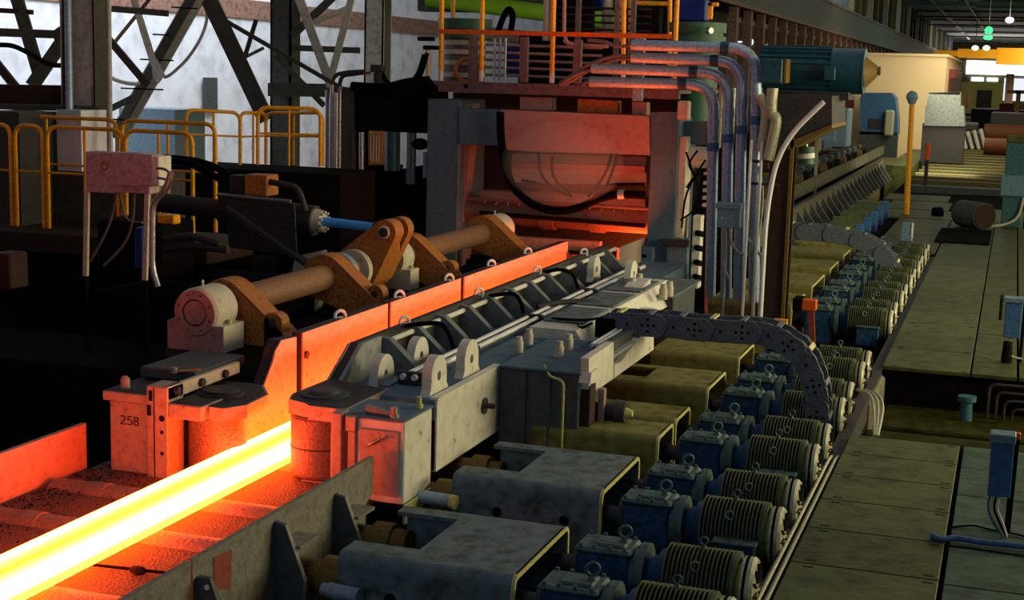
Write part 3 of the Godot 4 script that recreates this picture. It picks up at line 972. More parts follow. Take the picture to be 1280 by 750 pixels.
func build_right_guide() -> void:
	var g := thing("side_guide", "grey right side guide with a gusseted wall and a lit girder beside the hot bar", "side guide", Vector3(-6.3, 0.15, -19))
	# head box
	var hb := part(g, "head_box", Shape.new().boxes(Vector3(-6.18, 0.12, -13.9), Vector3(-5.57, 0.98, -13.16), 0.012), mats.cream_paint)
	part(hb, "top_plate", Shape.new().boxes(Vector3(-6.3, 0.98, -13.92), Vector3(-5.56, 1.0, -13.15), 0.005), mats.stand_blue)
	part(hb, "front_plate", Shape.new().boxes(Vector3(-6.05, 0.2, -13.16), Vector3(-5.62, 0.88, -13.13), 0.008), mats.guide_plate)
	part(hb, "skid_plate", Shape.new().slab([Vector3(-5.57, 0.12, -13.16), Vector3(-5.57, 0.12, -13.9), Vector3(-5.57, 0.04, -13.9), Vector3(-5.57, -0.08, -13.16)], Vector3(0.03, 0, 0)), mats.bare_edge)
	part(hb, "handle", Shape.new().tube(curve([Vector3(-5.95, 0.72, -13.1), Vector3(-5.88, 0.76, -13.04), Vector3(-5.78, 0.82, -13.04)], 4), 0.018, 8), mats.steel)
	part(hb, "post", Shape.new().boxes(Vector3(-6.36, 0.0, -13.3), Vector3(-6.24, 1.02, -13.1), 0.01), mats.guide_plate)
	part(hb, "post", Shape.new().boxes(Vector3(-6.18, 0.0, -13.25), Vector3(-6.09, 0.84, -13.12), 0.01), mats.guide_plate)
	part(hb, "block", Shape.new().boxes(Vector3(-6.2, 0.84, -13.3), Vector3(-6.08, 1.0, -13.1), 0.01), mats.guide_plate)
	part(hb, "cone_tip", Shape.new().cyl(Vector3(-6.05, 1.05, -13.3), Vector3(-5.72, 1.01, -13.28), 0.05, 0.02, 12), mats.guide_plate)
	part(hb, "bolt", Shape.new().cyl(Vector3(-5.72, 1.0, -13.24), Vector3(-5.72, 1.11, -13.24), 0.035, -1, 10).cyl(Vector3(-5.72, 1.0, -13.24), Vector3(-5.72, 1.04, -13.24), 0.05, -1, 10), mats.guide_plate)
	part(hb, "bolt", Shape.new().cyl(Vector3(-5.66, 1.0, -13.75), Vector3(-5.66, 1.12, -13.75), 0.03, -1, 10).cyl(Vector3(-5.66, 1.0, -13.75), Vector3(-5.66, 1.04, -13.75), 0.045, -1, 10), mats.bare_edge)
	# nose plates that hold the vertical roller
	var nose := arc(Vector2(-6.80, -13.75), 0.34, 60, 200, 10)
	var np := [Vector2(-6.3, -13.32), Vector2(-6.3, -14.4), Vector2(-7.12, -14.6)] + [Vector2(-7.14, -13.75), Vector2(-7.05, -13.5), Vector2(-6.85, -13.42), Vector2(-6.75, -13.4), Vector2(-6.73, -13.32)]
	var flat := Transform3D(Basis(Vector3.RIGHT, Vector3(0, 0, 1), Vector3.DOWN), Vector3(0, 0.93, 0))
	var up := part(g, "nose_plate", Shape.new().prism(np, flat, 0.15), mats.guide_plate)
	part(up, "top_skin", Shape.new().prism([Vector2(-6.32, -13.34), Vector2(-6.32, -14.4), Vector2(-7.1, -14.58), Vector2(-7.12, -13.75), Vector2(-7.03, -13.52), Vector2(-6.85, -13.44), Vector2(-6.73, -13.34)], Transform3D(flat.basis, Vector3(0, 1.007, 0)), 0.006), mats.dark_steel, "dark layer on top of the nose plate")  # dark layer makes the top darker than the plate's sides
	part(up, "cap", Shape.new().cyl(Vector3(-6.8, 1.0, -13.85), Vector3(-6.8, 1.03, -13.85), 0.27, -1, 28).cyl(Vector3(-6.8, 1.03, -13.85), Vector3(-6.8, 1.07, -13.85), 0.17, 0.16, 24), mats.gusset)
	var rl := part(g, "vertical_roller", Shape.new().lathe([Vector2(0, 0.17), Vector2(0.30, 0.17), Vector2(0.315, 0.2), Vector2(0.315, 0.80), Vector2(0.3, 0.83), Vector2(0, 0.83)], Transform3D(Basis(Vector3.RIGHT, Vector3(0, 0, 1), Vector3.UP), Vector3(-6.80, 0, -13.75)), 40), mats.roller)
	part(rl, "band", Shape.new().cyl(Vector3(-6.8, 0.48, -13.75), Vector3(-6.8, 0.495, -13.75), 0.32, -1, 40), mats.dark_steel)
	part(g, "nose_foot", Shape.new().boxes(Vector3(-6.9, 0.0, -14.5), Vector3(-6.25, 0.14, -13.5), 0.01), mats.guide_plate)
	# guide wall with its gussets
	var W := -7.1
	part(g, "wall_plate", Shape.new().slab([Vector3(W, 0.25, -14.6), Vector3(W, 1.0, -14.6), Vector3(W, 1.34, -15.15), Vector3(W, 1.34, -26.3), Vector3(W, 0.25, -26.3)], Vector3(0.09, 0, 0)), mats.guide_side)
	part(g, "end_plate", Shape.new().slab([Vector3(W + 0.09, 1.0, -14.62), Vector3(W + 0.09, 1.33, -15.16), Vector3(W + 0.09, 1.33, -15.7), Vector3(W + 0.09, 0.86, -15.7), Vector3(W + 0.09, 0.86, -14.62)], Vector3(0.05, 0, 0)), mats.grey_paint)
	part(g, "liner", Shape.new().slab([Vector3(W - 0.025, 0.22, -14.5), Vector3(W - 0.025, 1.0, -14.55), Vector3(W - 0.025, 1.33, -15.1), Vector3(W - 0.025, 1.33, -26.3), Vector3(W - 0.025, 0.22, -26.3)], Vector3(0.025, 0, 0)), mats.guide_plate)
	for k in 12:
		var z := -15.75 - k * 0.9
		part(g, "gusset", Shape.new().slab([Vector3(W + 0.09, 1.31, z), Vector3(W + 0.22, 1.29, z), Vector3(W + 0.70, 0.86, z), Vector3(W + 0.09, 0.86, z)], Vector3(0, 0, -0.13)), mats.gusset_blue)
		part(g, "spacer", Shape.new().cyl(Vector3(W + 0.14, 1.24, z - 0.07), Vector3(W + 0.14, 1.24, z - 0.9), 0.035, -1, 12), mats.cream_paint)
	for k in 4:
		var z := -16.6 - k * 2.7
		part(g, "wall_eye", eye_shape(Vector3(W + 0.05, 1.33, z), Vector3(1, 0, 0.7), 0.07), mats.white_paint)
	# deck and girder
	var deck := part(g, "deck", Shape.new().boxes(Vector3(W + 0.09, 0.76, -27), Vector3(-6.4, 0.86, -14.2)).boxes(Vector3(-6.4, 0.76, -27), Vector3(-5.66, 0.98, -14.2)), mats.stand_blue)
	part(deck, "strip", Shape.new().boxes(Vector3(-6.5, 0.98, -27), Vector3(-6.38, 1.0, -14.6)), mats.stand_blue)
	part(g, "girder", Shape.new().slab([Vector3(-5.64, 0.19, -14.22), Vector3(-5.64, 0.96, -14.22), Vector3(-5.64, 1.0, -14.26), Vector3(-5.64, 1.0, -16.3), Vector3(-5.64, 0.19, -16.3)], Vector3(-0.1, 0, 0)), mats.cream_paint)
	part(g, "girder_end", Shape.new().boxes(Vector3(-6.9, 0.2, -14.3), Vector3(-5.66, 0.9, -14.22)), mats.stand_blue)
	part(g, "girder_web", Shape.new().boxes(Vector3(-6.9, 0.3, -27), Vector3(-6.0, 0.76, -14.3)), mats.dark_steel)
	var gs := part(g, "girder_stud", Shape.new().cyl(Vector3(-5.64, 0.61, -15.71), Vector3(-5.64, 0.61, -15.71) + Vector3(0.02, 0, 0), 0.1, -1, 20), mats.gusset)
	part(gs, "bolt", Shape.new().cyl(Vector3(-5.62, 0.63, -15.65), Vector3(-5.62, 0.63, -15.65) + Vector3(0.14, 0, 0), 0.035, 0.03, 10), mats.dark_steel)
	# lugs
	var i := 0
	for c in [Vector3(-6.62, 0.86, -14.95), Vector3(-6.67, 0.86, -16.13), Vector3(-5.83, 0.98, -14.6), Vector3(-5.84, 0.98, -15.65), Vector3(-6.67, 0.98, -24.02), Vector3(-5.95, 0.98, -23.78)]:
		part(g, "lug", lug_shape(c), mats.cream_paint)
	# guide rods between the lugs
	for x in [-6.28, -6.14]:
		part(g, "slide_rod", Shape.new().cyl(Vector3(x, 1.08, -14.75), Vector3(x, 1.08, -25.5), 0.035, -1, 12), mats.bright_pipe)
	for z in [-14.8, -16.6, -19.2, -22.0, -24.8]:
		part(g, "rod_bracket", Shape.new().boxes(Vector3(-6.36, 0.98, z - 0.09), Vector3(-6.06, 1.13, z), 0.01), mats.dark_steel)
	# middle housing on the deck, towards the stand
	var mh := part(g, "middle_housing", Shape.new().slab([Vector3(-6.0, 0.98, -18.3), Vector3(-5.95, 1.12, -18.3), Vector3(-5.3, 1.12, -18.3), Vector3(-5.1, 0.8, -18.3), Vector3(-6.0, 0.8, -18.3)], Vector3(0, 0, -5.4)), mats.cream_paint)
	for z in [-18.8, -20.4, -22.0]:
		part(mh, "lid", Shape.new().boxes(Vector3(-5.92, 1.12, z - 1.3), Vector3(-5.34, 1.15, z), 0.01), mats.cover_paint)
	# cross block in front of the cylinders
	var cb := part(g, "cross_block", Shape.new().boxes(Vector3(-5.62, 0.0, -17.3), Vector3(-4.62, 0.99, -16.18), 0.015), mats.gusset)
	part(cb, "top_plate", Shape.new().boxes(Vector3(-5.62, 0.99, -18.2), Vector3(-4.6, 1.02, -16.15), 0.006), mats.stand_blue)
	part(cb, "nose", Shape.new().slab([Vector3(-4.62, 1.02, -16.5), Vector3(-4.62, 1.02, -16.2), Vector3(-4.62, 0.9, -16.15), Vector3(-4.62, 0.85, -16.5)], Vector3(0.14, 0, 0)), mats.cream_paint)
	for p in [Vector3(-5.67, 1.02, -17.03), Vector3(-5.73, 1.02, -17.61), Vector3(-5.12, 1.02, -16.97), Vector3(-5.15, 1.02, -17.48)]:
		part(cb, "bolt_stack", Shape.new().cyl(p, p + Vector3(0, 0.14, 0), 0.06, -1, 12).cyl(p + Vector3(0, 0.14, 0), p + Vector3(0, 0.2, 0), 0.045, -1, 6), mats.bearing_paint)
	for x in [-5.3, -5.0]:
		part(cb, "stiffener", Shape.new().boxes(Vector3(x, 0.02, -16.18), Vector3(x + 0.03, 0.97, -16.14)), mats.gusset)
	part(cb, "rail", Shape.new().boxes(Vector3(-4.62, -0.1, -16.5), Vector3(-4.5, 0.85, -16.25), 0.01), mats.rust_beam)
	part(cb, "rail", Shape.new().boxes(Vector3(-4.5, 0.05, -16.7), Vector3(-4.42, 0.75, -16.6), 0.01), mats.stand_beam)
	for p in [[Vector3(-4.6, 1.23, -14.83), Vector3(-4.6, 1.14, -15.31), Vector3(-4.6, 0.29, -15.41)]]:
		part(cb, "oil_pipe", Shape.new().tube(bend([Vector3(-5.1, 1.04, -16.3), Vector3(-4.95, 0.95, -16.08), Vector3(-4.78, 0.92, -16.08), Vector3(-4.78, 0.0, -16.08)], 0.08), 0.015, 8), mats.bare_edge)
	part(cb, "screw_jack", Shape.new().cyl(Vector3(-4.62, 0.45, -16.75), Vector3(-4.25, 0.45, -16.75), 0.1, -1, 16).cyl(Vector3(-4.3, 0.45, -16.75), Vector3(-4.18, 0.45, -16.75), 0.16, 0.13, 16), mats.dark_steel)
	part(cb, "jack_end", Shape.new().cyl(Vector3(-4.18, 0.45, -16.75), Vector3(-4.1, 0.45, -16.75), 0.07, 0.04, 12), mats.bare_edge)
	part(cb, "jack_bracket", Shape.new().slab([Vector3(-4.55, 0.2, -16.9), Vector3(-4.3, 0.1, -16.9), Vector3(-4.3, -0.4, -16.9), Vector3(-4.55, -0.4, -16.9)], Vector3(0, 0, 0.04)), mats.stand_beam)
	# arm with a stepped lower edge: a recessed web, a plate at its near end and a slanting flange
	var A := -4.52
	part(g, "arm_web", Shape.new().slab([Vector3(-4.6, 1.13, -16.48), Vector3(-4.6, 1.15, -17.63), Vector3(-4.6, 1.12, -19.76), Vector3(-4.6, 0.74, -19.83), Vector3(-4.6, 0.74, -17.77), Vector3(-4.6, 0.76, -16.53)], Vector3(-0.08, 0, 0)), mats.gusset)
	part(g, "arm_plate", Shape.new().slab([Vector3(-4.52, 1.19, -16.2), Vector3(-4.52, 1.2, -17.32), Vector3(-4.52, 0.72, -17.39), Vector3(-4.52, 0.73, -16.26)], Vector3(-0.1, 0, 0)), mats.cream_paint)
	part(g, "arm_flange", Shape.new().slab([Vector3(-4.52, 0.9, -17.4), Vector3(-4.52, 0.87, -17.73), Vector3(-4.52, 1.04, -18.71), Vector3(-4.52, 1.22, -18.68), Vector3(-4.52, 1.18, -19.46), Vector3(-4.52, 0.72, -19.55), Vector3(-4.52, 0.72, -17.43)], Vector3(-0.1, 0, 0)), mats.cream_paint)
	part(g, "arm_top", Shape.new().boxes(Vector3(A - 0.55, 0.98, -18.5), Vector3(A, 1.02, -17.35), 0.006), mats.grey_paint)
	for x in [-4.85, -4.78]:
		part(g, "slide_rod", Shape.new().cyl(Vector3(x, 1.1, -17.5), Vector3(x, 1.1, -19.2), 0.03, -1, 12), mats.bright_pipe)
	# second cross block by the stand
	var c2 := part(g, "rear_block", Shape.new().boxes(Vector3(-5.6, 0.1, -24.6), Vector3(-5.0, 0.98, -22.9), 0.015), mats.gusset)
	part(c2, "top_plate", Shape.new().boxes(Vector3(-5.7, 0.98, -24.8), Vector3(-4.95, 1.01, -22.6), 0.006), mats.cover_paint)
	for p in [Vector3(-5.65, 1.01, -22.71), Vector3(-5.68, 1.01, -23.29), Vector3(-5.04, 1.01, -22.29), Vector3(-5.03, 1.01, -22.67)]:
		part(c2, "bolt_stack", Shape.new().cyl(p, p + Vector3(0, 0.16, 0), 0.07, -1, 12).cyl(p + Vector3(0, 0.16, 0), p + Vector3(0, 0.24, 0), 0.055, -1, 12), mats.bearing_paint)
	part(c2, "side_plate", Shape.new().slab([Vector3(-5.4, 1.11, -22.12), Vector3(-5.4, 1.24, -22.9), Vector3(-5.4, 1.07, -22.98), Vector3(-5.4, 0.99, -22.24)], Vector3(-0.3, 0, 0)), mats.cream_paint)
	part(c2, "step", Shape.new().slab([Vector3(-5, 0.97, -20.89), Vector3(-5, 0.98, -21.55), Vector3(-5, 0.84, -21.58), Vector3(-5, 0.9, -21.05)], Vector3(-0.4, 0, 0)), mats.cream_paint)
	# hoses
	for h in [[Vector3(-7.1, 1.3, -16.58), Vector3(-6.57, 1.4, -16.48), Vector3(-6.42, 1.3, -16.49), Vector3(-6.42, 1.05, -16.71)], [Vector3(-6.95, 1.3, -19.48), Vector3(-6.57, 1.38, -19.36), Vector3(-6.42, 1.3, -19.28), Vector3(-6.49, 1.05, -19.68)], [Vector3(-7.03, 1.3, -22.32), Vector3(-6.72, 1.38, -22.16), Vector3(-6.54, 1.3, -22.28), Vector3(-6.51, 1.05, -22.51)]]:
		part(g, "hose", Shape.new().tube(curve(h, 6), 0.03, 8), mats.rubber)
	part(g, "hose", Shape.new().tube(curve([Vector3(-6.4, 1.1, -20.04), Vector3(-6.14, 1.15, -20.33), Vector3(-5.79, 1.15, -20.6), Vector3(-5.56, 1.1, -20.66), Vector3(-5.22, 1.05, -19.74)], 6), 0.042, 10), mats.dark_steel)
	for h in [[Vector3(-5.83, 1.15, -18.92), Vector3(-5.36, 1.2, -18.69), Vector3(-5.25, 1.15, -19.23)], [Vector3(-4.99, 1.15, -18.86), Vector3(-4.8, 1.2, -19.36), Vector3(-4.71, 1.1, -19.69)], [Vector3(-5.5, 1.1, -18.98), Vector3(-5.3, 1.12, -18.54), Vector3(-5.22, 1.15, -18.8)]]:
		part(g, "cable", Shape.new().tube(curve(h, 5), 0.02, 6), mats.rubber)
	part(g, "cable_clamp", Shape.new().box(Vector3(-5, 1.1, -18.82), Vector3(0.3, 0.3, 0.3), 0.04), mats.rubber)


func build_left_guide() -> void:
	var g := thing("side_guide", "orange-lit left side guide with a long red-hot coloured wall and numbered head box", "side guide", Vector3(-8.5, 0.1, -19))
	var W := -7.86
	# wall in four lengths, joints open
	part(g, "wall_plate", Shape.new().slab([Vector3(-7.86, 0.87, -14.45), Vector3(-7.86, 1.14, -14.68), Vector3(-7.86, 1.25, -14.74), Vector3(W, 1.34, Vector3(-7.86, 1.3, -14.87).z), Vector3(-7.86, 1.32, -15.25), Vector3(W, 0.2, Vector3(-7.86, 1.32, -15.25).z), Vector3(W, 0.2, -13.4), Vector3(W, 0.75, -13.4)], Vector3(-0.02, 0, 0)), mats.guide_plate)
	part(g, "wall_back", Shape.new().slab([Vector3(-7.88, 0.85, -14.51) + Vector3(0, 0, 0.01), Vector3(-7.88, 1.13, -14.74) + Vector3(0, 0, 0.01), Vector3(-7.88, 1.24, -14.79) + Vector3(0, 0, 0.01), Vector3(W - 0.02, 1.34, Vector3(-7.86, 1.3, -14.87).z), Vector3(-7.88, 1.31, -15.29), Vector3(W - 0.02, 0.2, Vector3(-7.86, 1.32, -15.25).z), Vector3(W - 0.02, 0.2, -13.4), Vector3(W - 0.02, 0.75, -13.4)], Vector3(-0.16, 0, 0)), mats.dark_steel)
	var joints := [Vector3(-7.86, 1.33, -15.42).z, Vector3(-7.86, 1.31, -17.93).z, Vector3(-7.86, 1.32, -18.04).z, Vector3(-7.86, 1.29, -20.7).z, Vector3(-7.86, 1.29, -20.87).z, -26.4]
	for i in 3:
		var z0: float = joints[i * 2]
		var z1: float = joints[i * 2 + 1]
		part(g, "wall_plate", Shape.new().slab([Vector3(W, 0.2, z0), Vector3(W, 1.34, z0), Vector3(W, 1.34, z1), Vector3(W, 0.2, z1)], Vector3(-0.02, 0, 0)), mats.guide_plate)
		part(g, "wall_back", Shape.new().slab([Vector3(W - 0.02, 0.2, z0), Vector3(W - 0.02, 1.34, z0), Vector3(W - 0.02, 1.34, z1), Vector3(W - 0.02, 0.2, z1)], Vector3(-0.13, 0, 0)), mats.dark_steel)
		part(g, "joint_strip", Shape.new().boxes(Vector3(W - 0.16, 0.2, z0 + 0.5), Vector3(W - 0.13, 1.2, z0 - 0.2)), mats.black_steel)
	part(g, "bolt", Shape.new().cyl(Vector3(-7.86, 1.06, -15.49), Vector3(-7.86, 1.06, -15.49) + Vector3(0.03, 0, 0), 0.045, -1, 10), mats.dark_steel)
	for k in 5:
		part(g, "wall_eye", eye_shape(Vector3(W - 0.08, 1.33, -16.6 - k * 1.9), Vector3(1, 0, 0.7), 0.075), mats.white_paint)
	part(g, "deck", Shape.new().boxes(Vector3(-9.4, 0.86, -27), Vector3(W - 0.12, 0.95, -14.6)), mats.black_steel)
	part(g, "deck_web", Shape.new().boxes(Vector3(-9.3, -0.2, -27), Vector3(-8.2, 0.86, -15.0)), mats.black_steel)
	# head box with a stamped number
	var hb := part(g, "head_box", Shape.new().boxes(Vector3(-8.96, 0.12, -13.95), Vector3(-8.42, 0.9, -13.05), 0.012), mats.guide_plate)
	part(hb, "rim", Shape.new().boxes(Vector3(-9.03, 0.9, -14.0), Vector3(-8.45, 1.0, -13.02), 0.01), mats.guide_plate)
	part(hb, "foot", Shape.new().boxes(Vector3(-8.95, -0.1, -13.6), Vector3(-8.3, 0.1, -13.0), 0.01), mats.guide_plate)
	part(hb, "foot", Shape.new().boxes(Vector3(-8.95, -0.02, -13.0), Vector3(-8.38, 0.03, -12.95)), mats.dark_steel)
	var tm := TextMesh.new()
	tm.text = "258"
	tm.font_size = 24
	tm.pixel_size = 0.006
	tm.depth = 0.006
	var num := MeshInstance3D.new()
	num.name = "stamped_number"
	num.mesh = tm
	num.set_surface_override_material(0, mats.ink)
	num.position = Vector3(-8.71, 0.70, -13.048) - origin_of(hb)
	hb.add_child(num, true)
	part(hb, "bolt", Shape.new().cyl(Vector3(-8.86, 1.0, -13.2), Vector3(-8.86, 1.12, -13.2), 0.05, -1, 12).cyl(Vector3(-8.86, 1.1, -13.2), Vector3(-8.86, 1.14, -13.2), 0.03, -1, 6), mats.guide_plate)
	part(hb, "top_skin", Shape.new().boxes(Vector3(-9.02, 1.0, -13.99), Vector3(-8.46, 1.006, -13.04)), mats.dark_steel, "dark layer on top of the lid")  # dark layer, top darker than the box below
	var ps := part(hb, "post", Shape.new().boxes(Vector3(-8.46, 0.1, -13.3), Vector3(-8.2, 1.12, -12.98), 0.012), mats.guide_plate)
	part(ps, "seam", Shape.new().boxes(Vector3(-8.37, 0.12, -12.99), Vector3(-8.355, 1.1, -12.976)), mats.dark_steel)
	for y in [0.78, 0.63, 0.4]:
		part(ps, "hole", Shape.new().cyl(Vector3(-8.27, y, -12.99), Vector3(-8.27, y, -12.975), 0.035 if y > 0.7 else 0.022, -1, 14), mats.chain_hole)
	for p in [Vector3(-8.40, 1.02, -12.97), Vector3(-8.42, 0.86, -12.97)]:
		part(ps, "notch", Shape.new().boxes(p - Vector3(0.02, 0.06, 0.01), p + Vector3(0.02, 0.05, 0.005)), mats.chain_hole)
	# side bar running back from the post
	part(g, "side_bar", Shape.new().slab([Vector3(-8.2, 1.12, -13.0), Vector3(-8.2, 1.12, -14.5), Vector3(-8.2, 1.0, -14.5), Vector3(-8.2, 0.98, -13.0)], Vector3(-0.06, 0, 0)), mats.bearing_paint)
	for z in [-13.15, -13.65, -14.15]:
		part(g, "nut", Shape.new().cyl(Vector3(-8.2, 1.05, z), Vector3(-8.16, 1.05, z), 0.05, -1, 6), mats.dark_steel)
	part(g, "top_tray", Shape.new().boxes(Vector3(-9.0, 1.02, -14.8), Vector3(-8.3, 1.14, -13.7), 0.01), mats.gusset)
	part(g, "pin", Shape.new().cyl(Vector3(-8.49, 1.14, -13.58), Vector3(-8.49, 1.14, -13.58) + Vector3(0, 0.06, 0), 0.035, -1, 10), mats.guide_plate)
	part(g, "thin_rod", Shape.new().cyl(Vector3(-8.42, 1.18, -13.49), Vector3(-8.22, 1.18, -13.69), 0.012, -1, 8), mats.lever_brown)
	# nose plates and vertical roller
	var flat := Transform3D(Basis(Vector3.RIGHT, Vector3(0, 0, 1), Vector3.DOWN), Vector3(0, 0.86, 0))
	part(g, "nose_block", Shape.new().boxes(Vector3(-8.2, 0.79, -13.6), Vector3(-7.8, 0.95, -12.99), 0.012), mats.guide_plate)
	var np := [Vector2(-7.77, -13.1), Vector2(-7.6, -13.1), Vector2(-7.46, -13.35), Vector2(-7.5, -13.9), Vector2(-7.78, -14.3), Vector2(-8.3, -14.3), Vector2(-8.3, -13.3), Vector2(-7.77, -13.3)]
	var up := part(g, "nose_plate", Shape.new().prism(np, flat, 0.14), mats.guide_plate)
	part(up, "top_skin", Shape.new().prism([Vector2(-7.79, -13.13), Vector2(-7.62, -13.13), Vector2(-7.49, -13.36), Vector2(-7.53, -13.88), Vector2(-7.8, -14.28), Vector2(-8.3, -14.28), Vector2(-8.3, -13.3)], Transform3D(flat.basis, Vector3(0, 0.932, 0)), 0.006), mats.dark_steel, "dark layer on top of the nose plate")  # dark layer over the plate's top only
	part(g, "top_skin", Shape.new().boxes(Vector3(-8.19, 0.95, -13.6), Vector3(-7.81, 0.954, -13.01)), mats.dark_steel, "dark layer on top of the nose block")  # dark layer over the block's top only
	part(up, "cap", Shape.new().cyl(Vector3(-7.95, 0.93, -13.65), Vector3(-7.95, 0.97, -13.65), 0.26, -1, 28).cyl(Vector3(-7.95, 0.97, -13.65), Vector3(-7.95, 1.0, -13.65), 0.2, -1, 28), mats.dark_steel)
	part(g, "vertical_roller", Shape.new().lathe([Vector2(0, 0.16), Vector2(0.30, 0.16), Vector2(0.315, 0.19), Vector2(0.315, 0.76), Vector2(0.3, 0.79), Vector2(0, 0.79)], Transform3D(Basis(Vector3.RIGHT, Vector3(0, 0, 1), Vector3.UP), Vector3(-7.9, 0, -13.5)), 40), mats.roller)
	part(g, "nose_foot", Shape.new().boxes(Vector3(-8.3, 0.02, -14.3), Vector3(-7.8, 0.14, -13.2), 0.01), mats.guide_plate)
	part(g, "inner_box", Shape.new().boxes(Vector3(-8.9, 0.1, -14.6), Vector3(-8.0, 0.86, -13.9)), mats.guide_plate)
	# hoses lying on the deck
	for h in [[Vector3(-8.77, 1.05, -17.71), Vector3(-8.43, 1.1, -18), Vector3(-8.5, 1.05, -19.24)], [Vector3(-9.19, 1.05, -17.92), Vector3(-8.98, 1.1, -18), Vector3(-8.74, 1.05, -18.02)]]:
		part(g, "hose", Shape.new().tube(curve(h, 5), 0.03, 8), mats.rubber)


# ---------------------------------------------------------------- cross shaft with its levers

const SX := -9.45
const SY := 1.43


func lever_poly(tip: Vector2, r: float, tip_r: float) -> Array:
	# hub circle at the shaft and a smaller round end, joined by tangents (in x, y)
	var c := Vector2(SX, SY)
	var d := (tip - c)
	var base := rad_to_deg(d.angle())
	var spread := rad_to_deg(acos((r - tip_r) / d.length()))
	return arc(c, r, base + spread, base + 360.0 - spread, 18) + arc(tip, tip_r, base - spread, base + spread, 10)


func lever(called_at: float, z0: float, z1: float, tip: Vector2, tip_r: float, r: float, m: Material) -> Shape:
	return Shape.new().prism(lever_poly(tip, r, tip_r), Transform3D(Basis(), Vector3(0, 0, (z0 + z1) * 0.5)), absf(z1 - z0))


func bearing(z0: float, z1: float, label: String, face: Material) -> void:
	var o := thing("shaft_bearing", label, "bearing", Vector3(SX, 0.84, (z0 + z1) * 0.5), "bearings of the cross shaft")
	var zc := (z0 + z1) * 0.5
	part(o, "housing", Shape.new().cyl(Vector3(SX, SY, z0 - 0.03), Vector3(SX, SY, z1), 0.31, -1, 36).cyl(Vector3(SX, SY, z0 - 0.03), Vector3(SX, SY, z0), 0.31, 0.29, 36), mats.bearing_paint)
	var cap := part(o, "end_cap", Shape.new().lathe([Vector2(0.17, 0), Vector2(0.285, 0), Vector2(0.29, 0.01), Vector2(0.29, 0.05)], Transform3D(Basis(Vector3.LEFT, Vector3.UP, Vector3.FORWARD), Vector3(SX, SY, z0 + 0.035)), 36), face)
	part(cap, "disc", Shape.new().cyl(Vector3(SX, SY, z0 - 0.02), Vector3(SX, SY, z0 + 0.03), 0.155, 0.15, 30), face)
	part(cap, "groove", Shape.new().cyl(Vector3(SX, SY, z0 - 0.02), Vector3(SX, SY, z0 + 0.006), 0.175, -1, 30), mats.chain_hole)
	var bolts := Shape.new()
	for k in 8:
		var a := TAU * (k + 0.5) / 8
		bolts.cyl(Vector3(SX + 0.235 * cos(a), SY + 0.235 * sin(a), z0), Vector3(SX + 0.235 * cos(a), SY + 0.235 * sin(a), z0 + 0.045), 0.013, -1, 8)
	part(cap, "bolts", bolts, mats.dark_steel)
	part(o, "pedestal", Shape.new().slab([Vector3(SX - 0.4, 0.95, z0 + 0.01), Vector3(SX + 0.4, 0.95, z0 + 0.01), Vector3(SX + 0.4, 1.28, z0 + 0.01), Vector3(SX + 0.22, 1.28, z0 + 0.01), Vector3(SX + 0.18, 1.22, z0 + 0.01), Vector3(SX - 0.18, 1.22, z0 + 0.01), Vector3(SX - 0.26, 1.36, z0 + 0.01), Vector3(SX - 0.4, 1.3, z0 + 0.01)], Vector3(0, 0, z1 - z0)), mats.bearing_paint)
	part(o, "front_plate", Shape.new().slab([Vector3(SX - 0.395, 0.955, z0 + 0.01), Vector3(SX + 0.395, 0.955, z0 + 0.01), Vector3(SX + 0.395, 1.275, z0 + 0.01), Vector3(SX + 0.22, 1.275, z0 + 0.01), Vector3(SX + 0.18, 1.215, z0 + 0.01), Vector3(SX - 0.18, 1.215, z0 + 0.01), Vector3(SX - 0.26, 1.355, z0 + 0.01), Vector3(SX - 0.395, 1.295, z0 + 0.01)], Vector3(0, 0, 0.008)), face)  # thin layer, pedestal front coloured apart from its sides
	part(o, "foot", Shape.new().boxes(Vector3(SX - 0.42, 0.84, z1 - 0.02), Vector3(SX + 0.42, 0.95, z0 + 0.03), 0.01), mats.dark_steel)
	part(o, "bolt", Shape.new().cyl(Vector3(SX + 0.33, 1.28, zc), Vector3(SX + 0.33, 1.33, zc), 0.035, -1, 6), mats.bare_edge)
	part(o, "grease_nipple", Shape.new().cyl(Vector3(SX, SY + 0.3, zc + 0.08), Vector3(SX, SY + 0.36, zc + 0.08), 0.018, 0.012, 8).cyl(Vector3(SX, SY + 0.36, zc + 0.08), Vector3(SX, SY + 0.39, zc + 0.08), 0.022, 0.008, 8), mats.white_paint)
	part(o, "plinth", Shape.new().boxes(Vector3(SX - 0.5, -1.3, z1 - 0.1), Vector3(SX + 0.5, 0.84, z0 + 0.06)), mats.black_steel)


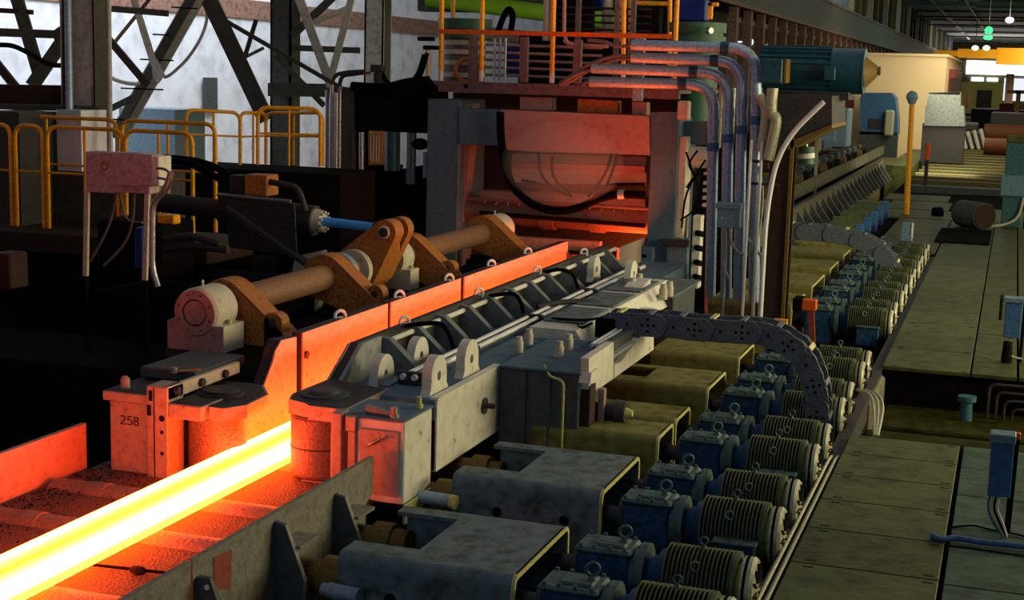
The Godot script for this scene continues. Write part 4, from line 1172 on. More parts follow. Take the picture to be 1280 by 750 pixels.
func build_tilting_shaft() -> void:
	solo("cross_shaft", Shape.new().cyl(Vector3(SX, SY, -16.0), Vector3(SX, SY, -26.9), 0.19, -1, 32), mats.shaft_rust, "rust brown round shaft carried by the pink faced bearing and swing levers", "shaft")
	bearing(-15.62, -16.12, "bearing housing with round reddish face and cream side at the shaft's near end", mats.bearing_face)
	bearing(-21.55, -21.9, "cream bearing block half hidden behind the raised orange lever", mats.bearing_paint)
	bearing(-26.5, -27.0, "dark bearing at the far end of the rusty shaft by the stand", mats.lever_brown)
	var spots := [[-16.25, -16.62, "nearest the viewer, beside the pink bearing", Vector3(-8.71, 1.26, -16.35)], [-19.15, -19.5, "second from the viewer, before the raised lever", Vector3(-8.63, 1.24, -19.3)], [-22.25, -22.6, "third from the viewer, behind the raised lever", Vector3(-8.71, 1.24, -22.4)], [-25.9, -26.35, "farthest from the viewer, by the stand", Vector3(-9.01, 1.23, -26.1)]]
	for s in spots:
		var o := thing("swing_lever", "brown swing lever on the rusty shaft, %s" % s[2], "lever", Vector3(SX + 0.5, 0.7, (s[0] + s[1]) * 0.5), "swing levers on the cross shaft")
		part(o, "arm", lever(0, s[0], s[1], Vector2(-8.35, 0.82), 0.1, 0.34, null), mats.lever_brown)
		var z: float = (s[0] + s[1]) * 0.5
		var c: Vector3 = s[3]
		part(o, "clevis", Shape.new().prism(arc(Vector2(c.x, c.y), 0.13, 0, 180, 8) + [Vector2(c.x - 0.13, 0.9), Vector2(c.x + 0.13, 0.9)], Transform3D(Basis(), Vector3(0, 0, c.z)), 0.2), mats.lever_brown)
		part(o, "pin", Shape.new().cyl(c + Vector3(0, 0, 0.13), c - Vector3(0, 0, 0.13), 0.05, -1, 12), mats.dark_steel)
	# collar rings on the shaft
	for z in [-19.62, -20.12]:
		solo("shaft_collar", Shape.new().lathe([Vector2(0.18, 0), Vector2(0.31, 0), Vector2(0.31, 0.14), Vector2(0.18, 0.14)], Transform3D(Basis(), Vector3(SX, SY, z - 0.14)), 32), mats.bearing_paint if z < -20 else mats.galvanised, ["pale worn collar ring on the rusty shaft touching the raised lever", "blue-grey collar ring on the rusty shaft beside the second swing lever"][0 if z < -20 else 1], "collar")
	# raised lever with a forked head for the cylinder rod
	var tip := Vector2(-8.98, 2.02)
	var p := thing("raised_lever", "orange brown raised lever with a forked round head that takes the chromed rod", "lever", Vector3(-9.3, 1.1, -20.7))
	part(p, "fork_plate", lever(0, -20.3, -20.62, tip, 0.19, 0.36, null), mats.lever_brown)
	part(p, "fork_plate", lever(0, -20.8, -21.02, tip, 0.19, 0.36, null), mats.lever_brown)
	var half := Vector2(SX, SY).lerp(tip, 0.55)
	part(p, "core", lever(0, -20.61, -20.81, half, lerpf(0.36, 0.19, 0.55), 0.36, null), mats.lever_brown)
	part(p, "pin", Shape.new().cyl(Vector3(tip.x, tip.y, -20.24), Vector3(tip.x, tip.y, -21.06), 0.075, -1, 16), mats.dark_steel)
	part(p, "pin_cap", Shape.new().torus(Vector3(tip.x, tip.y, -20.28), Vector3(0, 0, 1), 0.08, 0.025, 18, 6), mats.bearing_paint)


func build_cylinder() -> void:
	var a := Vector3(-9.05, 2.02, -20.71)
	var d := (Vector3(-10.2, 2.075, -20.71) - a).normalized()
	var o := thing("hydraulic_cylinder", "dark hydraulic cylinder with a chromed rod, blue sky reflection painted in, reaching the raised lever", "cylinder", Vector3(-11.6, 1.0, -20.7))
	part(o, "rod", Shape.new().cyl(a, a + d * 1.2, 0.075, -1, 24), mats.chrome_sky_reflection, "chromed rod with blue sky reflection painted in")
	part(o, "rod_eye", Shape.new().cyl(Vector3(a.x, a.y, -20.63), Vector3(a.x, a.y, -20.79), 0.16, -1, 20).cyl(a, a + d * 0.28, 0.1, -1, 16), mats.dark_steel)
	var gland := part(o, "gland", Shape.new().cyl(a + d * 1.17, a + d * 1.3, 0.17, 0.19, 24), mats.bearing_paint)
	var bolts := Shape.new()
	for k in 10:
		var u := TAU * k / 10
		bolts.cyl(a + d * 1.12 + Vector3(0, 0.15 * cos(u), 0.15 * sin(u)), a + d * 1.2 + Vector3(0, 0.15 * cos(u), 0.15 * sin(u)), 0.025, -1, 6)
	part(gland, "bolts", bolts, mats.bearing_paint)
	part(o, "barrel", Shape.new().cyl(a + d * 1.3, a + d * 2.1, 0.24, -1, 28).cyl(a + d * 2.1, a + d * 4.2, 0.16, -1, 24), mats.dark_steel)
	part(o, "barrel_flange", Shape.new().cyl(a + d * 2.55, a + d * 2.95, 0.26, -1, 20), mats.rust_beam)
	part(o, "side_plate", Shape.new().slab([Vector3(-11.8, 2.42, -20.4), Vector3(-10.55, 2.36, -20.4), Vector3(-10.5, 1.55, -20.4), Vector3(-11.7, 1.6, -20.4)], Vector3(0, 0, 0.04)), mats.dark_steel)
	part(o, "tie_bar", Shape.new().bar(Vector3(-11.7, 2.25, -20.3), Vector3(-9.95, 1.25, -20.3), 0.06, 0.2, Vector3(0, 0, 1)), mats.dark_steel)
	part(o, "valve_block", Shape.new().boxes(Vector3(-11.45, 2.45, -20.8), Vector3(-11.05, 2.78, -20.4), 0.015), mats.lever_brown)
	part(o, "valve_block", Shape.new().boxes(Vector3(-11.75, 2.45, -20.75), Vector3(-11.5, 2.75, -20.45), 0.015), mats.dark_steel)
	part(o, "oil_pipe", Shape.new().tube(bend([Vector3(-11.1, 2.68, -20.5), Vector3(-10.55, 2.62, -20.5), Vector3(-10.42, 2.25, -20.5)], 0.15), 0.05, 10), mats.dark_steel)
	part(o, "oil_pipe", Shape.new().tube([Vector3(-11.9, 2.44, -20.35), Vector3(-10.6, 2.4, -20.35)], 0.03, 8), mats.steel)
	part(o, "bracket", Shape.new().slab([Vector3(-10.65, 1.5, -20.6), Vector3(-10.2, 1.62, -20.6), Vector3(-10.05, 1.2, -20.6), Vector3(-10.4, 0.4, -20.6), Vector3(-10.9, 0.4, -20.6)], Vector3(0, 0, -0.2)), mats.bearing_paint)
	part(o, "pedestal", Shape.new().boxes(Vector3(-12.4, -1.3, -21.3), Vector3(-10.3, 1.1, -20.5)), mats.black_steel)
	for h in [[Vector3(-13.36, 2.89, -21), Vector3(-12.83, 2.86, -21), Vector3(-12.43, 2.71, -21), Vector3(-12.13, 2.58, -21)], [Vector3(-13.48, 2.91, -21.3), Vector3(-12.86, 2.88, -21.3), Vector3(-12.41, 2.76, -21.3), Vector3(-12.09, 2.59, -21.3)]]:
		part(o, "hose", Shape.new().tube(curve(h, 6), 0.06, 10), mats.rubber)
	part(o, "hose", Shape.new().tube(curve([Vector3(-12.58, 2.7, -20.9), Vector3(-12.46, 2.52, -20.9), Vector3(-12.46, 2.26, -20.9)], 6), 0.02, 8), mats.rubber)


# ---------------------------------------------------------------- rolling stand

func build_stand() -> void:
	var s := thing("rolling_stand", "tall blue-grey rolling stand lit red inside where the hot bar enters", "rolling mill", Vector3(-9.1, -1.3, -29.6))
	var Z := -29.0
	# posts
	part(s, "post", Shape.new().boxes(Vector3(-6.95, -1.3, -30.6), Vector3(-6.37, 3.69, Z), 0.02), mats.stand_blue)
	part(s, "post", Shape.new().boxes(Vector3(-11.86, -1.3, -30.6), Vector3(-11.12, 3.88, Z), 0.02), mats.stand_blue)
	part(s, "post_cap", Shape.new().slab([Vector3(-6.96, 3.77, -28.98), Vector3(-6.4, 3.79, -28.98), Vector3(-6.37, 3.12, -28.98), Vector3(-6.57, 3.04, -28.98), Vector3(-6.93, 3.06, -28.98)], Vector3(0, 0, 0.05)), mats.stand_blue)
	part(s, "post_shoe", Shape.new().boxes(Vector3(-7.0, -0.3, -29.0), Vector3(-6.75, 1.05, -28.8), 0.02), mats.stand_blue)
	var bp := part(s, "bolted_plate", Shape.new().boxes(Vector3(-6.5, -0.2, -29.0), Vector3(-6.05, 1.25, -28.85), 0.02), mats.stand_blue)
	for y in [1.1, 0.42]:
		part(bp, "clamp", Shape.new().boxes(Vector3(-6.58, y, -28.86), Vector3(-6.0, y + 0.14, -28.74), 0.02), mats.dark_steel)
	part(s, "post_edge", Shape.new().boxes(Vector3(-6.37, 1.2, -29.6), Vector3(-6.22, 3.3, -29.05), 0.01), mats.bearing_paint)
	# beams
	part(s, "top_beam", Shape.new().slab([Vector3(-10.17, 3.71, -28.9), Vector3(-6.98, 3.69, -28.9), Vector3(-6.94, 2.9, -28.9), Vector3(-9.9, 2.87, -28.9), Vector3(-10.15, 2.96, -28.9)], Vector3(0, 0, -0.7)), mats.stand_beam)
	part(s, "beam_end", Shape.new().slab([Vector3(-11.12, 3.71, -28.95), Vector3(-10.22, 3.71, -28.95), Vector3(-10.2, 2.96, -28.95), Vector3(-11.1, 2.95, -28.95)], Vector3(0, 0, -0.5)), mats.stand_blue)
	part(s, "inner_cheek", Shape.new().slab([Vector3(-11.2, 3.79, -29.3), Vector3(-10.93, 3.8, -29.3), Vector3(-10.98, 2.94, -29.3), Vector3(-11.14, 1.04, -29.3)], Vector3(0, 0, -0.4)), mats.stand_beam)
	part(s, "spacer", Shape.new().slab([Vector3(-9.82, 3.98, -29.1), Vector3(-9.12, 3.99, -29.1), Vector3(-9.11, 3.73, -29.1), Vector3(-9.81, 3.72, -29.1)], Vector3(0, 0, -0.3)), mats.stand_beam)
	part(s, "spacer", Shape.new().slab([Vector3(-8.56, 3.98, -29.1), Vector3(-7.71, 3.97, -29.1), Vector3(-7.7, 3.71, -29.1), Vector3(-8.55, 3.71, -29.1)], Vector3(0, 0, -0.3)), mats.lever_brown)
	part(s, "spacer", Shape.new().slab([Vector3(-7.4, 3.96, -29.1), Vector3(-7.1, 3.96, -29.1), Vector3(-7.09, 3.7, -29.1), Vector3(-7.39, 3.7, -29.1)], Vector3(0, 0, -0.3)), mats.stand_beam)
	part(s, "cross_tie", Shape.new().slab([Vector3(-10.13, 2.58, -29.6), Vector3(-7.2, 2.63, -29.6), Vector3(-7.2, 2.49, -29.6), Vector3(-10.12, 2.44, -29.6)], Vector3(0, 0, -0.3)), mats.stand_beam)
	part(s, "pale_plate", Shape.new().slab([Vector3(-10.24, 2.75, -29.9), Vector3(-7.25, 2.81, -29.9), Vector3(-7.22, 2.21, -29.9), Vector3(-10.22, 2.12, -29.9)], Vector3(0, 0, -0.2)), mats.bearing_paint)
	part(s, "chock", Shape.new().slab([Vector3(-10.77, 1.95, -29.4), Vector3(-7.12, 1.98, -29.4), Vector3(-7.1, 1.41, -29.4), Vector3(-10.76, 1.44, -29.4)], Vector3(0, 0, -0.5)), mats.stand_beam)
	part(s, "guard_edge", Shape.new().bar(Vector3(-10.68, 1.49, -29.2), Vector3(-7.05, 1.43, -29.2), 0.12, 0.08), mats.black_steel)
	part(s, "added_rear_screen", Shape.new().boxes(Vector3(-12.1, -1.0, -31.4), Vector3(-6.6, 4.0, -31.1)), mats.guide_side)  # added to hide the wall behind and catch the bar's red light
	# rolls
	var r1 := Vector3(-10.78, 1.08, -29.5)
	var r2 := Vector3(-7.11, 1.15, -29.5)
	var up := part(s, "upper_roll", Shape.new().cyl(Vector3(-11.1, 1.52, -29.6), Vector3(-6.95, 1.52, -29.6), 0.3, -1, 32).cyl(Vector3(-9.4, 1.52, -29.6), Vector3(-9.1, 1.52, -29.6), 0.34, -1, 32).cyl(Vector3(-8.3, 1.52, -29.6), Vector3(-8.0, 1.52, -29.6), 0.34, -1, 32), mats.roller)
	part(s, "lower_roll", Shape.new().cyl(Vector3(-11.1, 0.1, -29.6), Vector3(-6.95, 0.1, -29.6), 0.3, -1, 32), mats.roller)
	part(s, "guide_lip", Shape.new().slab([Vector3(-10.52, 0.78, -28.8), Vector3(-6.9, 0.89, -28.8), Vector3(-6.89, 0.82, -28.8), Vector3(-10.52, 0.72, -28.8)], Vector3(0, 0, -0.2)), mats.black_steel)
	part(s, "entry_plate", Shape.new().boxes(Vector3(-7.0, 0.1, -29.3), Vector3(-7.05 - 0.0, 1.2, -27.0)), mats.guide_plate)
	part(s, "entry_plate", Shape.new().boxes(Vector3(-11.0, -0.2, -29.2), Vector3(-7.95, 1.05, -29.0)), mats.guide_plate)
	var spray := Shape.new()
	for k in 14:
		var x := -10.6 + k * 0.26
		spray.cyl(Vector3(x, 1.74, -29.25), Vector3(x, 1.68, -29.2), 0.035, 0.02, 8)
	part(s, "spray_nozzles", spray.cyl(Vector3(-11, 1.78, -29.25), Vector3(-6.95, 1.78, -29.25), 0.04, -1, 10), mats.roller)
	# bracket with a hole by the entry
	part(s, "eye_bracket", Shape.new().holed([Vector2(-0.2, -0.5), Vector2(0.22, -0.5), Vector2(0.22, 0.25), Vector2(-0.2, 0.2)], Vector2(0.05, 0.0), 0.09, Transform3D(Basis(), Vector3(-7.71, 0.81, -26.6)), 0.12), mats.dark_steel)
	part(s, "eye_bracket", Shape.new().holed(arc(Vector2(0, 0.1), 0.16, 0, 180, 8) + [Vector2(-0.16, -0.5), Vector2(0.16, -0.5)], Vector2(0, 0.08), 0.06, Transform3D(Basis(), Vector3(-7.94, 0.9, -26.4)), 0.14), mats.dark_steel)
	# hoses in the opening
	part(s, "hose", Shape.new().tube(curve([Vector3(-10.11, 3.67, -28.7), Vector3(-10.06, 3.01, -28.7), Vector3(-9.86, 2.27, -28.7), Vector3(-9.44, 1.84, -28.7), Vector3(-8.91, 1.68, -28.7), Vector3(-8.4, 1.75, -28.7), Vector3(-7.89, 1.99, -28.7), Vector3(-7.48, 2.09, -28.7), Vector3(-6.96, 2.1, -28.7)], 6), 0.085, 12), mats.rubber)
	part(s, "hose_clip", Shape.new().cyl(Vector3(-7.51, 2.09, -28.7), Vector3(-7.38, 2.1, -28.7), 0.1, -1, 14), mats.galvanised)
	for h in [[Vector3(-9.28, 2.84, -28.8), Vector3(-9.22, 2.46, -28.8), Vector3(-8.96, 2.14, -28.8), Vector3(-8.52, 2, -28.8)], [Vector3(-7.72, 2.9, -28.8), Vector3(-7.82, 2.52, -28.8), Vector3(-8.02, 2.19, -28.8), Vector3(-8.18, 2, -28.8)], [Vector3(-7.6, 2.91, -28.8), Vector3(-7.69, 2.53, -28.8), Vector3(-7.84, 2.18, -28.8), Vector3(-8.06, 2, -28.8)], [Vector3(-9.63, 2.26, -28.8), Vector3(-9.28, 2.22, -28.8), Vector3(-8.78, 2.06, -28.8)], [Vector3(-8.01, 2.14, -28.8), Vector3(-7.68, 2.27, -28.8), Vector3(-6.99, 2.32, -28.8)], [Vector3(-8.98, 2.78, -28.8), Vector3(-8.93, 2.36, -28.8), Vector3(-8.58, 2.04, -28.8)]]:
		part(s, "cable", Shape.new().tube(curve(h, 6), 0.03, 8), mats.rubber)
	var steam := FogVolume.new()
	steam.name = "steam"
	steam.shape = RenderingServer.FOG_VOLUME_SHAPE_ELLIPSOID
	steam.size = Vector3(2.6, 1.7, 1.3)
	steam.position = Vector3(-8.6, 2.7, -28.3)
	var fm := FogMaterial.new()
	fm.density = 0.22
	fm.albedo = Color(0.95, 0.95, 0.95)
	steam.material = fm
	add_child(steam)
	marks(steam, "thin pale steam drifting in the mouth of the rolling stand", "steam")
	steam.set_meta("kind", "stuff")
	# service platform
	var p := thing("service_platform", "steel service platform with a grey edge beam on top of the rolling stand", "platform", Vector3(-9.1, 4.0, -31))
	part(p, "edge_beam", Shape.new().boxes(Vector3(-11.87, 4.04, -29.1), Vector3(-6.4, 4.27, -28.95), 0.01), mats.platform_steel)
	part(p, "deck", Shape.new().boxes(Vector3(-11.87, 4.15, -33.5), Vector3(-6.4, 4.22, -29.1)), mats.platform_steel)
	part(p, "hole", Shape.new().cyl(Vector3(-10.98, 4.17, -28.94), Vector3(-10.98, 4.17, -28.94) + Vector3(0, 0, -0.04), 0.05), mats.chain_hole)
	for b in [[Vector3(-10.84, 4.29, -29), Vector3(-10.85, 5.2, -29)], [Vector3(-9.71, 4.29, -29), Vector3(-9.72, 5.22, -29)], [Vector3(-8.56, 4.29, -29), Vector3(-8.56, 5.18, -29)]]:
		part(p, "stub_post", Shape.new().bar(b[0], b[1], 0.17, 0.12, Vector3(0, 0, 1), 0.01), mats.platform_steel)
	# railing of the platform
	var r := thing("platform_railing", "orange and yellow pipe railing along the platform edge above the stand", "railing", Vector3(-9.1, 4.27, -29))
	for b in [[Vector3(-11.57, 4.27, -29), Vector3(-11.58, 6.61, -29)], [Vector3(-10.66, 4.29, -29), Vector3(-10.67, 6.61, -29)], [Vector3(-9.1, 4.29, -29), Vector3(-9.12, 6.62, -29)], [Vector3(-7.58, 4.28, -29), Vector3(-7.65, 6.62, -29)], [Vector3(-6.53, 4.23, -29), Vector3(-6.54, 6.63, -29)]]:
		part(r, "post", Shape.new().tube([b[0], b[1]], 0.05, 10), mats.yellow_paint)
		part(r, "post_foot", Shape.new().tube([b[0], b[0].lerp(b[1], 0.09)], 0.053, 10), mats.white_paint)
	part(r, "rail", Shape.new().bar(Vector3(-11.61, 5.3, -28.95), Vector3(-6.6, 5.28, -28.95), 0.04, 0.09, Vector3.UP), mats.orange_rail)
	part(r, "rail", Shape.new().tube([Vector3(-11.65, 6.53, -29), Vector3(-6.5, 6.44, -29)], 0.045, 8), mats.orange_rail)
	var r2b := thing("platform_railing", "yellow pipe railing behind the platform, in front of the lime pipe", "railing", Vector3(-7.6, 4.27, -32.4))
	for b in [[Vector3(-8.22, 4.48, -32), Vector3(-8.29, 6.67, -32)], [Vector3(-7.32, 4.5, -32), Vector3(-7.39, 6.67, -32)], [Vector3(-12.49, 5.37, -32), Vector3(-12.5, 6.65, -32)]]:
		part(r2b, "post", Shape.new().tube([b[0], b[1]], 0.05, 10), mats.yellow_paint)
	part(r2b, "rail", Shape.new().tube([Vector3(-8.31, 6.09, -32), Vector3(-7.36, 6.07, -32)], 0.05, 8), mats.yellow_paint)
	# large screw-down cylinders
	for k in 2:
		var c: Vector3 = [Vector3(-11.65, 4.38, -30.6), Vector3(-6.43, 4.1, -30.6)][k]
		var o := thing("screw_down_cylinder", ["green capped cylinder with pale ribs at the left end of the platform", "green drum with a flanged lid at the right end of the platform"][k], "cylinder", Vector3(c.x, 4.2, c.z))
		var f := Transform3D(Basis(Vector3.RIGHT, Vector3(0, 0, 1), Vector3.DOWN), Vector3(c.x, 0, c.z))
		var low := 4.2 if k == 0 else 3.2
		part(o, "body", Shape.new().cyl(Vector3(c.x, low, c.z), Vector3(c.x, 5.2, c.z), 0.46, -1, 32), mats.green_paint if k else mats.platform_steel)
		part(o, "flange", Shape.new().cyl(Vector3(c.x, 5.2, c.z), Vector3(c.x, 5.34, c.z), 0.6, -1, 36).cyl(Vector3(c.x, 5.42, c.z), Vector3(c.x, 5.62, c.z), 0.6, -1, 36).cyl(Vector3(c.x, 5.34, c.z), Vector3(c.x, 5.42, c.z), 0.54, -1, 36), mats.green_paint)
		if k == 0:
			for y in [4.35, 4.62, 4.85, 5.05]:
				part(o, "rib", Shape.new().cyl(Vector3(c.x, y, c.z), Vector3(c.x, y + 0.1, c.z), 0.5, -1, 32), mats.bearing_paint)
			part(o, "hoop", Shape.new().torus(Vector3(c.x + 0.25, 4.5, c.z + 0.5), Vector3(0.3, 0, 1), 0.25, 0.05, 20, 8), mats.lever_brown)
		else:
			part(o, "lamp_knob", Shape.new().cyl(Vector3(-6.08, 5.44, -29.9), Vector3(-5.98, 5.44, -29.8), 0.07, 0.06, 14), mats.steel)
			part(o, "motor", Shape.new().boxes(Vector3(c.x - 0.4, 5.65, c.z - 0.2), Vector3(c.x + 0.2, 6.1, c.z + 0.2), 0.03), mats.deep_blue)
			part(o, "yellow_frame", Shape.new().boxes(Vector3(-6.14, 6.02, -30.1), Vector3(-5.93, 5.94, -30.1) + Vector3(0, 0, -0.1), 0.01).boxes(Vector3(-6.14, 6.02, -30.1), Vector3(-6.04, 5.68, -30.1) + Vector3(0, 0, -0.1), 0.01), mats.yellow_paint)
	# lime pipe and blue tank behind
	solo("coolant_pipe", Shape.new().cyl(Vector3(-16.41, 6.54, -40), Vector3(-9.76, 5.87, -40), 0.24, -1, 24), mats.lime_paint, "thick lime green pipe crossing behind the platform", "pipe")
	solo("overhead_duct", Shape.new().boxes(Vector3(-17, 6.2, -41.2), Vector3(-11.5, 6.9, -40.6), 0.03), mats.column_dark, "dark duct behind the lime pipe, left of the platform", "duct")
	solo("blue_tank", Shape.new().cyl(Vector3(-9.88, 6.04, -33) + Vector3(-0.6, 0.2, 0), Vector3(-9.34, 6.04, -33) + Vector3(0.2, 0.2, 0), 0.3, -1, 24), mats.deep_blue, "small deep blue tank at the top of the platform", "tank")
	solo("blue_crate", Shape.new().boxes(Vector3(-10.5, 4.45, -30), Vector3(-10.14, 5.09, -30) + Vector3(0, 0, -0.4), 0.02), mats.deep_blue, "deep blue cabinet behind the stub posts of the platform", "cabinet")
	# pipe racks behind the railing
	var rack := thing("pipe_rack", "rack of thin red-lit horizontal pipes behind the platform railing", "pipe rack", Vector3(-8.6, 4.22, -30))
	for y in [4.42, 4.58, 4.74, 4.9, 5.06]:
		part(rack, "pipe", Shape.new().cyl(Vector3(-10.9, y, -29.9), Vector3(-8.3, y - 0.02, -29.9), 0.03, -1, 8), mats.stand_beam)
	for y in [5.45, 5.6, 5.75, 5.9]:
		part(rack, "pipe", Shape.new().cyl(Vector3(-9.6, y, -30.4), Vector3(-7.4, y - 0.03, -30.4), 0.025, -1, 8), mats.rust_beam)
	for x in [-10.62, -10.5, -10.38]:
		part(rack, "fitting", Shape.new().cyl(Vector3(x, 4.3, -29.7), Vector3(x, 5.2, -29.7), 0.03, -1, 8), mats.steel)
	for x in [-8.9, -8.05, -7.7]:
		part(rack, "upright", Shape.new().bar(Vector3(x, 4.22, -30.1), Vector3(x, 6.3, -30.1), 0.1, 0.1, Vector3(0, 0, 1)), mats.platform_steel)
	part(rack, "bent_pipe", Shape.new().tube(bend([Vector3(-9.04, 6.17, -29.5), Vector3(-9.02, 5.18, -29.5), Vector3(-8.89, 5.09, -29.5), Vector3(-8.06, 5.07, -29.5)], 0.2), 0.04, 8), mats.stand_beam)
	part(rack, "loop_hose", Shape.new().tube(curve([Vector3(-10.53, 5.32, -29.6), Vector3(-10.4, 5.66, -29.6), Vector3(-10.29, 5.8, -29.6), Vector3(-10.2, 5.66, -29.6), Vector3(-10.24, 5.33, -29.6)], 6), 0.07, 8), mats.rubber)
	var ply := thing("valve_stand", "dark valve stand with pipework and added black backing in the middle of the platform", "valve stand", Vector3(-9.2, 4.22, -31.5))
	part(ply, "frame", Shape.new().boxes(Vector3(-11.0, 4.22, -32.8), Vector3(-6.9, 5.35, -32.4), 0.02), mats.black_steel)  # black boxes added as dark backing behind the railing
	part(ply, "frame", Shape.new().boxes(Vector3(-10.2, 5.35, -32.8), Vector3(-9.3, 6.3, -32.5), 0.02), mats.black_steel)
	part(ply, "frame", Shape.new().boxes(Vector3(-8.6, 5.35, -32.8), Vector3(-7.7, 6.0, -32.5), 0.02), mats.black_steel)
	for x in [-9.9, -9.75, -8.2]:
		part(ply, "pale_pipe", Shape.new().cyl(Vector3(x, 5.2, -31), Vector3(x, 6.5, -31), 0.07, -1, 12), mats.bearing_paint)
	var wht := thing("pale_column", "pair of pale grey vertical columns behind the platform railing", "column", Vector3(-8.1, 4.2, -33))
	for u in [[Vector3(-9.06, 4.74, -33), Vector3(-9.07, 6.55, -33)], [Vector3(-8.74, 4.74, -33), Vector3(-8.75, 6.56, -33)]]:
		part(wht, "tube", Shape.new().cyl(u[0], u[1], 0.13, -1, 16), mats.bearing_paint)
	# machinery between the right post and the conduits
	var m := thing("balance_cylinder", "cream lit balance cylinder and pipework beside the right stand post", "cylinder", Vector3(-5.9, -0.3, -29.6))
	part(m, "beam", Shape.new().slab([Vector3(-6.46, 3.59, -29.4), Vector3(-5.55, 3.62, -29.4), Vector3(-5.52, 3.14, -29.4), Vector3(-6.43, 3.13, -29.4)], Vector3(0, 0, -0.4)), mats.stand_blue)
	part(m, "drum", Shape.new().cyl(Vector3(-6.42, 2.89, -29.4), Vector3(-5.79, 2.88, -29.4), 0.22, -1, 20), mats.bearing_paint)
	part(m, "backing", Shape.new().boxes(Vector3(-6.15, -0.3, -30.4), Vector3(-5.0, 3.4, -30.2)), mats.black_steel)
	part(m, "cream_column", Shape.new().boxes(Vector3(-6.05, 0.2, -29.5), Vector3(-5.88, 1.7, -29.2), 0.01), mats.cream_paint)
	for y in [0.45, 0.75, 1.05, 1.35]:
		part(m, "stud", Shape.new().cyl(Vector3(-5.95, y, -29.2), Vector3(-5.8, y, -29.0), 0.06, -1, 10), mats.black_steel)
	for y in [2.55, 2.35, 2.2, 2.05, 1.9]:
		part(m, "terminal", Shape.new().boxes(Vector3(-5.85, y, -29.2), Vector3(-5.62, y + 0.07, -29.05), 0.01), mats.bearing_paint)
	for h in [[Vector3(-6.19, 3, -28.9), Vector3(-6.04, 2.61, -28.9), Vector3(-5.89, 2.21, -28.9), Vector3(-5.97, 1.85, -28.9), Vector3(-6.25, 1.62, -28.9)], [Vector3(-5.79, 2.86, -28.9), Vector3(-6.03, 2.44, -28.9), Vector3(-6.17, 2.03, -28.9), Vector3(-6.21, 1.46, -28.9)], [Vector3(-5.73, 2.67, -28.9), Vector3(-6, 2.5, -28.9), Vector3(-6.15, 2.28, -28.9)], [Vector3(-5.96, 3.04, -28.9), Vector3(-6.11, 2.76, -28.9), Vector3(-5.96, 2.45, -28.9), Vector3(-5.85, 2.05, -28.9)]]:
		part(m, "cable", Shape.new().tube(curve(h, 6), 0.022, 6), mats.rubber)
	for x in [-5.75, -5.6, -5.35]:
		part(m, "riser", Shape.new().cyl(Vector3(x, 3.1, -29.2), Vector3(x, 4.3, -29.2), 0.05, -1, 10), mats.fan_cowl)
	part(m, "valve", Shape.new().boxes(Vector3(-6.39, 3.64, -28.8), Vector3(-6.15, 4.02, -28.8) + Vector3(0, 0, -0.2), 0.03), mats.bearing_paint)


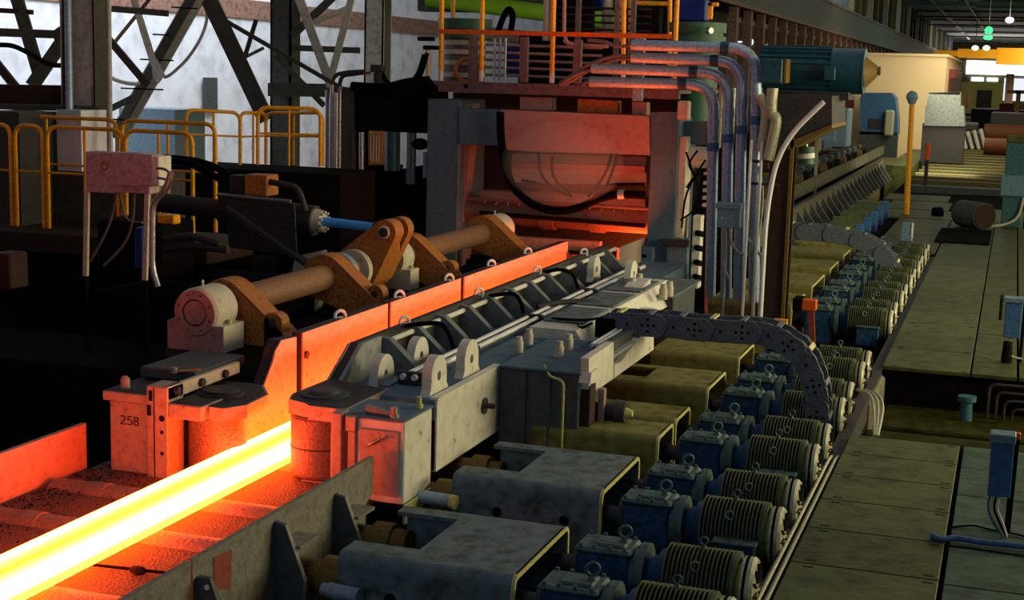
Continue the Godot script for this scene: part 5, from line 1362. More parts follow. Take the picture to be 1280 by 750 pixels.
func build_conduits() -> void:
	# four galvanised conduits from the platform over and down to the floor
	var runs := [[Vector3(-8.68, 4.38, -27.6), 5.302, [Vector3(-7.82, 4.35, -27.4), Vector3(-5.39, 4.36, -27.4), Vector3(-5.26, -0.16, -27.4)]], [Vector3(-8.68, 4.58, -27.6), 5.046, [Vector3(-7.76, 4.61, -27.3), Vector3(-5.11, 4.58, -27.3), Vector3(-4.93, -0.11, -27.3)]], [Vector3(-8.69, 4.79, -27.6), 4.8, [Vector3(-6.96, 4.83, -27.2), Vector3(-4.85, 4.8, -27.2), Vector3(-4.67, -0.09, -27.2)]], [Vector3(-8.7, 5.03, -27.6), 4.5, [Vector3(-6.94, 5.06, -27.1), Vector3(-4.58, 5.04, -27.1), Vector3(-4.36, -0.07, -27.1)]]]
	var names := ["lowest and leftmost", "second from below", "third from below", "highest and rightmost"]
	for i in 4:
		var w: Array = runs[i][2]
		var o := thing("conduit", "galvanised conduit bending from the platform down to the floor, %s of the four" % names[i], "conduit", Vector3(w[2].x, w[2].y, w[2].z), "four galvanised conduits")
		part(o, "pipe", Shape.new().tube(bend([w[0], w[1], w[2]], 0.5, 8), 0.105, 14), mats.galvanised)
		for f in [0.14, 0.24]:
			var at: Vector3 = w[1].lerp(w[2], f)
			part(o, "coupling", Shape.new().tube([at, at + (w[2] - w[1]).normalized() * 0.16], 0.118, 14), mats.galvanised if f < 0.2 else mats.cabinet_blue)
		var c: Vector3 = w[0].lerp(w[1], 0.72)
		part(o, "coupling", Shape.new().tube([c, c + (w[1] - w[0]).normalized() * 0.16], 0.118, 14), mats.motor_teal)
	# cables that leave the open conduit ends
	var ends := ["thin cable from the second conduit end running down behind the red beam", "upper of two cables from the third conduit end", "lower of two cables from the third conduit end", "short cable from the topmost conduit end", "stub of cable at the lowest conduit end"]
	for h in [[Vector3(-7.76, 4.57, -27.3), Vector3(-8.05, 4.5, -27.3), Vector3(-8.43, 4.27, -27.4)], [Vector3(-6.96, 4.86, -27.2), Vector3(-7.35, 4.83, -27.2), Vector3(-7.85, 4.66, -27.3), Vector3(-8.43, 4.3, -27.4)], [Vector3(-6.95, 4.81, -27.2), Vector3(-7.3, 4.77, -27.2), Vector3(-7.8, 4.58, -27.3), Vector3(-8.33, 4.28, -27.4)], [Vector3(-6.94, 5.06, -27.1), Vector3(-7.22, 5.03, -27.1), Vector3(-7.49, 5.11, -27.1), Vector3(-7.86, 5.14, -27.3)], [Vector3(-7.82, 4.35, -27.4), Vector3(-7.94, 4.32, -27.4), Vector3(-7.97, 4.26, -27.4)]]:
		solo("loose_cable", Shape.new().tube(curve(h, 6), 0.035, 8), mats.platform_steel, ends.pop_front(), "cable", "cables at the conduit ends")
	var st := thing("conduit_support", "grey upright with clamps behind the left ends of the conduits", "support", Vector3(-6.91, 4.02, -27.8))
	part(st, "upright", Shape.new().bar(Vector3(-6.91, 4.01, -27.6), Vector3(-6.9, 5.2, -27.6), 0.18, 0.12, Vector3(0, 0, 1)), mats.galvanised)
	part(st, "clamp", Shape.new().bar(Vector3(-6.91, 5.07, -27.3), Vector3(-6.71, 5.06, -27.3), 0.3, 0.12), mats.galvanised)
	# dark pillar with the thin pipes in front of it
	var p := thing("support_pillar", "dark brown flanged steel pillar right of the conduits", "pillar", Vector3(-3.9, -0.1, -26.6))
	part(p, "flange", Shape.new().boxes(Vector3(-4.1, -0.1, -26.35), Vector3(-3.70, 3.9, -26.31)), mats.rust_beam)
	part(p, "web", Shape.new().boxes(Vector3(-3.94, -0.1, -26.8), Vector3(-3.86, 3.9, -26.35)), mats.rust_beam)
	part(p, "flange", Shape.new().boxes(Vector3(-4.1, -0.1, -26.84), Vector3(-3.70, 3.9, -26.8)), mats.rust_beam)
	part(p, "edge", Shape.new().boxes(Vector3(-3.74, -0.1, -26.31), Vector3(-3.68, 3.6, -26.25)), mats.shaft_olive)
	for x in [-4.43, -4.24]:
		part(p, "thin_pipe", Shape.new().tube([Vector3(x, -0.1, -26.2), Vector3(x, 3.4, -26.2)], 0.03, 8), mats.bright_pipe)
	for y in [3.0, 2.6]:
		part(p, "pipe_clip", Shape.new().boxes(Vector3(-4.5, y, -26.3), Vector3(-3.9, y + 0.05, -26.22)), mats.dark_steel)
	part(p, "bright_pipe", Shape.new().tube(bend([Vector3(-3.17, 4.13, -26), Vector3(-3.9, 3.36, -26.05), Vector3(-4.08, 2.21, -26.1), Vector3(-4.09, 0.14, -26.12)], 0.6, 8), 0.045, 10), mats.bright_pipe)
	# bracket arm with the big motor
	part(p, "bracket", Shape.new().slab([Vector3(-4.08, 4.23, -26.3), Vector3(-3.07, 4.23, -26.3), Vector3(-3.04, 3.7, -26.3), Vector3(-3.79, 3.33, -26.3), Vector3(-4.02, 3.18, -26.3)], Vector3(0, 0, -2.1)), mats.dark_steel)
	part(p, "bracket_foot", Shape.new().slab([Vector3(-3.79, 3.39, -26.25), Vector3(-3.03, 3.74, -26.25), Vector3(-3.03, 3.67, -26.25), Vector3(-3.78, 3.25, -26.25)], Vector3(0, 0, -2.2)), mats.shaft_olive)
	for h in [[Vector3(-4.09, 4.34, -26.12), Vector3(-4.09, 3.92, -26.12), Vector3(-4, 3.75, -26.12), Vector3(-4.1, 3.07, -26.12)], [Vector3(-4.4, 4.19, -26.5), Vector3(-4.24, 3.91, -26.5), Vector3(-4.29, 3.19, -26.5)]]:
		part(p, "thick_hose", Shape.new().tube(curve(h, 6), 0.1, 12), mats.fan_cowl)
	var m := thing("screw_down_motor", "large dark teal motor with a cone end, high above the pillar", "motor", Vector3(-3.6, 4.25, -27.9))
	part(m, "base", Shape.new().boxes(Vector3(-4.5, 4.15, -28.4), Vector3(-2.9, 4.3, -27.45), 0.01), mats.dark_steel)
	part(m, "stator", Shape.new().cyl(Vector3(-4.6, 4.68, -27.9), Vector3(-3.28, 4.68, -27.9), 0.40, -1, 32), mats.motor_teal)
	var fins := Shape.new()
	for k in 22:
		var a := TAU * k / 22
		fins.bar(Vector3(-4.6, 4.68 + 0.42 * sin(a), -27.9 + 0.42 * cos(a)), Vector3(-3.28, 4.68 + 0.42 * sin(a), -27.9 + 0.42 * cos(a)), 0.015, 0.07, Vector3(0, sin(a), cos(a)))
	part(m, "fins", fins, mats.motor_teal)
	part(m, "end_bell", Shape.new().cyl(Vector3(-3.28, 4.68, -27.9), Vector3(-2.72, 4.68, -27.9), 0.42, -1, 36).cyl(Vector3(-2.72, 4.68, -27.9), Vector3(-2.68, 4.68, -27.9), 0.43, -1, 36), mats.motor_teal)
	part(m, "guard", Shape.new().cyl(Vector3(-2.68, 4.68, -27.9), Vector3(-2.46, 4.7, -27.9), 0.3, 0.1, 20).cyl(Vector3(-2.46, 4.7, -27.9), Vector3(-2.4, 4.7, -27.9), 0.08, -1, 12), mats.shaft_olive)
	part(m, "terminal_box", Shape.new().boxes(Vector3(-3.36, 4.5, -27.5), Vector3(-3.16, 4.75, -27.3), 0.01), mats.motor_teal)
	var cb := thing("control_cabinet", "teal control cabinet between the conduits and the big teal motor", "cabinet", Vector3(-4.4, 4.2, -27))
	part(cb, "body", Shape.new().boxes(Vector3(-4.37, 4.42, -26.6), Vector3(-4.01, 4.86, -26.6) + Vector3(0, 0, -0.5), 0.02), mats.motor_teal)
	part(cb, "side", Shape.new().boxes(Vector3(-4, 4.43, -26.65), Vector3(-3.94, 4.86, -26.65) + Vector3(0, 0, -0.45), 0.01), mats.shaft_olive)
	# junction box and its cables
	var jb := thing("junction_box", "pale blue junction box fixed on the conduits", "junction box", Vector3(-4.92, 1.72, -27))
	part(jb, "case", Shape.new().boxes(Vector3(-5.09, 1.74, -26.75), Vector3(-4.67, 2.14, -26.75) + Vector3(0, 0, -0.35), 0.01), mats.box_blue)
	part(jb, "hood", Shape.new().boxes(Vector3(-5.12, 2.1, -26.7), Vector3(-4.65, 2.2, -26.7) + Vector3(0, 0, -0.4), 0.01), mats.box_blue)
	part(jb, "lock", Shape.new().cyl(Vector3(-5, 1.91, -26.75), Vector3(-5, 1.92, -26.73), 0.025, -1, 12), mats.bare_edge)
	for h in [[Vector3(-4.87, 1.73, -26.9), Vector3(-4.83, 1.48, -26.9), Vector3(-4.7, 1.29, -26.9), Vector3(-4.52, 1.25, -26.9), Vector3(-4.38, 1.41, -26.9), Vector3(-4.31, 1.84, -26.9), Vector3(-4.3, 2.43, -26.9), Vector3(-4.4, 2.9, -26.9)], [Vector3(-4.56, 1.57, -26.9), Vector3(-4.44, 1.46, -26.9), Vector3(-4.31, 1.31, -26.9), Vector3(-4.24, 1.09, -26.9), Vector3(-4.21, 0.01, -26.9)], [Vector3(-4.92, 1.2, -26.9), Vector3(-4.94, 0.97, -26.9), Vector3(-4.82, 0.75, -26.9)], [Vector3(-4.96, 1.72, -26.9), Vector3(-4.92, 1.5, -26.9), Vector3(-4.92, 0.89, -26.9), Vector3(-4.92, -0.02, -26.9)]]:
		part(jb, "cable", Shape.new().tube(curve(h, 6), 0.028, 8), mats.column_grey)


func build_chains() -> void:
	# drag chains: each side plate is a flat link with holes
	chain([Vector3(-4.93, 1.18, -18.9), Vector3(-4.35, 1.21, -18.9), Vector3(-3.59, 1.2, -18.9), Vector3(-3, 1.22, -18.9), Vector3(-2.66, 1.16, -18.9), Vector3(-2.38, 0.97, -18.9), Vector3(-2.21, 0.68, -18.9), Vector3(-2.14, 0.39, -18.9), Vector3(-2.13, 0.05, -18.9)], 0.32, 0.4, "perforated grey cable drag chain curving over the near gear motors", true)
	chain([Vector3(-4.88, 0.97, -34.5), Vector3(-4.3, 0.97, -34.5), Vector3(-3.65, 0.93, -34.5), Vector3(-3.09, 0.82, -34.5), Vector3(-2.72, 0.64, -34.5), Vector3(-2.48, 0.39, -34.5), Vector3(-2.37, 0.06, -34.5), Vector3(-2.4, -0.26, -34.5)], 0.4, 0.45, "distant cable drag chain curving over the far gear motors", false)


func chain(path: Array, high: float, wide: float, label: String, holes: bool) -> void:
	var o := thing("drag_chain", label, "cable chain", path[0] - Vector3(0, 0.3, 0))
	var pts := curve(path, 10)
	var run := 0.0
	var nextp := 0.0
	var made := []
	for i in pts.size() - 1:
		var seg: float = pts[i].distance_to(pts[i + 1])
		while nextp <= run + seg:
			made.append(pts[i].lerp(pts[i + 1], (nextp - run) / seg))
			nextp += 0.21
		run += seg
	for i in made.size() - 1:
		var a: Vector3 = made[i]
		var b: Vector3 = made[i + 1]
		var d := (b - a).normalized()
		var side := Vector3(0, 0, 1)
		var upv := side.cross(d).normalized()
		var t := Transform3D(Basis(d, upv, d.cross(upv)), (a + b) * 0.5 + side * (wide * 0.5 + 0.034 * (i % 3 - 1)))
		var poly := arc(Vector2(0.09, 0), high * 0.5, -70, 70, 6) + arc(Vector2(-0.09, 0), high * 0.5, 110, 250, 6)
		var lk := part(o, "link_plate", Shape.new().prism(poly, t, 0.03), mats.chain_grey)
		part(o, "link_plate", Shape.new().prism(poly, Transform3D(t.basis, t.origin - side * wide), 0.03), mats.chain_grey)
		if holes:
			var h := Shape.new()
			for q in [Vector2(0, 0.08), Vector2(0, -0.08), Vector2(-0.08, 0), Vector2(0.08, 0), Vector2(0, 0)]:
				var c := t * Vector3(q.x, q.y, 0)
				h.cyl(c - side * 0.02, c + side * 0.018, 0.022, -1, 10)
			part(lk, "holes", h, mats.chain_hole)
		if i % 2 == 0:
			part(lk, "cross_bar", Shape.new().box(t.origin - side * wide * 0.5 + upv * high * 0.47, Vector3(0.07, 0.03, wide), 0.005, Basis(d, upv, d.cross(upv))), mats.bare_edge if i % 6 == 0 else mats.chain_grey)


# ---------------------------------------------------------------- left side

func rail_panel(o: Node3D, a: Vector3, b: Vector3, h: float, posts: int, m: Material) -> void:
	# a bent hoop with two uprights, a mid rail and inner posts
	var up := Vector3(0, h, 0)
	part(o, "hoop", Shape.new().tube(bend([a, a + up, b + up, b], 0.22, 6), 0.038, 10), m)
	part(o, "mid_rail", Shape.new().tube([a + up * 0.55, b + up * 0.55], 0.022, 8), m)
	for k in posts:
		var p := a.lerp(b, (k + 1.0) / (posts + 1.0))
		part(o, "post", Shape.new().tube([p, p + up], 0.026, 8), m)


func build_left_side() -> void:
	# near railing across the left edge
	var zs := -21.5
	var o := thing("guard_railing", "rusty yellow pipe railing at the far left behind the pink box", "railing", Vector3(-15.5, 1.4, zs), "yellow railings of the left side")
	for p in [[-17.6, -16.72], [-16.62, -16.05], [-15.95, -14.42], [-14.36, -13.05]]:
		rail_panel(o, Vector3(p[0], 1.55, zs), Vector3(p[1], 1.55, zs), 1.78, 1 if p[1] - p[0] > 1.0 else 0, mats.yellow_paint)
	var o2 := thing("guard_railing", "second yellow pipe railing just behind the far left one", "railing", Vector3(-15.5, 1.4, zs - 1.0), "yellow railings of the left side")
	for p in [[-18.2, -15.2], [-15.1, -13.2]]:
		rail_panel(o2, Vector3(p[0], 1.55, zs - 1.0), Vector3(p[1], 1.55, zs - 1.0), 1.9, 1, mats.yellow_paint)
	solo("walkway_beam", Shape.new().boxes(Vector3(-19, 1.15, -22.8), Vector3(-12.6, 1.5, -21.2), 0.02), mats.rust_beam, "dark rusty beam under the left railings", "beam")
	solo("added_dark_plinth", Shape.new().boxes(Vector3(-20, -1.3, -22.9), Vector3(-12.2, 1.15, -22.0)), mats.black_steel, "added black plinth that darkens the gap under the left railings", "plinth")  # added to keep the gap under the railings dark
	# far railing in front of the white wall
	var q := thing("guard_railing", "bright yellow pipe railing cage in front of the white wall", "railing", Vector3(-15.5, 2.35, -27), "yellow railings of the left side")
	var c := [Vector3(-16.09, 2.43, -26.27), Vector3(-15.54, 2.36, -27.51), Vector3(-15.51, 2.34, -28.59), Vector3(-13.88, 2.41, -28.08), Vector3(-13.96, 2.56, -25.41), Vector3(-12.8, 2.56, -25.8)]
	for e in [[c[0], c[1]], [c[1], c[2]], [c[2], c[3]], [c[4], c[5]]]:
		rail_panel(q, e[0], e[1], 1.12, 1, mats.yellow_paint)
	solo("walkway_beam", Shape.new().boxes(Vector3(-16.8, -1.3, -28.0), Vector3(-12.6, 2.38, -26.3), 0.02), mats.black_steel, "black deck beam under the bright railing cage, extended down as added dark backing", "beam")  # lower part added as black backing down to the floor
	solo("walkway_beam", Shape.new().boxes(Vector3(-14.8, 2.03, -31.98), Vector3(-13.68, 2.27, -31.33) - Vector3(0, 0.02, 0)), mats.black_steel, "small black ledge under the yellow grating rails left of the stand", "beam")
	var q2 := thing("guard_railing", "yellow grating rails seen between the dark pillars left of the stand", "railing", Vector3(-13.2, 2.2, -30))
	for e in [[Vector3(-14.25, 2.25, -31.14), Vector3(-13.76, 2.27, -31.31)]]:
		rail_panel(q2, e[0], e[1], 1.3, 7, mats.yellow_paint)
	# columns
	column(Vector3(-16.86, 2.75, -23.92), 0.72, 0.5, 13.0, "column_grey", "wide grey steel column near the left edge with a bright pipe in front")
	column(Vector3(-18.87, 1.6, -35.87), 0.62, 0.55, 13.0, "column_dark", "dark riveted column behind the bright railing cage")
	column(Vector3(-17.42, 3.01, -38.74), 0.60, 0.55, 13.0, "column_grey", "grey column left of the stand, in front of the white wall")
	solo("bright_pipe", Shape.new().tube([Vector3(-16.61, 3.53, -23.07), Vector3(-16.84, 6.03, -23.4)], 0.07, 12), mats.galvanised, "bright blue-grey vertical pipe beside the wide left column", "pipe")
	solo("thin_pipe", Shape.new().tube([Vector3(-16.7, 3.53, -23.03), Vector3(-16.91, 6.03, -23.38)], 0.035, 8), mats.rust_beam, "thin brown vertical pipe left of the bright pipe", "pipe")
	solo("thin_pipe", Shape.new().tube([Vector3(-15.83, 2.82, -23.21), Vector3(-16.11, 6.05, -23.65)], 0.045, 10), mats.column_grey, "thin grey vertical pipe right of the wide left column", "pipe")
	solo("tie_beam", Shape.new().bar(Vector3(-22.31, 3.73, -22.24), Vector3(-16.88, 3.8, -24.09), 0.3, 0.42), mats.rust_beam, "brown beam reaching the wide left column from the left edge", "beam")
	solo("tie_beam", Shape.new().bar(Vector3(-21.9, 3.57, -21.81), Vector3(-16.33, 3.59, -23.71), 0.5, 0.1), mats.column_dark, "thin dark ledge under the brown left beam", "beam")
	solo("tie_beam", Shape.new().bar(Vector3(-18.98, 3.85, -35.14), Vector3(-17.27, 3.87, -35.73), 0.3, 0.35), mats.column_dark, "dark horizontal beam crossing the dark riveted column", "beam")
	# bracing in front of the wall
	brace(Vector3(-17.79, 9.62, -33.3), Vector3(-20.99, 2.62, -31.05), 0.42, "column_grey", "broad grey brace leaning right, with thin ladder rods")
	brace(Vector3(-17.78, 9.59, -33.08), Vector3(-20.96, 2.63, -30.85), 0.2, "column_dark", "dark flange along the broad grey brace")
	brace(Vector3(-20.96, 9.53, -32.21), Vector3(-17.52, 3.15, -32.32), 0.40, "column_dark", "broad dark brace leaning left down to the bright railing")
	brace(Vector3(-19.49, 9.88, -34.9), Vector3(-16.95, 3.99, -34.78), 0.22, "column_grey", "grey brace running down left of the grey column")
	brace(Vector3(-16.04, 9.88, -36.07), Vector3(-17, 4.05, -34.78), 0.17, "column_grey", "slim grey brace rising right beside the grey column")
	brace(Vector3(-21.52, 9.26, -30.9), Vector3(-19.68, 4.41, -30.72), 0.14, "column_grey", "slim grey brace meeting the gusset of the broad brace")
	brace(Vector3(-20.89, 5.14, -30.43), Vector3(-19.81, 3.95, -30.6), 0.16, "rust_beam", "brown diagonal below the slim grey brace")
	brace(Vector3(-18.66, 5.55, -32.33), Vector3(-15.76, 3.95, -33.04), 0.1, "column_dark", "long thin dark tie crossing the dark riveted column")
	brace(Vector3(-20.67, 8.51, -25.72), Vector3(-19.12, 4.22, -25.54), 0.24, "column_dark", "dark brace left of the bright pipe")
	brace(Vector3(-18.7, 4.86, -25.78), Vector3(-19.23, 3.93, -25.45), 0.26, "column_dark", "dark brace running down left from the wide column")
	brace(Vector3(-20.71, 3.29, -30.19), Vector3(-20.04, 3.67, -30.48), 0.14, "column_dark", "short dark strut at the foot of the broad grey brace")
	brace(Vector3(-14.13, 10.09, -37.82), Vector3(-18.5, 5.28, -35.54), 0.2, "column_dark", "upper dark diagonal behind the grey brace")
	brace(Vector3(-17.04, 6.11, -36.18), Vector3(-17.98, 5.66, -35.78), 0.14, "column_grey", "short grey strut under the upper dark diagonal")
	brace(Vector3(-18.86, 4.74, -35.33), Vector3(-17.54, 3.46, -35.56), 0.14, "column_dark", "dark diagonal between the riveted column and the stand")
	brace(Vector3(-19.94, 5.71, -36.19), Vector3(-20.19, 4.55, -35.92), 0.1, "rust_beam", "thin brown strut right of the broad dark brace")
	brace(Vector3(-22.72, 7.6, -24.88), Vector3(-19.5, 3.85, -25.35), 0.16, "rust_beam", "short brown diagonal at the left edge")
	brace(Vector3(-18.69, 9.55, -34.05), Vector3(-22, 4.67, -32.11), 0.06, "post_brown", "thin brown rod crossing the slim grey brace")
	brace(Vector3(-19.74, 5.67, -28.77), Vector3(-18.35, 5.59, -29.23), 0.14, "column_dark", "short dark horizontal bar at the top left of the white wall")
	brace(Vector3(-22.64, 5.54, -24.56), Vector3(-19.33, 5.44, -25.67), 0.1, "rust_beam", "rusty horizontal bar at the top of the left edge")
	brace(Vector3(-22.6, 5.04, -24.49), Vector3(-18.78, 5, -25.78), 0.17, "column_dark", "dark horizontal bar ending at the wide column gusset")
	brace(Vector3(-18.45, 4.97, -35.51), Vector3(-16.74, 4.95, -36.08), 0.16, "column_dark", "dark horizontal bar between the riveted and the grey column")
	brace(Vector3(-20.17, 4.97, -37.06), Vector3(-20.68, 4.68, -36.84), 0.08, "column_dark", "tiny dark strut left of the riveted column")
	solo("gusset_plate", Shape.new().slab([Vector3(-19.62, 4.6, -30.56), Vector3(-19.49, 4.56, -30.6), Vector3(-19.28, 4.19, -30.61), Vector3(-19.46, 3.99, -30.51), Vector3(-19.6, 4.18, -30.5)], Vector3(0, 0, 0.06)), mats.column_grey, "grey gusset plate on the broad brace", "gusset plate")
	solo("gusset_plate", Shape.new().slab([Vector3(-18.78, 5.04, -25.57), Vector3(-18.57, 5.16, -25.66), Vector3(-18.51, 4.79, -25.62), Vector3(-18.67, 4.82, -25.57)], Vector3(0, 0, 0.06)), mats.column_dark, "dark gusset plate where the bars meet the wide column", "gusset plate")
	# ladder rods on the broad brace
	var steps := ["topmost", "second from the top", "third from the top", "second lowest", "lowest"]
	for r in [[Vector3(-19.68, 5.83, -31.49), Vector3(-19.07, 5.81, -31.69)], [Vector3(-20.06, 5.16, -31.25), Vector3(-19.67, 5.15, -31.38)], [Vector3(-20.31, 4.55, -31.07), Vector3(-19.53, 4.54, -31.33)], [Vector3(-20.7, 3.84, -30.82), Vector3(-19.71, 3.83, -31.15)], [Vector3(-20.84, 3.08, -30.64), Vector3(-20.23, 3.08, -30.85)]]:
		solo("step_rod", Shape.new().tube([r[0], r[1]], 0.022, 6), mats.black_steel, "thin dark step rod fixed across the broad grey brace, %s" % steps.pop_front(), "step rod", "step rods on the broad brace")
	# hanging cables
	for h in [[Vector3(-19.19, 6.04, -32.23), Vector3(-19.1, 5.65, -32.19), Vector3(-19.19, 5.16, -32.08), Vector3(-19.47, 4.62, -31.9), Vector3(-19.82, 4.22, -31.71), Vector3(-20, 4.12, -31.64)]]:
		solo("hanging_cable", Shape.new().tube(curve(h, 6), 0.04, 8), mats.column_grey, "grey cable hanging in a bow right of the broad brace", "cable")
	solo("hanging_cable", Shape.new().tube(curve([Vector3(-20.81, 4.18, -30.3), Vector3(-20.53, 4.04, -30.37), Vector3(-20.25, 3.97, -30.46), Vector3(-19.96, 3.96, -30.55)], 6), 0.045, 8), mats.column_grey, "grey cable hanging in a short bow left of the broad brace", "cable")
	solo("hanging_cable", Shape.new().tube(curve([Vector3(-19.66, 4.75, -24.91), Vector3(-19.35, 4.74, -25.01), Vector3(-19.03, 4.61, -25.09), Vector3(-18.63, 4.4, -25.2), Vector3(-18.29, 4.37, -25.31)], 6), 0.05, 8), mats.black_steel, "black cable sagging across the left edge", "cable")
	# low parts of the wall and the niches
	solo("wall_niche", Shape.new().boxes(Vector3(-29.9, 2.62, -50.06), Vector3(-29.8, 3.95, -50.99)), mats.gusset, "small grey opening in the white wall behind the braces", "opening")
	solo("block_wall", Shape.new().boxes(Vector3(-22.01, 1.63, -32.68), Vector3(-20.35, 3.3, -34.16)), mats.box_blue, "low pale bluish wall block behind the railings", "wall")
	solo("white_cabin", Shape.new().boxes(Vector3(-16.73, 2.41, -22.84), Vector3(-16.2, 3.58, -23.64)), mats.wall_white, "white cabin wall behind the left railing", "cabin")
	solo("grey_cabin", Shape.new().boxes(Vector3(-17.66, 1.19, -21.89), Vector3(-16.83, 3.54, -22.99)), mats.cabin_grey, "grey cabin wall at the left edge under the brown beam", "cabin")
	solo("added_dark_screen", Shape.new().boxes(Vector3(-16.82, 1.15, -22.82), Vector3(-14.81, 2.46, -24.14)), mats.column_dark, "added dark screen behind the lower bars of the left railing", "screen")  # added to hide the white wall behind the railing
	solo("dark_doorway", Shape.new().boxes(Vector3(-25.5, 1.4, -40.62) * Vector3(1, 0, 1) + Vector3(0, -1.3, 0), Vector3(-25.4, 2.66, -41.34)), mats.black_steel, "dark doorway beside the bright railing cage", "doorway")
	# pink control box on two legs
	var b := thing("control_box", "pinkish control box on two thin legs at the left", "control box", Vector3(-11.78, 1.41, -17.5))
	var bz := -17.5
	part(b, "case", Shape.new().boxes(Vector3(-12.32, 2.66, -17.45), Vector3(-11.84, 3.23, -17.45) + Vector3(0, 0, -0.25), 0.01), mats.pink_box)
	part(b, "case", Shape.new().boxes(Vector3(-11.81, 2.78, -17.4), Vector3(-11.35, 3.24, -17.4) + Vector3(0, 0, -0.3), 0.01), mats.pink_box)
	part(b, "door", Shape.new().boxes(Vector3(-11.37, 2.8, -17.4), Vector3(-11.2, 3.23, -17.4) + Vector3(0, 0, -0.3), 0.01), mats.pink_box)
	part(b, "side", Shape.new().boxes(Vector3(-11.22, 2.8, -17.42), Vector3(-11.11, 3.21, -17.42) + Vector3(0, 0, -0.33), 0.01), mats.cream_paint)
	part(b, "lower_case", Shape.new().boxes(Vector3(-11.85, 2.68, -17.45), Vector3(-11.28, 2.81, -17.45) + Vector3(0, 0, -0.25), 0.01), mats.pink_box)
	part(b, "dial", Shape.new().torus(Vector3(-12, 3.04, -17.44), Vector3(0, 0, 1), 0.055, 0.012, 20, 6), mats.lever_brown)
	part(b, "leg", Shape.new().bar(Vector3(-12.38, 1.45, -17.5), Vector3(-12.33, 2.68, -17.5), 0.07, 0.05, Vector3(0, 0, 1)), mats.bearing_paint)
	part(b, "leg", Shape.new().bar(Vector3(-11.4, 1.46, -17.5), Vector3(-11.34, 2.75, -17.5), 0.07, 0.05, Vector3(0, 0, 1)), mats.bearing_paint)
	part(b, "leg", Shape.new().bar(Vector3(-12.38, 1.45, -17.5), Vector3(-12.38, 1.45, -17.5) * Vector3(1, 0, 1) + Vector3(0, 0.35, 0), 0.06, 0.05, Vector3(0, 0, 1)), mats.black_steel)
	part(b, "leg", Shape.new().bar(Vector3(-11.4, 1.46, -17.5), Vector3(-11.4, 1.46, -17.5) * Vector3(1, 0, 1) + Vector3(0, 0.35, 0), 0.06, 0.05, Vector3(0, 0, 1)), mats.black_steel)
	part(b, "conduit", Shape.new().tube(bend([Vector3(-10.9, 3.01, -17.4), Vector3(-11, 2.73, -17.4), Vector3(-11.2, 2.59, -17.4), Vector3(-11.22, 1.66, -17.4), Vector3(-11.13, 1.4, -17.4)], 0.15), 0.045, 10), mats.steel)
	for h in [[Vector3(-11.13, 3.05, -17.4), Vector3(-10.97, 3.03, -17.4), Vector3(-10.9, 2.89, -17.4), Vector3(-11, 2.73, -17.4)], [Vector3(-11.12, 2.92, -17.4), Vector3(-10.95, 2.89, -17.4), Vector3(-10.93, 2.8, -17.4), Vector3(-11.08, 2.66, -17.4)], [Vector3(-11.52, 2.7, -17.45), Vector3(-11.59, 2.3, -17.5), Vector3(-11.8, 1.94, -17.6), Vector3(-12.21, 1.59, -17.7)], [Vector3(-11.84, 2.68, -17.5), Vector3(-12.02, 2.26, -17.6), Vector3(-12.23, 1.96, -17.7), Vector3(-12.51, 1.62, -17.8)], [Vector3(-11.79, 2.66, -17.5), Vector3(-11.76, 2.31, -17.6), Vector3(-11.5, 2.26, -17.6)]]:
		part(b, "cable", Shape.new().tube(curve(h, 6), 0.018, 8), mats.platform_steel)
	# dark machinery behind the box
	var m := thing("hydraulic_unit", "dark hydraulic unit with a blue part behind the pink control box", "hydraulic unit", Vector3(-12.61, 1.18, -19))
	part(m, "block", Shape.new().boxes(Vector3(-13.25, 1.2, -19), Vector3(-12.1, 2.08, -19) + Vector3(0, 0, -1), 0.05), mats.black_steel)
	part(m, "blue_valve", Shape.new().boxes(Vector3(-12.36, 1.42, -18.7), Vector3(-12.22, 2.04, -18.7) + Vector3(0, 0, -0.2), 0.02), mats.deep_blue)
	part(m, "yellow_guard", Shape.new().boxes(Vector3(-12.16, 2.08, -19), Vector3(-11.86, 2.22, -19) + Vector3(0, 0, -0.2), 0.02), mats.yellow_paint)
	part(m, "pipe", Shape.new().tube(curve([Vector3(-12.04, 1.84, -19), Vector3(-11.55, 1.92, -19), Vector3(-11.07, 1.83, -19)], 6), 0.06, 10), mats.dark_steel)
	part(m, "pipe", Shape.new().tube(curve([Vector3(-12.04, 1.69, -19), Vector3(-11.55, 1.77, -19), Vector3(-10.94, 1.76, -19)], 6), 0.06, 10), mats.dark_steel)
	part(m, "foot", Shape.new().boxes(Vector3(-13.2, -1.3, -20.4), Vector3(-10.4, 1.0, -18.8)), mats.black_steel)
	# dark frame left of the stand
	var f := thing("pipe_gantry", "black gantry with vertical pipes left of the rolling stand", "gantry", Vector3(-13, -1.3, -29))
	part(f, "header", Shape.new().slab([Vector3(-13.91, 4.01, -29.5), Vector3(-12.06, 4.05, -29.5), Vector3(-12.04, 3.12, -29.5), Vector3(-13.9, 3.13, -29.5)], Vector3(0, 0, -1.2)), mats.black_steel)
	part(f, "pillar", Shape.new().slab([Vector3(-14.32, 4.07, -29.3), Vector3(-13.82, 4.05, -29.3), Vector3(-13.74, 0.52, -29.3), Vector3(-14.17, 0.49, -29.3)], Vector3(0, 0, -0.5)), mats.column_dark)
	part(f, "pillar", Shape.new().slab([Vector3(-13.95, 3.16, -29.6), Vector3(-13.75, 3.17, -29.6), Vector3(-13.68, 0.49, -29.6), Vector3(-13.88, 0.48, -29.6)], Vector3(0, 0, -0.5)), mats.black_steel)
	part(f, "screen", Shape.new().slab([Vector3(-14.02, 2.02, -30.2), Vector3(-12.32, 2.41, -30.2), Vector3(-12.27, 0.16, -30.2), Vector3(-13.99, 0.04, -30.2)], Vector3(0, 0, -0.2)), mats.black_steel)
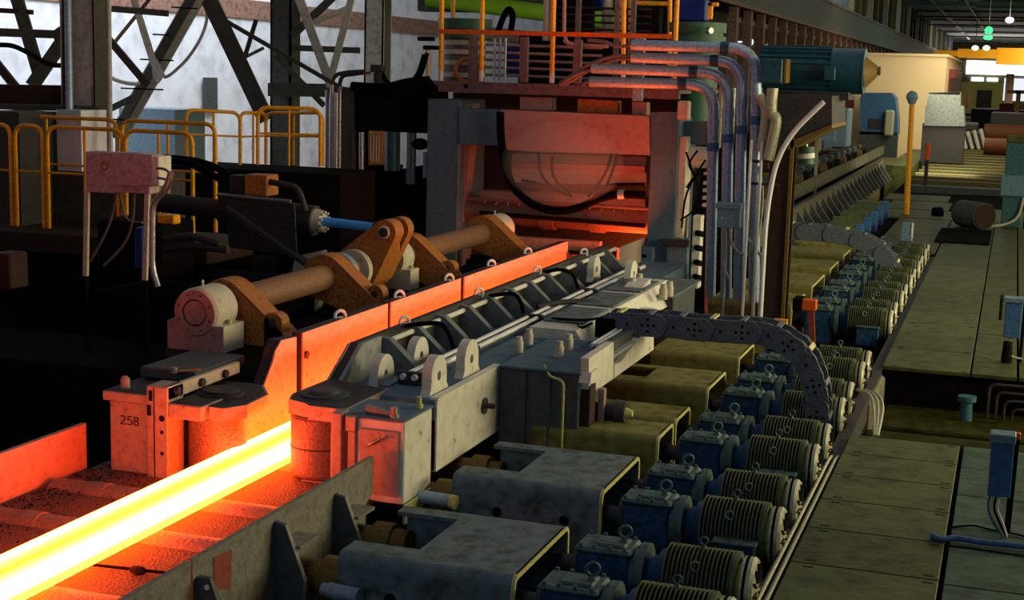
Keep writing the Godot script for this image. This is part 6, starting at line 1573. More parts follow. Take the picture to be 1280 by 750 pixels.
	for p in [[Vector3(-14.18, 4, -28.9), Vector3(-14.17, 0.71, -28.9)], [Vector3(-14.02, 4.11, -28.8), Vector3(-14.03, 0.73, -28.8)], [Vector3(-13.86, 3.95, -28.7), Vector3(-13.86, 0.75, -28.7)], [Vector3(-13.88, 4.08, -28.9), Vector3(-13.88, 0.73, -28.9)]]:
		part(f, "pipe", Shape.new().tube([p[0], p[1]], 0.045, 10), mats.steel)
	for p in [[Vector3(-14.12, 3.94, -28.9), Vector3(-14.01, 4.28, -28.9), Vector3(-13.75, 4.38, -28.9), Vector3(-13.31, 4.42, -28.9)], [Vector3(-13.9, 4.05, -28.9), Vector3(-13.82, 4.29, -28.9), Vector3(-13.59, 4.35, -28.9), Vector3(-13.31, 4.39, -28.9)]]:
		part(f, "pipe_bend", Shape.new().tube(curve(p, 6), 0.045, 10), mats.dark_steel)
	for p in [[Vector3(-12.88, 3.13, -29.2), Vector3(-12.87, 2.3, -29.2)], [Vector3(-12.72, 3.13, -29.4), Vector3(-12.71, 2.29, -29.4)], [Vector3(-12.52, 3.13, -29.6), Vector3(-12.52, 1.99, -29.6)], [Vector3(-12.42, 3.14, -29.6), Vector3(-12.42, 2, -29.6)], [Vector3(-13.49, 3.1, -29.2), Vector3(-13.48, 2.14, -29.2)], [Vector3(-12.01, 2.73, -29.3), Vector3(-12, 2.17, -29.3)]]:
		part(f, "hanger", Shape.new().tube([p[0], p[1]], 0.06, 10), mats.steel)
	part(f, "wide_hanger", Shape.new().cyl(Vector3(-12.81, 3.13, -29.3), Vector3(-12.8, 2.29, -29.3), 0.16, -1, 16), mats.motor_teal)
	part(f, "valve", Shape.new().ball(Vector3(-12.1, 2.9, -29.2), Vector3(0.2, 0.13, 0.15), 12, 8), mats.black_steel)
	for h in [[Vector3(-13.54, 4.09, -28.8), Vector3(-12.79, 4.08, -28.8), Vector3(-12.24, 4.2, -28.8), Vector3(-11.76, 4.26, -28.8)], [Vector3(-13.38, 4.03, -28.7), Vector3(-12.56, 4.04, -28.7), Vector3(-12.01, 4.1, -28.7), Vector3(-11.65, 4.2, -28.7)], [Vector3(-12.63, 3.95, -28.7), Vector3(-12.1, 3.98, -28.7), Vector3(-11.55, 4.08, -28.7)]]:
		part(f, "thick_hose", Shape.new().tube(curve(h, 6), 0.11, 10), mats.rubber)
	for h in [[Vector3(-12.19, 4.23, -28.9), Vector3(-12.04, 4.44, -28.9), Vector3(-11.92, 4.81, -28.9)], [Vector3(-12.11, 4.24, -28.9), Vector3(-11.97, 4.44, -28.9), Vector3(-11.85, 4.84, -28.9)], [Vector3(-12.88, 4.38, -28.9), Vector3(-12.8, 4.25, -28.9), Vector3(-12.69, 4.15, -28.9)]]:
		part(f, "hose", Shape.new().tube(curve(h, 6), 0.05, 8), mats.rubber)
	part(f, "valve_head", Shape.new().boxes(Vector3(-13.13, 4.41, -28.8), Vector3(-12.84, 4.57, -28.8) + Vector3(0, 0, -0.2), 0.02).boxes(Vector3(-13.05, 4.14, -28.8), Vector3(-12.87, 4.42, -28.8) + Vector3(0, 0, -0.2), 0.02), mats.dark_steel)
	part(f, "red_lever", Shape.new().bar(Vector3(-13.54, 4.37, -28.9), Vector3(-13.16, 4.39, -28.9), 0.05, 0.06), mats.door_red)
	part(f, "small_valve", Shape.new().boxes(Vector3(-12.05, 5.09, -28.8), Vector3(-11.71, 5.18, -28.8) + Vector3(0, 0, -0.2), 0.02).boxes(Vector3(-11.92, 4.91, -28.8), Vector3(-11.61, 5, -28.8) + Vector3(0, 0, -0.2), 0.02), mats.black_steel)
	part(f, "riser", Shape.new().tube([Vector3(-11.84, 4.28, -29), Vector3(-11.88, 4.95, -29)], 0.06, 8), mats.bearing_paint)
	# brackets at the extreme left
	solo("stop_block", Shape.new().boxes(Vector3(-13.28, 1.32, -16.6), Vector3(-12.97, 1.82, -16.6) + Vector3(0, 0, -0.4), 0.02), mats.rust_beam, "dark rusty block at the left edge of the pit", "block")
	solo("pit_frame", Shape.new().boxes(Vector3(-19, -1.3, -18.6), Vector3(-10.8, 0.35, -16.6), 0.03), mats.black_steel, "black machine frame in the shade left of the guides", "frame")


func column(foot: Vector3, wide: float, deep: float, high: float, m: String, label: String) -> void:
	var o := thing("column", label, "column", Vector3(foot.x, -1.3, foot.z))
	var x := wide * 0.5
	var z := deep * 0.5
	part(o, "flange", Shape.new().boxes(Vector3(foot.x - x, -1.3, foot.z + z - 0.05), Vector3(foot.x + x, high, foot.z + z)), mats[m])
	part(o, "flange", Shape.new().boxes(Vector3(foot.x - x, -1.3, foot.z - z), Vector3(foot.x + x, high, foot.z - z + 0.05)), mats[m])
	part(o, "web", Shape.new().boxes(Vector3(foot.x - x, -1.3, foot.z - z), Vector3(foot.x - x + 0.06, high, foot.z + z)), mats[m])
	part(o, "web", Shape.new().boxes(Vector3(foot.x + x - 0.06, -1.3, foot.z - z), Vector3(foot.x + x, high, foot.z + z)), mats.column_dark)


func brace(a: Vector3, b: Vector3, wide: float, m: String, label: String) -> void:
	solo("brace", Shape.new().bar(a, b, wide, 0.14, Vector3(0.3, 0, 1)), mats[m], label, "brace", "bracing of the left wall")


# ---------------------------------------------------------------- far line

func build_far_line() -> void:
	# side beams of the far roller table
	solo("table_beam", Shape.new().slab([Vector3(-7.4, 0.2, -44), Vector3(-7.4, 0.7, -44), Vector3(-7.4, 0.7, -90.5), Vector3(-7.4, 0.2, -90.5)], Vector3(0.12, 0, 0)), mats.concrete, "long pale side beam of the far roller table, the farther one", "beam")
	solo("table_beam", Shape.new().slab([Vector3(-6.08, 0.2, -36), Vector3(-6.08, 0.7, -36), Vector3(-6.08, 0.7, -74), Vector3(-6.08, 0.2, -74)], Vector3(0.12, 0, 0)), mats.concrete, "long pale side beam of the far roller table, the nearer one", "beam")
	var web := thing("beam_gussets", "row of slanted gussets on the nearer pale side beam", "gussets", Vector3(-5.8, -0.3, -55))
	for k in 22:
		var z := -41.0 - k * 1.5
		part(web, "gusset", Shape.new().slab([Vector3(-5.96, 0.6, z), Vector3(-5.4, -0.2, z), Vector3(-5.96, -0.2, z)], Vector3(0, 0, -0.2)), mats.gusset)
	solo("table_bed", Shape.new().boxes(Vector3(-7.27, -1.3, -90), Vector3(-6.09, 0.05, -44)), mats.slat_olive, "olive bed between the two pale side beams", "bed")
	solo("cover_plate", Shape.new().boxes(Vector3(-5.9, -1.3, -94.5), Vector3(-4.6, 0.4, -75)), mats.walk_plate_pale, "pale sloping cover plates beyond the nearer side beam", "cover")
	# rollers of the far table and its drives
	for k in 14:
		var z := -50.0 - k * 2.6
		var o := thing("far_roller", "dark roller drive of the far table, %s to the stand" % nth(k), "roller", Vector3(-9, -0.3, z), "far roller drives")
		part(o, "barrel", Shape.new().cyl(Vector3(-9.6, 0.45, z), Vector3(-7.7, 0.45, z), 0.38, -1, 18), mats.mill_scale if k % 3 else mats.shaft_olive)
		part(o, "pedestal", Shape.new().boxes(Vector3(-9.5, -1.3, z - 0.3), Vector3(-7.8, 0.4, z + 0.3)), mats.black_steel)
		part(o, "cap", Shape.new().boxes(Vector3(-8.6, 0.5, z - 0.35), Vector3(-8.0, 1.0, z + 0.35), 0.08), mats.gusset)
	# drives just past the stand on the walkway side
	for k in 5:
		var z := -42.0 - k * 2.2
		var o := thing("far_motor", "small deep blue motor by the far chain, %s to the viewer" % nth(k), "motor", Vector3(-4.5, -0.1, z), "small blue motors by the far chain")
		part(o, "body", Shape.new().cyl(Vector3(-4.9, 0.2, z), Vector3(-4.0, 0.2, z), 0.3, -1, 20), mats.motor_fin)
		part(o, "base", Shape.new().boxes(Vector3(-5.0, -0.1, z - 0.3), Vector3(-3.8, 0.1, z + 0.3), 0.02), mats.deep_blue)
		part(o, "end", Shape.new().cyl(Vector3(-4.0, 0.2, z), Vector3(-3.8, 0.2, z), 0.32, -1, 20), mats.cabinet_blue)
	# cooling bed: parallel bars across
	var bed := thing("cooling_bed", "cooling bed of parallel olive bars stretching across the far floor", "cooling bed", Vector3(0.3, -0.2, -90))
	part(bed, "front_beam", Shape.new().boxes(Vector3(-4.2, -0.1, -64.4), Vector3(6, 0.22, -63.6), 0.02), mats.gusset)
	part(bed, "pit", Shape.new().boxes(Vector3(-4.2, -0.2, -127), Vector3(6, -0.05, -64.4)), mats.pit_floor)
	for k in 18:
		var z := -65.5 - k * 2.4 - k * k * 0.05
		part(bed, "bed_bar", Shape.new().boxes(Vector3(-4.2, 0.0, z - 0.55), Vector3(6, 0.35, z), 0.02), mats.slat_olive)
	solo("amber_bar", Shape.new().cyl(Vector3(-1.9, 1.1, -106), Vector3(5, 1.1, -106), 0.75, -1, 20), mats.amber_bar, "thick amber brown round bar lying at the far end of the cooling bed, upper", "steel bar")
	solo("amber_bar", Shape.new().cyl(Vector3(-1.6, 0.86, -92), Vector3(5, 0.86, -92), 0.5, -1, 20), mats.amber_bar, "amber brown round bar lying on the cooling bed, lower", "steel bar")
	var dm := thing("dark_machinery", "dark machinery heaped behind the cooling bed", "machinery", Vector3(-2.5, 0.36, -102))
	part(dm, "base", Shape.new().boxes(Vector3(-4.0, 0.36, -104), Vector3(-1.8, 1.5, -99), 0.1), mats.dark_steel)
	part(dm, "upper_box", Shape.new().boxes(Vector3(-3.4, 1.5, -103), Vector3(-2.2, 2.0, -100), 0.1), mats.dark_steel)
	part(dm, "rear_box", Shape.new().boxes(Vector3(-1.6, 0.36, -112), Vector3(4, 2.6, -108), 0.1), mats.dark_steel)
	for k in 6:
		part(dm, "pipe", Shape.new().cyl(Vector3(-4.0 + k * 0.4, 1.5 + 0.1 * (k % 3), -98.6), Vector3(-3.6 + k * 0.4, 0.4, -98.6), 0.12, -1, 8), mats.column_grey)
	# beige building
	var h := thing("beige_building", "beige flat roofed building standing across the far table", "building", Vector3(-8, -1.3, -100))
	part(h, "walls", Shape.new().boxes(Vector3(-15.0, -1.3, -122), Vector3(-4.25, 6.15, -95)), mats.building_beige)
	part(h, "roof_edge", Shape.new().boxes(Vector3(-15.1, 6.15, -122.1), Vector3(-4.15, 6.3, -94.9)), mats.building_beige)
	var dr := part(h, "door", Shape.new().boxes(Vector3(-4.24, 3.45, -99.9), Vector3(-4.16, 5.44, -119.75)), mats.door_red, "reddish brown shutter door")
	part(dr, "hood", Shape.new().boxes(Vector3(-4.24, 4.85, -99.92), Vector3(-3.9, 5.45, -113.77)), mats.door_red)
	part(h, "red_window", Shape.new().boxes(Vector3(-10.68, 2.84, -94.9), Vector3(-9.68, 3.58, -94.9) + Vector3(0, 0, -0.1)), mats.door_red)
	part(h, "side_door", Shape.new().boxes(Vector3(-4.24, 2.31, -138.88), Vector3(-4.18, 3.55, -148.12)), mats.orange_paint)
	# cabinets in front of it
	var gb := thing("pale_cabinet", "pale grey-blue machine cabinet in front of the beige building, right", "cabinet", Vector3(-3.4, 2.2, -80))
	part(gb, "upper", Shape.new().slab([Vector3(-4.35, 4.01, -80), Vector3(-2.78, 4.1, -80), Vector3(-2.73, 3.35, -80), Vector3(-4.42, 3.34, -80)], Vector3(0, 0, -1.5)), mats.gusset_blue)
	part(gb, "lower", Shape.new().slab([Vector3(-4.46, 3.34, -80), Vector3(-2.57, 3.36, -80), Vector3(-2.42, 2.33, -80), Vector3(-4.47, 2.29, -80)], Vector3(0, 0, -1.8)), mats.gusset_blue)
	part(gb, "base", Shape.new().boxes(Vector3(-4.57, 0.81, -82) * Vector3(1, 0, 1) + Vector3(0, 0.36, 0), Vector3(-2.43, 2.4, -80.3)), mats.dark_steel)
	var bc := thing("blue_cabinet", "deep blue rounded machine housing in front of the beige building, left", "cabinet", Vector3(-8.0, -1.3, -92))
	part(bc, "housing", Shape.new().slab([Vector3(-8.9, 1.28, -92), Vector3(-9.04, 3.52, -92), Vector3(-8.92, 3.81, -92), Vector3(-7.21, 3.86, -92), Vector3(-6.95, 3.58, -92), Vector3(-6.72, 2.24, -92), Vector3(-6.66, 1.37, -92)], Vector3(0, 0, -2.0)), mats.cabinet_blue)
	part(bc, "pale_column", Shape.new().boxes(Vector3(-7.47, 1.25, -91.5), Vector3(-6.91, 2.82, -91.5) + Vector3(0, 0, -0.5), 0.1), mats.fan_cowl)
	part(bc, "dark_slot", Shape.new().boxes(Vector3(-8.39, 1.69, -91.9), Vector3(-7.61, 2.26, -91.9) + Vector3(0, 0, -0.1)), mats.dark_steel)
	part(bc, "plinth", Shape.new().boxes(Vector3(-9.02, 0.85, -93) * Vector3(1, 0, 1) + Vector3(0, -1.3, 0), Vector3(-6.67, 1.46, -92)), mats.gusset)
	var wm := thing("grey_switch_box", "small grey switch box below the bracket of the big motor", "box", Vector3(-7.12, 2.12, -60))
	part(wm, "case", Shape.new().boxes(Vector3(-7.31, 2.1, -59.5), Vector3(-6.74, 2.63, -59.5) + Vector3(0, 0, -0.5), 0.02), mats.box_blue)
	part(wm, "post", Shape.new().bar(Vector3(-7.42, 1.3, -60) * Vector3(1, 0, 1) + Vector3(0, -1.3, 0), Vector3(-7.51, 2.75, -60), 0.12, 0.12, Vector3(0, 0, 1)), mats.fan_cowl)
	solo("white_housing", Shape.new().boxes(Vector3(-10.46, 2.09, -88) * Vector3(1, 0, 1) + Vector3(0, -1.3, 0), Vector3(-9, 2.93, -86), 0.1), mats.box_blue, "pale grey housing left of the deep blue machine housing", "housing")
	var bk := thing("green_drum", "small green and white drum hanging under the bracket by the pillar", "drum", Vector3(-3.7, 2.91, -28.2))
	part(bk, "body", Shape.new().cyl(Vector3(-3.7, 2.91, -28.2), Vector3(-3.71, 3.24, -28.2), 0.15, -1, 20), mats.green_paint)
	part(bk, "band", Shape.new().cyl(Vector3(-3.7, 3.02, -28.2), Vector3(-3.71, 3.11, -28.2), 0.16, -1, 20), mats.white_paint)
	part(bk, "rod", Shape.new().cyl(Vector3(-3.71, 3.23, -28.2), Vector3(-3.73, 3.52, -28.2), 0.02, -1, 8), mats.steel)
	# yellow post with its lamp
	var p := thing("lamp_post", "slim yellow post with a grey lamp head standing on the walkway", "post", Vector3(-3.28, 0, -51.9))
	part(p, "pole", Shape.new().cyl(Vector3(-3.28, 0, -51.9), Vector3(-3.35, 3.84, -51.9), 0.1, 0.085, 14), mats.yellow_paint)
	part(p, "lamp_head", Shape.new().cyl(Vector3(-3.35, 3.78, -51.9), Vector3(-3.36, 4, -51.9), 0.11, 0.2, 16).ball(Vector3(-3.36, 4.03, -51.9), Vector3(0.2, 0.2, 0.2), 14, 8), mats.box_blue)
	part(p, "knob", Shape.new().ball(Vector3(-3.38, 4.16, -51.9), Vector3(0.07, 0.08, 0.07), 10, 6), mats.dark_steel)
	# crane, girder and the row of posts under it
	solo("crane_girder", Shape.new().boxes(Vector3(-12.3, 7.65, -296), Vector3(-11.7, 9.35, -30)), mats.girder_grey, "long grey crane runway girder receding to the far end", "girder")
	solo("runway_rail", Shape.new().boxes(Vector3(-12.0, 9.35, -296), Vector3(-11.6, 9.5, -30)).boxes(Vector3(-11.75, 7.55, -296), Vector3(-11.5, 7.68, -30)), mats.post_brown, "brown rail edges along the crane girder", "rail")
	for k in 48:
		var z := -64.0 - k * 3.6
		var w := part_post(z, k)
	for k in 34:
		var z := -112.0 - k * 5.0
		var o := solo("cladding_mullion", Shape.new().boxes(Vector3(-12.29, 9.5, z - 0.2), Vector3(-11.9, 12.99, z + 0.2)), mats.slat_olive if k % 3 else mats.column_grey, "vertical mullion of the bluish cladding above the crane girder, %s one" % nth(k), "mullion", "mullions above the crane girder")
	setting("wall_side", Shape.new().boxes(Vector3(-12.6, 9.4, -296), Vector3(-12.3, 13, -60)), mats.clad_blue, "bluish cladding wall above the crane girder")
	setting("wall_inner", Shape.new().boxes(Vector3(-14.0, -1.3, -296), Vector3(-13.7, 7.6, -66)), mats.rust_beam, "grey partition behind the row of brown posts")
	for k in 12:
		var z := -74.0 - k * 7.0
		solo("aisle_lamp", Shape.new().cyl(Vector3(-13.69, 6.3, z), Vector3(-13.0, 6.3, z), 0.05, -1, 6).ball(Vector3(-12.9, 6.3, z), Vector3(0.24, 0.22, 0.24), 10, 6), mats.pale_pane, "small pale lamp globe behind the brown posts, %s one" % nth(k), "lamp", "lamp globes behind the posts")
	var cr := thing("bridge_crane", "yellow overhead bridge crane near the far end of the hall", "crane", Vector3(-3, 7.3, -220))
	part(cr, "girder", Shape.new().boxes(Vector3(-3.1, 7.4, -221), Vector3(9.5, 9.75, -219.5), 0.05), mats.yellow_paint)
	part(cr, "end_carriage", Shape.new().boxes(Vector3(-8.4, 8.2, -221), Vector3(-3.1, 9.5, -219.5), 0.05).boxes(Vector3(-11.5, 8.4, -221.5), Vector3(-8.2, 9.2, -219), 0.05), mats.yellow_paint)
	var lamps := [[Vector3(-3, 9.02, -150), Vector3(0.45, 0.22, 0.4), "green_lamp", "glowing green lamp under the far roof, lower"], [Vector3(-3.18, 10.06, -160), Vector3(0.4, 0.4, 0.4), "green_lamp", "glowing green lamp under the far roof, upper"], [Vector3(-1.15, 10.72, -150), Vector3(0.4, 0.3, 0.4), "white_lamp", "small bright white roof lamp, highest, right of the green lamps"], [Vector3(-3.69, 8.74, -180), Vector3(0.4, 0.3, 0.4), "white_lamp", "small bright white roof lamp just above the yellow crane, right"], [Vector3(-5.07, 8.83, -185), Vector3(0.4, 0.3, 0.4), "white_lamp", "small bright white roof lamp just above the yellow crane, left"]]
	for q in lamps:
		var o := thing(q[2], q[3], "lamp", q[0])
		part(o, "bulb", Shape.new().ball(q[0], q[1], 12, 6), mats[q[2]])
		part(o, "rod", Shape.new().cyl(q[0], Vector3(q[0].x, 13.0, q[0].z), 0.04, -1, 6), mats.column_dark)
	for q in [[Vector3(-2.98, 8.99, -148.8), Color(0.2, 1.0, 0.4), 6.0], [Vector3(-1.14, 10.68, -149), Color(1, 1, 0.95), 20.0]]:
		var l := OmniLight3D.new()
		l.name = "lamp_light"
		l.position = q[0]
		l.light_color = q[1]
		l.light_energy = q[2]
		l.omni_range = 60.0
		l.omni_attenuation = 2.0
		l.shadow_enabled = true
		add_child(l, true)
	var fc := thing("far_stores", "cluttered brown and yellow stores in front of the olive partition", "stores", Vector3(-2, -0.3, -200))
	part(fc, "brown_pillar", Shape.new().boxes(Vector3(-1.4, -0.3, -200), Vector3(-0.4, 6.0, -199)), mats.post_brown)
	part(fc, "dark_window", Shape.new().boxes(Vector3(-6.5, 0.5, -269.4), Vector3(-4.0, 3.6, -269.3)), mats.dark_steel)
	part(fc, "low_shed", Shape.new().boxes(Vector3(-5, -0.3, -190), Vector3(4, 1.6, -186)), mats.dark_steel)
	part(fc, "yellow_frame", Shape.new().boxes(Vector3(0.0, -0.3, -180), Vector3(0.5, 4.0, -179)).boxes(Vector3(-1.0, 3.6, -180), Vector3(3, 4.0, -179)), mats.yellow_paint)
	part(fc, "red_crate", Shape.new().boxes(Vector3(-1.8, -0.3, -186), Vector3(-0.2, 2.4, -184)), mats.door_red)


func part_post(z: float, k: int) -> Node3D:
	return solo("runway_post", Shape.new().boxes(Vector3(-12.1, -1.3 if z > -94.0 or z < -123.0 else 6.31, z - 0.55), Vector3(-11.75, 7.55, z)).boxes(Vector3(-12.1, 6.9, z - 0.8), Vector3(-11.7, 7.1, z + 0.3)), mats.post_brown, "brown steel post under the crane girder, %s to the stand" % nth(k), "post", "posts under the crane girder")


# ---------------------------------------------------------------- walkway side

func build_right_side() -> void:
	# control boxes on posts along the walkway
	var a := thing("control_station", "blue control box on a dark post nearest the viewer, with cables to the floor", "control station", Vector3(0.23, 0, -15.18))
	var za: float = Vector3(0.23, 0, -15.18).z
	part(a, "case", Shape.new().boxes(Vector3(0.03, 0, -15.09) * Vector3(1, 0, 1) + Vector3(0, 0.42, 0), Vector3(0.25, 0, -15.19) * Vector3(1, 0, 1) + Vector3(0, 0.98, 0.25), 0.01), mats.cabinet_blue)
	part(a, "hood", Shape.new().boxes(Vector3(0.01, 0, -15.08) * Vector3(1, 0, 1) + Vector3(0, 0.98, -0.05), Vector3(0.26, 0, -15.19) * Vector3(1, 0, 1) + Vector3(0, 1.07, 0.3), 0.01), mats.cabinet_pale)
	part(a, "post", Shape.new().bar(Vector3(0.25, 0, -15.19), Vector3(0.25, 0, -15.19) + Vector3(0.02, 1.0, 0), 0.06, 0.06, Vector3(0, 0, 1)), mats.black_steel)
	part(a, "cap", Shape.new().box(Vector3(0.27, 0, -15.19) + Vector3(0.0, 1.02, 0.05), Vector3(0.07, 0.07, 0.07), 0.01), mats.orange_paint)
	for k in 4:
		var f: Vector3 = Vector3(0.15, 0, -15.14) + Vector3(-0.03 * k, 0.42, 0.12)
		part(a, "cable", Shape.new().tube(curve([f, f + Vector3(-0.01, -0.14, 0.02), f + Vector3(0.06, -0.3, 0.02), f + Vector3(0.1 + 0.02 * k, -0.41, 0.05)], 5), 0.013, 6), [mats.white_paint, mats.rubber, mats.bare_edge, mats.cabinet_blue][k])
	var b := thing("control_station", "blue control box on a dark post beyond the open pit", "control station", Vector3(0.33, 0, -25.02))
	var q: Vector3 = Vector3(0.23, 0, -24.96)
	part(b, "case", Shape.new().boxes(q + Vector3(-0.13, 0.42, -0.1), q + Vector3(0.13, 1.0, 0.15), 0.01), mats.cabinet_blue)
	part(b, "hood", Shape.new().boxes(q + Vector3(-0.16, 1.0, -0.12), q + Vector3(0.16, 1.08, 0.18), 0.01), mats.cabinet_pale)
	part(b, "post", Shape.new().bar(q + Vector3(0.16, 0, 0), q + Vector3(0.17, 1.15, 0), 0.05, 0.05, Vector3(0, 0, 1)), mats.black_steel)
	part(b, "side_post", Shape.new().bar(q + Vector3(-0.2, 0.65, -0.2), q + Vector3(-0.2, 1.08, -0.2), 0.05, 0.05, Vector3(0, 0, 1)), mats.dark_steel)
	part(b, "cable", Shape.new().tube(curve([q + Vector3(0, 0.42, 0.05), q + Vector3(-0.05, 0.25, 0.1), q + Vector3(0.02, 0.12, 0.12), q + Vector3(0.2, 0.08, 0.1)], 6), 0.018, 6), mats.fan_cowl)
	part(b, "gland", Shape.new().cyl(q + Vector3(-0.05, 0.0, 0.1), q + Vector3(-0.05, 0.35, 0.1), 0.09, 0.07, 12), mats.black_steel)
	var c := thing("tall_cabinet", "tall teal control cabinet with a pale blue middle box at the right edge", "cabinet", Vector3(0.12, 0, -49.25))
	var w: Vector3 = Vector3(0.12, 0, -49.25)
	part(c, "column", Shape.new().boxes(w + Vector3(-0.28, 0.0, -0.3), w + Vector3(0.3, 2.72, 0.2), 0.02), mats.cabinet_teal)
	part(c, "middle_box", Shape.new().boxes(w + Vector3(-0.36, 1.02, -0.3), w + Vector3(0.4, 1.68, 0.4), 0.02), mats.cabinet_pale)
	part(c, "top_cap", Shape.new().boxes(w + Vector3(-0.3, 2.72, -0.3), w + Vector3(0.3, 2.92, 0.25), 0.02), mats.walk_plate_pale)
	part(c, "pipe", Shape.new().tube(bend([w + Vector3(0.36, 1.0, 0.3), w + Vector3(0.25, 0.3, 0.4), w + Vector3(-0.3, 0.06, 0.6), w + Vector3(-0.7, 0.03, 0.6)], 0.3), 0.05, 8), mats.fan_cowl)
	part(c, "post", Shape.new().bar(w + Vector3(0.42, 0, 0.3), w + Vector3(0.44, 1.0, 0.3), 0.05, 0.05, Vector3(0, 0, 1)), mats.black_steel)
	# small boxes by the drives
	var d := thing("floor_box", "small pale blue box standing behind the far motor row", "box", Vector3(-2.67, 0, -43.1))
	var e: Vector3 = Vector3(-2.67, 0, -43.1)
	part(d, "case", Shape.new().boxes(e + Vector3(-0.15, 0, -0.15), e + Vector3(0.15, 0.52, 0.15), 0.01), mats.cabinet_pale)
	part(d, "edge", Shape.new().boxes(e + Vector3(0.12, 0, 0.12), e + Vector3(0.18, 0.54, 0.18), 0.01), mats.white_paint)
	var dr := thing("steel_drum", "fat dark brown drum lying on its side near the cooling bed", "drum", Vector3(-0.84, 0, -48.33))
	var g: Vector3 = Vector3(-0.75, 0, -47.84)
	part(dr, "body", Shape.new().cyl(g + Vector3(-0.6, 0.42, -0.9), g + Vector3(0.1, 0.42, 0.0), 0.42, -1, 24), mats.column_dark)
	part(dr, "end", Shape.new().cyl(g + Vector3(0.1, 0.42, 0.0), g + Vector3(0.13, 0.42, 0.04), 0.38, -1, 24), mats.rust_beam)
	solo("dark_floor_sheet", Shape.new().boxes(Vector3(-1.9, 0.02, -43.16), Vector3(-0.39, 0.06, -47.17)), mats.pit_floor, "dark flat sheet on the floor in front of the drum", "plate")  # thin dark sheet just above the floor plates
	solo("rubber_buffers", Shape.new().cyl(Vector3(-2.36, 0.1, -51.96), Vector3(-2.15, 0.1, -52.1), 0.2, -1, 16), mats.rubber, "pair of small black rubber rings on the far floor", "buffer")
	var sg := thing("orange_marker", "thin orange marker post in front of the cooling bed", "post", Vector3(-3.3, 0, -64.16))
	part(sg, "post", Shape.new().cyl(Vector3(-3.36, 0, -64.11), Vector3(-3.36, 0, -64.11) + Vector3(0, 1.9, 0), 0.08, -1, 8), mats.dark_steel)
	part(sg, "flag", Shape.new().cyl(Vector3(-3.36, 0, -64.11) + Vector3(0, 1.3, 0), Vector3(-3.36, 0, -64.11) + Vector3(0, 2.0, 0), 0.11, -1, 8), mats.orange_paint)
	solo("floor_hose", Shape.new().tube(curve([Vector3(-0.46, 0.03, -14.66), Vector3(-0.37, 0.03, -14.56), Vector3(-0.23, 0.04, -14.62), Vector3(0.04, 0.04, -14.6), Vector3(0.56, 0.04, -14.64)], 6), 0.03, 10), mats.cabinet_blue, "blue hose lying across the plate joint at the lower right", "hose")
	solo("floor_cable", Shape.new().tube(curve([Vector3(-0.28, 0.01, -14.45), Vector3(-0.03, 0.01, -14.45), Vector3(0.26, 0.01, -14.43), Vector3(0.56, 0.01, -14.4)], 6), 0.008, 6), mats.rubber, "thin dark cable on the floor below the blue hose", "cable")
	solo("floor_cable", Shape.new().tube(curve([Vector3(-0.28, 0.01, -15.09), Vector3(-0.09, 0.02, -15.2), Vector3(0.1, 0.01, -15.17), Vector3(0.28, 0.02, -15.1), Vector3(0.56, 0.01, -15.01)], 6), 0.01, 6), mats.rubber, "thin black cable on the floor above the blue hose", "cable")


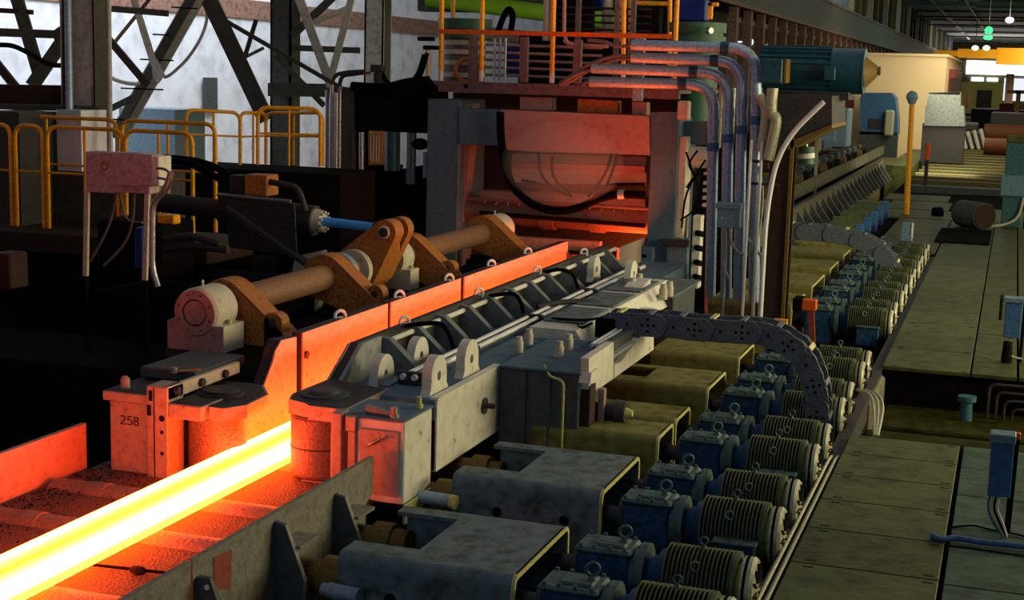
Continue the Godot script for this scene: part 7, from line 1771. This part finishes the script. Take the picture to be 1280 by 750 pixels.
func build_small_things() -> void:
	# cable bundle that rises from the motor row by the pit
	for i in 3:
		var k := 0.06 * i
		solo("cable_bundle", Shape.new().tube(curve([Vector3(-1.82, 0.2, -20.6) + Vector3(k, 0, 0), Vector3(-1.6, 0.25, -20.12) + Vector3(k, 0, 0), Vector3(-1.5, 0.15, -19.74) + Vector3(k, 0, 0), Vector3(-1.39, 0, -18.76) + Vector3(k * 0.3, 0, 0)], 6), 0.022, 8), mats.fan_cowl, ["pale cable bowing from the fans to the floor by the pit, inner", "pale cable bowing from the fans to the floor by the pit, middle", "pale cable bowing from the fans to the floor by the pit, outer"][i], "cable")
	# orange lamp box and signs between the covers
	var o := thing("orange_switch", "orange switch box in the dark gap between the near and far motor rows", "switch box", Vector3(-2.99, 0.23, -24.5))
	part(o, "case", Shape.new().boxes(Vector3(-3.12, 0.69, -24.3), Vector3(-2.89, 0.87, -24.3) + Vector3(0, 0, -0.2), 0.01), mats.orange_paint)
	part(o, "back", Shape.new().boxes(Vector3(-3.28, 0.68, -24.3), Vector3(-3.12, 0.88, -24.3) + Vector3(0, 0, -0.4), 0.01), mats.black_steel)
	part(o, "post", Shape.new().bar(Vector3(-2.92, -0.04, -24.5), Vector3(-2.99, 0.67, -24.5), 0.1, 0.06, Vector3(0, 0, 1)), mats.door_red)
	var y := thing("yellow_plate", "small yellow plate hanging below the dark pillar by the chain", "plate", Vector3(-3.45, 0.35, -24.2))
	part(y, "plate", Shape.new().boxes(Vector3(-3.55, 0.33, -24.1), Vector3(-3.32, 0.54, -24.1) + Vector3(0, 0, -0.1), 0.01), mats.yellow_paint)
	part(y, "post", Shape.new().bar(Vector3(-3.62, 0.31, -24.2) * Vector3(1, 0, 1) + Vector3(0, -1.3, 0), Vector3(-3.62, 0.34, -24.2), 0.08, 0.06, Vector3(0, 0, 1)), mats.black_steel)
	part(y, "black_half", Shape.new().boxes(Vector3(-3.73, 0.32, -24.12), Vector3(-3.56, 0.53, -24.12) + Vector3(0, 0, -0.08), 0.01), mats.black_steel)
	# coupling tubes between covers
	var s := thing("spindle", "short bright spindle tube between the head of the right guide and the second cover", "spindle", Vector3(-5.47, 0.05, -13.82))
	part(s, "tube", Shape.new().cyl(Vector3(-5.59, 0.1, -13.58), Vector3(-5.18, 0.1, -13.55), 0.07, -1, 18), mats.galvanised)
	part(s, "end", Shape.new().cyl(Vector3(-5.19, 0.1, -13.54), Vector3(-5.14, 0.1, -13.53), 0.074, -1, 18), mats.bare_edge)
	var s2 := thing("spindle", "bright blue-white spindle joint at the bottom edge in front of the nearest cover", "spindle", Vector3(-5.2, 0, -10.92))
	part(s2, "tube", Shape.new().cyl(Vector3(-5.25, 0.05, -10.84), Vector3(-4.96, 0.05, -10.8), 0.07, -1, 18), mats.galvanised)
	part(s2, "joint", Shape.new().cyl(Vector3(-5.33, 0.05, -10.85), Vector3(-5.25, 0.05, -10.84), 0.055, -1, 18), mats.galvanised)
	part(s2, "ring", Shape.new().torus(Vector3(-5.26, 0.05, -10.84), Vector3(1, 0, 0), 0.06, 0.012, 18, 6), mats.steel)
	# steam at the stand mouth is thin and left to the light
